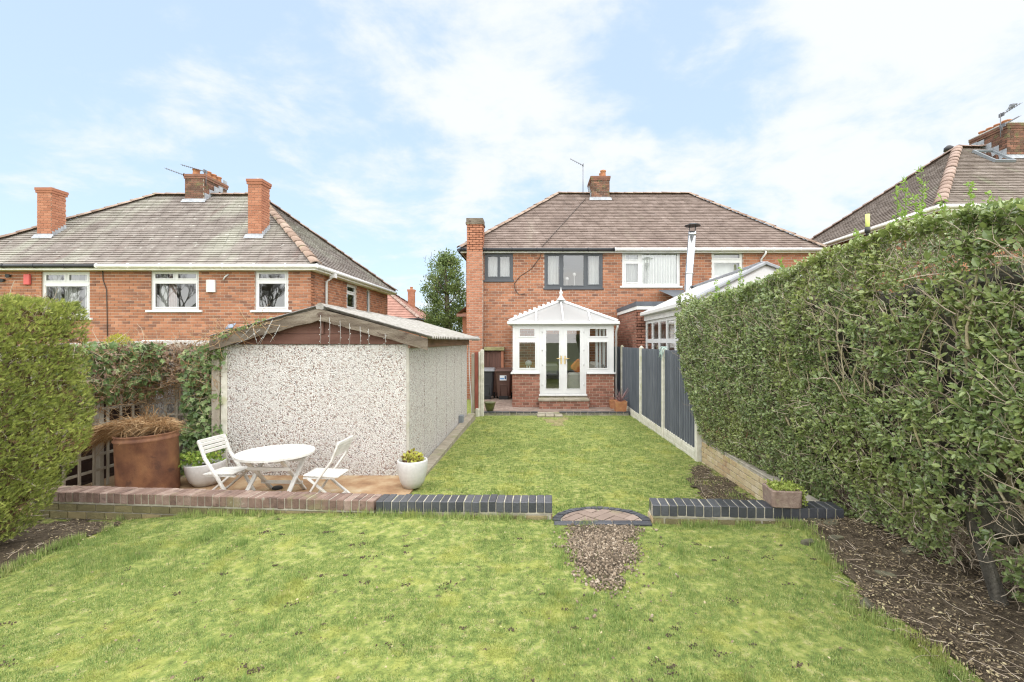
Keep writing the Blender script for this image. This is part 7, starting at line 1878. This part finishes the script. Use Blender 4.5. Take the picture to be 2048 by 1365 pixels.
    # young shoots standing above the clipped top
    for px, py, h, y in ((1806, 425, 0.26, 3.6), (1840, 415, 0.30, 3.6), (1828, 440, 0.18, 3.4), (1880, 420, 0.10, 3.2), (1935, 410, 0.14, 3.2), (1975, 412, 0.08, 3.0), (1430, 585, 0.16, 6.0), (1478, 570, 0.20, 5.8), (1455, 580, 0.12, 5.9), (1560, 540, 0.10, 4.9), (1712, 478, 0.08, 4.2), (1790, 430, 0.2, 3.7)):
        p0 = at(px, py, y); p0.z -= 0.1
        pts = np.array([[p0.x + 0.02 * math.sin(3 * s), y, p0.z + (h + 0.1) * s] for s in np.linspace(0, 1, 6)])
        twigs('shoot', pts[None], 0.003, 'privet_new', t)
        m2 = int(34 + 120 * h); s = RNG.random(m2)
        pos = np.stack([p0.x + 0.02 * np.sin(3 * s) + RNG.normal(0, 0.012, m2), y + RNG.normal(0, 0.012, m2), p0.z + (h + 0.1) * s], 1)
        leaf_cloud('shoot_leaves', pos, rand_dirs(m2, 0.6), RNG.uniform(0.022, 0.042, m2), 'privet_new', t, kind='stuff')
privet()
# rotting timber leaning in the hedge
op = MB(); p0 = Vector((3.02, 3.10, -0.05)); op.tube([p0, Vector((2.975, 3.15, 0.22)), Vector((2.90, 3.20, 0.55)), Vector((2.845, 3.24, 0.80)), Vector((2.80, 3.28, 1.0))], [0.046, 0.040, 0.043, 0.037, 0.033], 7, smooth=False)
op.build('old_post', MT['old_post'], None, 'dark rotting timber post leaning inside the privet hedge', 'post')

# ------------------------------------------------------------------ tree behind the house, far left
tc_ = at(893, 590, 24.0)
tr = thing('evergreen_tree', (tc_.x, 24.0, -0.5), 'dense dark evergreen tree between the two houses', 'tree')
b = MB(); b.tube([(tc_.x, 24, -0.6), (tc_.x + 0.1, 24, 2.5), (tc_.x - 0.1, 24.1, 5.6)], [0.22, 0.16, 0.04], 10)
for k in range(14):
    z = 1.0 + 0.3 * k; a_ = random.uniform(0, 6.28); r = 0.8
    b.tube([(tc_.x, 24, z), (tc_.x + r * 0.5 * math.cos(a_), 24 + r * 0.5 * math.sin(a_), z + 0.35), (tc_.x + r * math.cos(a_), 24 + r * math.sin(a_), z + 0.8)], [0.05, 0.035, 0.015], 6)
b.build('trunk', MT['bark_tree'], tr)
n = 330
zc = RNG.uniform(0.2, 5.95, n); prof = np.interp(zc, [0, 1.5, 4.4, 5.4, 6.1], [0.85, 1.08, 1.05, 0.75, 0.3])
a_ = RNG.uniform(0, 6.28, n); rr = prof * np.sqrt(RNG.random(n)) * RNG.uniform(0.8, 1.08, n)
ctr = np.stack([tc_.x + rr * np.cos(a_), 24 + rr * np.sin(a_), zc], 1)
k = 62
pos = (ctr[:, None, :] + RNG.normal(scale=0.13, size=(n, k, 3))).reshape(-1, 3)
dd = rand_dirs(len(pos), 1.0) + np.repeat(np.stack([np.cos(a_), np.sin(a_), np.zeros(n)], 1), k, 0) * 0.5
leaf_cloud('crown', pos, dd, RNG.uniform(0.07, 0.14, len(pos)), 'tree_leaf', tr, wide=1.0, kind='stuff')
n = 70; st_ = np.stack([tc_.x + RNG.uniform(-1.0, 0.6, n), 24 + RNG.uniform(-0.6, 0.6, n), RNG.uniform(4.3, 5.9, n)], 1)
twigs('twigs', wander(st_, rand_dirs(n, 1.4), 4, 0.11, 0.2), 0.012, 'bark_tree', tr, kind='stuff')

# ------------------------------------------------------------------ aerials, bird, odds on the roofs
def aerial(name, foot, mast_h, boom_a, boom_b, label, n=12):
    t = thing(name, tuple(foot), label, 'aerial')
    b = MB(); b.tube([foot, foot + Vector((0, 0, mast_h))], 0.016, 6); b.build('mast', MT['aerial'], t)
    a_, c_ = Vector(boom_a), Vector(boom_b)
    b = MB(); b.tube([a_, c_], 0.012, 6)
    d = (c_ - a_).normalized()
    b.build('boom', MT['aerial'], t)
    e = MB()
    for k in range(n):
        p = lerp(a_, c_, (k + 0.5) / n); w = 0.11 + 0.03 * k / n
        e.tube([p + Vector((0, -w, -0.01)), p + Vector((0, w, 0.01))], 0.006, 5); e.tube([p + Vector((0, 0, -0.035)), p + Vector((0, 0, 0.035))], 0.007, 5)
    e.build('elements', MT['aerial'], t)
    r = MB(); p = lerp(a_, c_, 0.97); r.box(p.x - 0.012, p.x + 0.012, p.y - 0.10, p.y + 0.10, p.z - 0.06, p.z + 0.06); r.build('reflector', MT['aerial'], t)
Yc = 17.85
aerial('tv_aerial', at(372, 365, Yc), 0.22, at(331, 337, Yc), at(372, 352, Yc), 'television aerial on the left side of the mossy ridge chimney')
aerial('tv_aerial', at(412, 372, Yc), 0.55, at(363, 330, Yc), at(412, 344, Yc), 'television aerial in front of the pots of the mossy ridge chimney')
aerial('tv_aerial', at(1166, 388, 20.8), 1.1, at(1140, 318, 20.8), at(1167, 332, 20.8), 'television aerial on a thin mast beside the main house chimney', 7)
aerial('tv_aerial', at(2001, 275, 16.8), 0.85, at(2041, 207, 16.8), at(2002, 231, 16.8), 'upper television aerial on the right chimney, where the bird perches', 8)
aerial('tv_aerial', at(2004, 262, 16.75), 0.2, at(2038, 233, 16.75), at(2004, 252, 16.75), 'lower television aerial on the right chimney', 9)
def bird():
    # perched pigeon: one lofted body from beak to tail
    c = at(2023, 213, 16.78)
    d = Vector((0.80, 0, 0.60)).normalized(); s = Vector((0, 1, 0)); u = d.cross(s) * -1
    prof = [(0.24, 0.002, 0.055), (0.215, 0.008, 0.045), (0.20, 0.024, 0.04), (0.175, 0.034, 0.035), (0.145, 0.032, 0.022), (0.12, 0.042, 0.01), (0.07, 0.064, 0.0), (0.0, 0.068, -0.004), (-0.06, 0.052, 0.0), (-0.11, 0.032, 0.006), (-0.16, 0.024, 0.008), (-0.23, 0.020, 0.006)]
    b = MB(); n = 10; rings = []
    for q, r, off in prof:
        i0 = len(b.v); flatz = 0.35 if q < -0.12 else 1.0
        for k in range(n):
            a_ = 2 * math.pi * k / n; b.v.append(tuple(c + d * q + u * (off + r * math.cos(a_) * flatz) + s * (r * math.sin(a_) * (0.85 if q > -0.12 else 1.5))))
        rings.append(i0)
    for i, j in zip(rings[:-1], rings[1:]):
        for k in range(n): b.f.append((i + k, i + (k + 1) % n, j + (k + 1) % n, j + k)); b.sm.append(True)
    b.f += [tuple(rings[0] + k for k in range(n)), tuple(rings[-1] + k for k in reversed(range(n)))]; b.sm += [False, False]
    for sy in (-0.02, 0.02): b.tube([c - u * 0.055 + s * sy - d * 0.02, c - u * 0.095 + s * sy - d * 0.01], 0.006, 5)
    o = b.build('pigeon', MT['feather'], None, 'grey pigeon perched on the upper aerial of the right chimney', 'bird'); fix_normals(o)
bird()
vp = thing('vent_pipe', tuple(at(1735, 480, 13.2)), 'short pole with a yellow-green sleeve above the privet hedge', 'pole')
b = MB(); b.tube([at(1735, 462, 13.2), at(1735, 429, 13.2)], 0.055, 12); b.build('sleeve', MT['lime_pole'], vp)
b = MB(); b.tube([at(1735, 455, 13.2), at(1735, 466, 13.2)], 0.07, 12); b.tube([at(1735, 464, 13.2), at(1735, 472, 13.25), at(1745, 474, 13.4), at(1752, 482, 13.6)], 0.045, 8); b.build('bracket', MT['black_metal'], vp)

# ------------------------------------------------------------------ loose stones, gravel, leaf litter
for k, (px, py, w, d_, rot, lab) in enumerate(((1610, 1040, 0.10, 0.06, 10, 'flat mossy stone nearest the blue-black wall on the bare soil'), (1632, 1056, 0.12, 0.08, -20, 'flat mossy stone beside the wall-side stone, second from the wall'), (1662, 1064, 0.13, 0.09, 25, 'largest flat mossy stone on the bare soil'), (1618, 1092, 0.13, 0.05, 5, 'dark smooth stone at the edge of the grass'), (1672, 1089, 0.14, 0.05, 0, 'long thin mossy stone behind the dark smooth one'), (1741, 1208, 0.10, 0.09, 60, 'broken grey slate standing up in the soil'), (1815, 1108, 0.12, 0.07, 15, 'dark round stone close under the privet stems'), (1770, 1148, 0.13, 0.04, -35, 'narrow green stone half sunk in the leaf litter'))):
    p = onz(px, py, 0.02); z = float(z_upper(p.x, p.y)) + 0.012
    w *= 0.62; d_ *= 0.7
    n = 7; pts = [(w * random.uniform(0.6, 1.1) * math.cos(2 * math.pi * i / n), d_ * random.uniform(0.6, 1.1) * math.sin(2 * math.pi * i / n)) for i in range(n)]
    b = MB(); T = Matrix.Translation((p.x, p.y, z)) @ Matrix.Rotation(R(rot), 4, 'Z') @ Matrix.Rotation(R(8 if k != 5 else 40), 4, 'X')
    b.add([(x, y, -0.03) for x, y in pts] + [(x, y, 0.010) for x, y in pts] + [(x * 0.93, y * 0.93, 0.016 + random.uniform(-0.003, 0.003)) for x, y in pts], [tuple(reversed(range(n))), tuple(range(2 * n, 3 * n))] + [(j * n + i, j * n + (i + 1) % n, (j + 1) * n + (i + 1) % n, (j + 1) * n + i) for j in range(2) for i in range(n)], T)
    b.build('stone', MT['slate'], None, lab, 'stone', 'flat stones in the right-hand bed')

ico = [(0, 0, 1), (0.894, 0, 0.447), (0.276, 0.851, 0.447), (-0.724, 0.526, 0.447), (-0.724, -0.526, 0.447), (0.276, -0.851, 0.447), (0.724, 0.526, -0.447), (-0.276, 0.851, -0.447), (-0.894, 0, -0.447), (-0.276, -0.851, -0.447), (0.724, -0.526, -0.447), (0, 0, -1)]
icof = [(0, 1, 2), (0, 2, 3), (0, 3, 4), (0, 4, 5), (0, 5, 1), (1, 6, 2), (2, 7, 3), (3, 8, 4), (4, 9, 5), (5, 10, 1), (6, 7, 2), (7, 8, 3), (8, 9, 4), (9, 10, 5), (10, 6, 1), (11, 7, 6), (11, 8, 7), (11, 9, 8), (11, 10, 9), (11, 6, 10)]
GRAVEL = [tuple(onz(px, py, 0.0)[:2]) for px, py in [(1125, 1055), (1270, 1052), (1272, 1075), (1262, 1105), (1252, 1130), (1238, 1160), (1236, 1185), (1212, 1176), (1185, 1172), (1160, 1150), (1142, 1112), (1130, 1085)]]
def gravel():
    n = 30000
    x = RNG.uniform(-0.3, 1.5, n); y = RNG.uniform(2.9, 4.42, n)
    jx, jy = x + RNG.normal(0, 0.045, n) + 0.12 * (vnoise(x, y, 7, 6) - 0.5), y + RNG.normal(0, 0.06, n)
    k = in_poly(jx, jy, GRAVEL) & (RNG.random(n) < np.clip(1.15 - 0.8 * (vnoise(x, y, 6, 5) > 0.62) - 0.5 * np.clip((3.5 - y) / 0.4, 0, 1), 0.1, 1))
    # strays down the worn line and to the sides
    s = RNG.random(n) < 0.006 * np.exp(-((x - 0.75 + 0.15 * (4.2 - y)) / 0.35) ** 2) * (y > 2.9)
    k |= s
    x, y = x[k], y[k]; m_ = len(x)
    z = z_upper(x, y) + RNG.random(m_) * 0.010 + 0.004
    r = np.clip(0.0075 * np.exp(RNG.normal(0, 0.36, m_)), 0.004, 0.016)
    V, F = scatter(np.array(ico) * (1 + RNG.normal(0, 0.09, (12, 3))), icof, np.stack([x, y, z], 1), frames(rand_dirs(m_), rand_dirs(m_)), np.stack([r * RNG.uniform(0.9, 1.5, m_), r, r * RNG.uniform(0.5, 0.8, m_)], 1))
    np_mesh('gravel', V, F, MT['gravel'], None, rnd=np.repeat(RNG.random(m_), 12), smooth=False, label='worn patch of brown gravel in front of the half-round step', cat='gravel', kind='stuff')
gravel()
gb_ = bed([(p[0] , p[1]) for p in GRAVEL], z_upper, 0.006); gb_.name = 'gravel_bed'

def litter():
    P = []
    for poly, zf, n, box_ in ((BED_R, z_upper, 46000, (1.0, 4.5, 1.4, 4.6)), (BED_L, z_upper, 7000, (-5.2, -3.0, 2.6, 5.0)), (BED_F, z_lower, 7000, (1.7, 2.72, 4.7, 7.8))):
        x = RNG.uniform(box_[0], box_[1], n); y = RNG.uniform(box_[2], box_[3], n)
        k = in_poly(x + RNG.normal(0, 0.04, n), y + RNG.normal(0, 0.04, n), poly) & (fbm(x, y, 77, 2.5) * 1.6 - 0.3 + RNG.random(n) * 0.5 > 0.60)
        x, y = x[k], y[k]; P.append(np.stack([x, y, zf(x, y) + 0.018 + RNG.random(len(x)) * 0.02], 1))
    P = np.concatenate(P); n = len(P)
    d_ = RNG.normal(size=(n, 3)); d_[:, 2] *= 0.25
    ups = np.tile([0, 0, 1.0], (n, 1)) + RNG.normal(scale=0.45, size=(n, 3))
    rot = frames(d_, ups); s = RNG.uniform(0.008, 0.026, n)
    V, F = scatter(LEAF_V, LEAF_F, P, rot, np.stack([s * RNG.uniform(0.5, 1.4, n), s, s], 1))
    np_mesh('leaf_litter', V, F, MT['litter'], None, rnd=np.repeat(RNG.random(n), len(LEAF_V)), label='dead leaves and bark bits strewn over the soil beds', cat='leaf litter', kind='stuff')
    n = 900
    i = RNG.integers(0, len(P), n); d_ = RNG.normal(size=(n, 3)); d_[:, 2] *= 0.08
    twigs('fallen_twigs', wander(P[i] + [0, 0, 0.006], d_, 5, RNG.uniform(0.01, 0.045, n), 0.2) * [1, 1, 1], RNG.uniform(0.0012, 0.0032, n), 'twig', None, kind='stuff', label='thin fallen twigs scattered on the soil beds', cat='twigs')
    # scraps on the lawn
    n = 520; x = RNG.uniform(-4, 3, n); y = RNG.uniform(2.2, 4.5, n)
    d_ = RNG.normal(size=(n, 3)); d_[:, 2] *= 0.3; s = RNG.uniform(0.008, 0.022, n)
    V, F = scatter(LEAF_V, LEAF_F, np.stack([x, y, z_upper(x, y) + 0.03], 1), frames(d_, np.tile([0, 0, 1.], (n, 1)) + RNG.normal(scale=0.4, size=(n, 3))), np.stack([s * 1.4, s, s], 1))
    np_mesh('lawn_leaves', V, F, MT['litter'], None, rnd=np.repeat(RNG.random(n), len(LEAF_V)), label='odd dead leaves lying on the front lawn', cat='leaf litter', kind='stuff')
litter()

# ------------------------------------------------------------------ grass
BL_V = [(-0.5, 0, 0), (0.5, 0, 0), (-0.36, 0.5, 0.10), (0.36, 0.5, 0.10), (0, 1.0, 0.38)]
BL_F = [(0, 1, 3), (0, 3, 2), (2, 3, 4)]
def grass(name, n, box_, zf, keep, ln, wd, label, flat=1.0):
    x = RNG.uniform(box_[0], box_[1], n); y = box_[2] + (box_[3] - box_[2]) * RNG.random(n) ** (1.35 if name == 'grass' else 1.2)
    k = keep(x, y); x, y = x[k], y[k]; m_ = len(x)
    thick = fbm(x, y, 81, 1.6, 4); worn = fbm(x, y, 83, 8.0, 3)
    k = RNG.random(m_) < np.clip((worn - 0.37) * 6, 0.03, 1)
    x, y, thick = x[k], y[k], thick[k]; m_ = len(x)
    tall = np.clip((thick - 0.40) * 3.2, 0.25, 1.5)
    tuft = vnoise(x, y, 85, 7.0) ** 3
    L_ = RNG.uniform(0.55, 1.2, m_) * ln * (0.45 + 0.65 * tall + 0.7 * tuft)
    tilt = RNG.uniform(0.15, 1.25, m_) * flat; a_ = RNG.uniform(0, 6.28, m_)
    d_ = np.stack([np.cos(a_) * np.sin(tilt), np.sin(a_) * np.sin(tilt), np.cos(tilt)], 1)
    ups = np.stack([-np.cos(a_) * 0.6, -np.sin(a_) * 0.6, -0.4 * np.ones(m_)], 1)
    w = RNG.uniform(0.7, 1.3, m_) * wd
    V, F = scatter(BL_V, BL_F, np.stack([x, y, zf(x, y) - 0.002], 1), frames(d_, ups), np.stack([w, L_, L_], 1))
    np_mesh(name, V, F, MT['grass'], None, rnd=np.repeat(RNG.random(m_), 5), label=label, cat='grass', kind='stuff')
def keep_up(x, y):
    jx, jy = x + RNG.normal(0, 0.035, len(x)), y + RNG.normal(0, 0.035, len(x))
    k = ~in_poly(jx, jy, BED_R) & ~in_poly(jx, jy, BED_L) & ~(in_poly(jx, jy, GRAVEL) & (RNG.random(len(x)) < 0.95 - 0.5 * np.clip((3.6 - y) / 0.4, 0, 1)))
    k &= y < wall_front(x) - 0.004
    k &= ~((np.abs(x - 0.625) < 0.47) & (y > 4.39))
    k &= (np.abs(x + 0.05 * y) < 1.18 * y + 0.5)
    worn = np.exp(-((x - 0.80 + 0.10 * (4.0 - y)) / 0.22) ** 2) * (y > 2.9) * 0.55
    return k & (RNG.random(len(x)) > worn)
grass('grass', 290000, (-4.3, 3.0, 2.05, 4.85), z_upper, keep_up, 0.021, 0.0031, 'mossy front lawn with worn and yellow patches')
# tufts along the edges: beds, wall foot
def tufts():
    P = []
    edges = [(BED_R[:12], 700), (BED_L[:7], 420), ([(-4.2, 4.74), (-1.5, 4.53), (0.15, 4.50)], 520), ([(1.1, 4.43), (2.0, 4.36)], 160)]
    for line, n in edges:
        line = np.array(line); s = RNG.random(n) * (len(line) - 1); i = s.astype(int); f = (s - i)[:, None]
        q = line[i] * (1 - f) + line[np.minimum(i + 1, len(line) - 1)] * f
        g_ = vnoise(s * 1.7, s * 0, 91, 3.0) + 0.3 * vnoise(s * 9.0, s * 0, 92, 3.0) > 0.62
        P.append((q + RNG.normal(0, 0.03, (n, 2)))[g_])
    c = np.concatenate(P); k = 9
    q = (c[:, None, :] + RNG.normal(0, 0.012, (len(c), k, 2))).reshape(-1, 2)
    ok = q[:, 1] < wall_front(q[:, 0]) - 0.004
    q = q[ok]; m_ = len(q); a_ = RNG.uniform(0, 6.28, m_); tilt = RNG.uniform(0.1, 1.0, m_)
    d_ = np.stack([np.cos(a_) * np.sin(tilt), np.sin(a_) * np.sin(tilt), np.cos(tilt)], 1); L_ = RNG.uniform(0.02, 0.085, m_)
    V, F = scatter(BL_V, BL_F, np.stack([q[:, 0], q[:, 1], z_upper(q[:, 0], q[:, 1])], 1), frames(d_, np.stack([-np.cos(a_), -np.sin(a_), -0.4 * np.ones(m_)], 1)), np.stack([np.full(m_, 0.0036), L_, L_], 1))
    np_mesh('grass_tufts', V, F, MT['grass'], None, rnd=np.repeat(RNG.random(m_) * 0.7, 5), label='longer grass tufts along the wall foot and bed edges', cat='grass', kind='stuff')
tufts()
def keep_low(x, y):
    k = (y > wall_front(x) + 0.25) & ~(in_poly(x + RNG.normal(0, 0.07, len(x)), y + RNG.normal(0, 0.1, len(x)), BED_F) & (fbm(x, y, 99, 3.0) > 0.42) & (RNG.random(len(x)) < 0.8))
    k &= ~((x < -1.49) & (y < 6.87)) & ~((np.abs(x - 0.4) < 0.36) & (y > 13.08))
    k &= ~(in_poly(x + RNG.normal(0, 0.12, len(x)), y + RNG.normal(0, 0.2, len(x)), WORN) & (RNG.random(len(x)) < 0.75)) & (RNG.random(len(x)) > 0.72 * np.exp(-((x - 0.5) / 0.55) ** 2) * np.clip((y - 10.8) / 2.2, 0, 1))
    return k
grass('lower_grass', 165000, (-1.5, 2.68, 4.8, 13.44), z_lower, keep_low, 0.036, 0.0050, 'lower lawn between the garage and the grey fence')

# worm casts and bare crumbs of soil on the front lawn
def casts():
    c = np.stack([RNG.uniform(-3.9, 2.6, 150), 2.1 + 2.4 * RNG.random(150) ** 1.2], 1)
    ok = ~in_poly(c[:, 0], c[:, 1], BED_R) & ~in_poly(c[:, 0], c[:, 1], BED_L) & ~in_poly(c[:, 0], c[:, 1], GRAVEL) & (fbm(c[:, 0], c[:, 1], 15, 1.2) > 0.44) & (c[:, 1] < wall_front(c[:, 0]) - 0.05)
    c = c[ok]; k = 14
    sp = np.repeat(RNG.uniform(0.006, 0.03, len(c)), k)[:, None] * np.array([[1.0, 0.6]])
    q = np.repeat(c, k, 0) + RNG.normal(size=(len(c) * k, 2)) * sp
    m_ = len(q); r = RNG.uniform(0.002, 0.006, m_)
    V, F = scatter(np.array(ico) * (1 + RNG.normal(0, 0.12, (12, 3))), icof, np.stack([q[:, 0], q[:, 1], z_upper(q[:, 0], q[:, 1]) + 0.005], 1), frames(rand_dirs(m_), rand_dirs(m_)), np.stack([r * 1.3, r, r * 0.8], 1))
    np_mesh('worm_casts', V, F, MT['cast'], None, rnd=np.repeat(RNG.random(m_), 12), label='dark crumbs of soil dotted over the front lawn', cat='soil', kind='stuff')
casts()
# bare trees behind the camera: the left house's windows mirror them
def bare_tree(x, y, h, seed, label):
    rs = random.Random(seed)
    t = thing('bare_tree', (x, y, -0.3), label, 'tree', 'bare trees mirrored in the windows')
    segs = []
    def grow(p, d, ln, r, depth):
        q = p + d * ln; segs.append((p, q, r, r * 0.72))
        if depth == 0: return
        for _ in range(3 if depth > 1 else 4):
            nd_ = (d + Vector((rs.uniform(-0.75, 0.75), rs.uniform(-0.75, 0.75), rs.uniform(-0.15, 0.5)))).normalized()
            grow(lerp(p, q, rs.uniform(0.6, 1.0)), nd_, ln * rs.uniform(0.6, 0.82), r * 0.62, depth - 1)
    tr_ = MB(); p0 = Vector((x, y, -0.4)); top = p0 + Vector((0.1, 0, h * 0.3)); tr_.tube([p0, top], [h * 0.03, h * 0.022], 8); tr_.build('trunk', MT['bark_tree'], t)
    for _ in range(4): grow(top, Vector((rs.uniform(-0.6, 0.6), rs.uniform(-0.6, 0.6), 1)).normalized(), h * 0.20, h * 0.011, 5)
    P = np.array([[a, lerp(a, b, 0.5), b] for a, b, _, _ in segs]); r = np.array([s[2] for s in segs])
    twigs('branches', P, np.maximum(r, 0.014), 'bark_tree', t, kind='stuff')
bare_tree(-37.0, -20, 12, 3, 'bare winter tree mirrored in the middle window of the left house')
bare_tree(-27.5, -21, 11, 5, 'bare winter tree mirrored in the single window of the left house')
bare_tree(-47.0, -19, 10, 8, 'bare winter tree mirrored in the leftmost house window')

# lush darker tufts dotted over the front lawn
def lush():
    c = np.stack([RNG.uniform(-3.9, 2.4, 260), 2.1 + 2.35 * RNG.random(260) ** 1.1], 1)
    ok = ~in_poly(c[:, 0], c[:, 1], BED_R) & ~in_poly(c[:, 0], c[:, 1], BED_L) & ~in_poly(c[:, 0], c[:, 1], GRAVEL) & (fbm(c[:, 0], c[:, 1], 18, 1.0) > 0.47)
    c = c[ok]; k = 70
    q = np.repeat(c, k, 0) + RNG.normal(size=(len(c) * k, 2)) * np.repeat(RNG.uniform(0.02, 0.07, len(c)), k)[:, None]
    ok = q[:, 1] < wall_front(q[:, 0]) - 0.01; q = q[ok]; m_ = len(q)
    a_ = RNG.uniform(0, 6.28, m_); tilt = RNG.uniform(0.1, 1.15, m_); d_ = np.stack([np.cos(a_) * np.sin(tilt), np.sin(a_) * np.sin(tilt), np.cos(tilt)], 1); L_ = RNG.uniform(0.025, 0.06, m_)
    V, F = scatter(BL_V, BL_F, np.stack([q[:, 0], q[:, 1], z_upper(q[:, 0], q[:, 1])], 1), frames(d_, np.stack([-np.cos(a_), -np.sin(a_), -0.4 * np.ones(m_)], 1)), np.stack([np.full(m_, 0.0034), L_, L_], 1))
    np_mesh('coarse_grass', V, F, MT['grass'], None, rnd=np.repeat(RNG.random(m_) * 0.55, 5), label='coarser green tufts dotted over the front lawn', cat='grass', kind='stuff')
lush()

# low cushion of moss and fine grass between the blades
def moss():
    n = 330000
    x = RNG.uniform(-4.3, 3.0, n); y = 2.05 + 2.8 * RNG.random(n) ** 1.35
    k = keep_up(x, y) & (fbm(x, y, 83, 8.0, 3) + RNG.normal(scale=0.08, size=n) > 0.36); x, y = x[k], y[k]; m_ = len(x)
    a_ = RNG.uniform(0, 6.28, m_); tilt = RNG.uniform(0.3, 1.4, m_); d_ = np.stack([np.cos(a_) * np.sin(tilt), np.sin(a_) * np.sin(tilt), np.cos(tilt)], 1); L_ = RNG.uniform(0.006, 0.015, m_)
    V, F = scatter([(-0.5, 0, 0), (0.5, 0, 0), (0, 1, 0.1)], [(0, 1, 2)], np.stack([x, y, z_upper(x, y)], 1), frames(d_, np.stack([-np.cos(a_), -np.sin(a_), -0.4 * np.ones(m_)], 1)), np.stack([np.full(m_, 0.0036), L_, L_], 1))
    np_mesh('moss', V, F, MT['grass'], None, rnd=np.repeat(0.25 + RNG.random(m_) * 0.72, 3), label='low moss between the grass of the front lawn', cat='moss', kind='stuff')
moss()
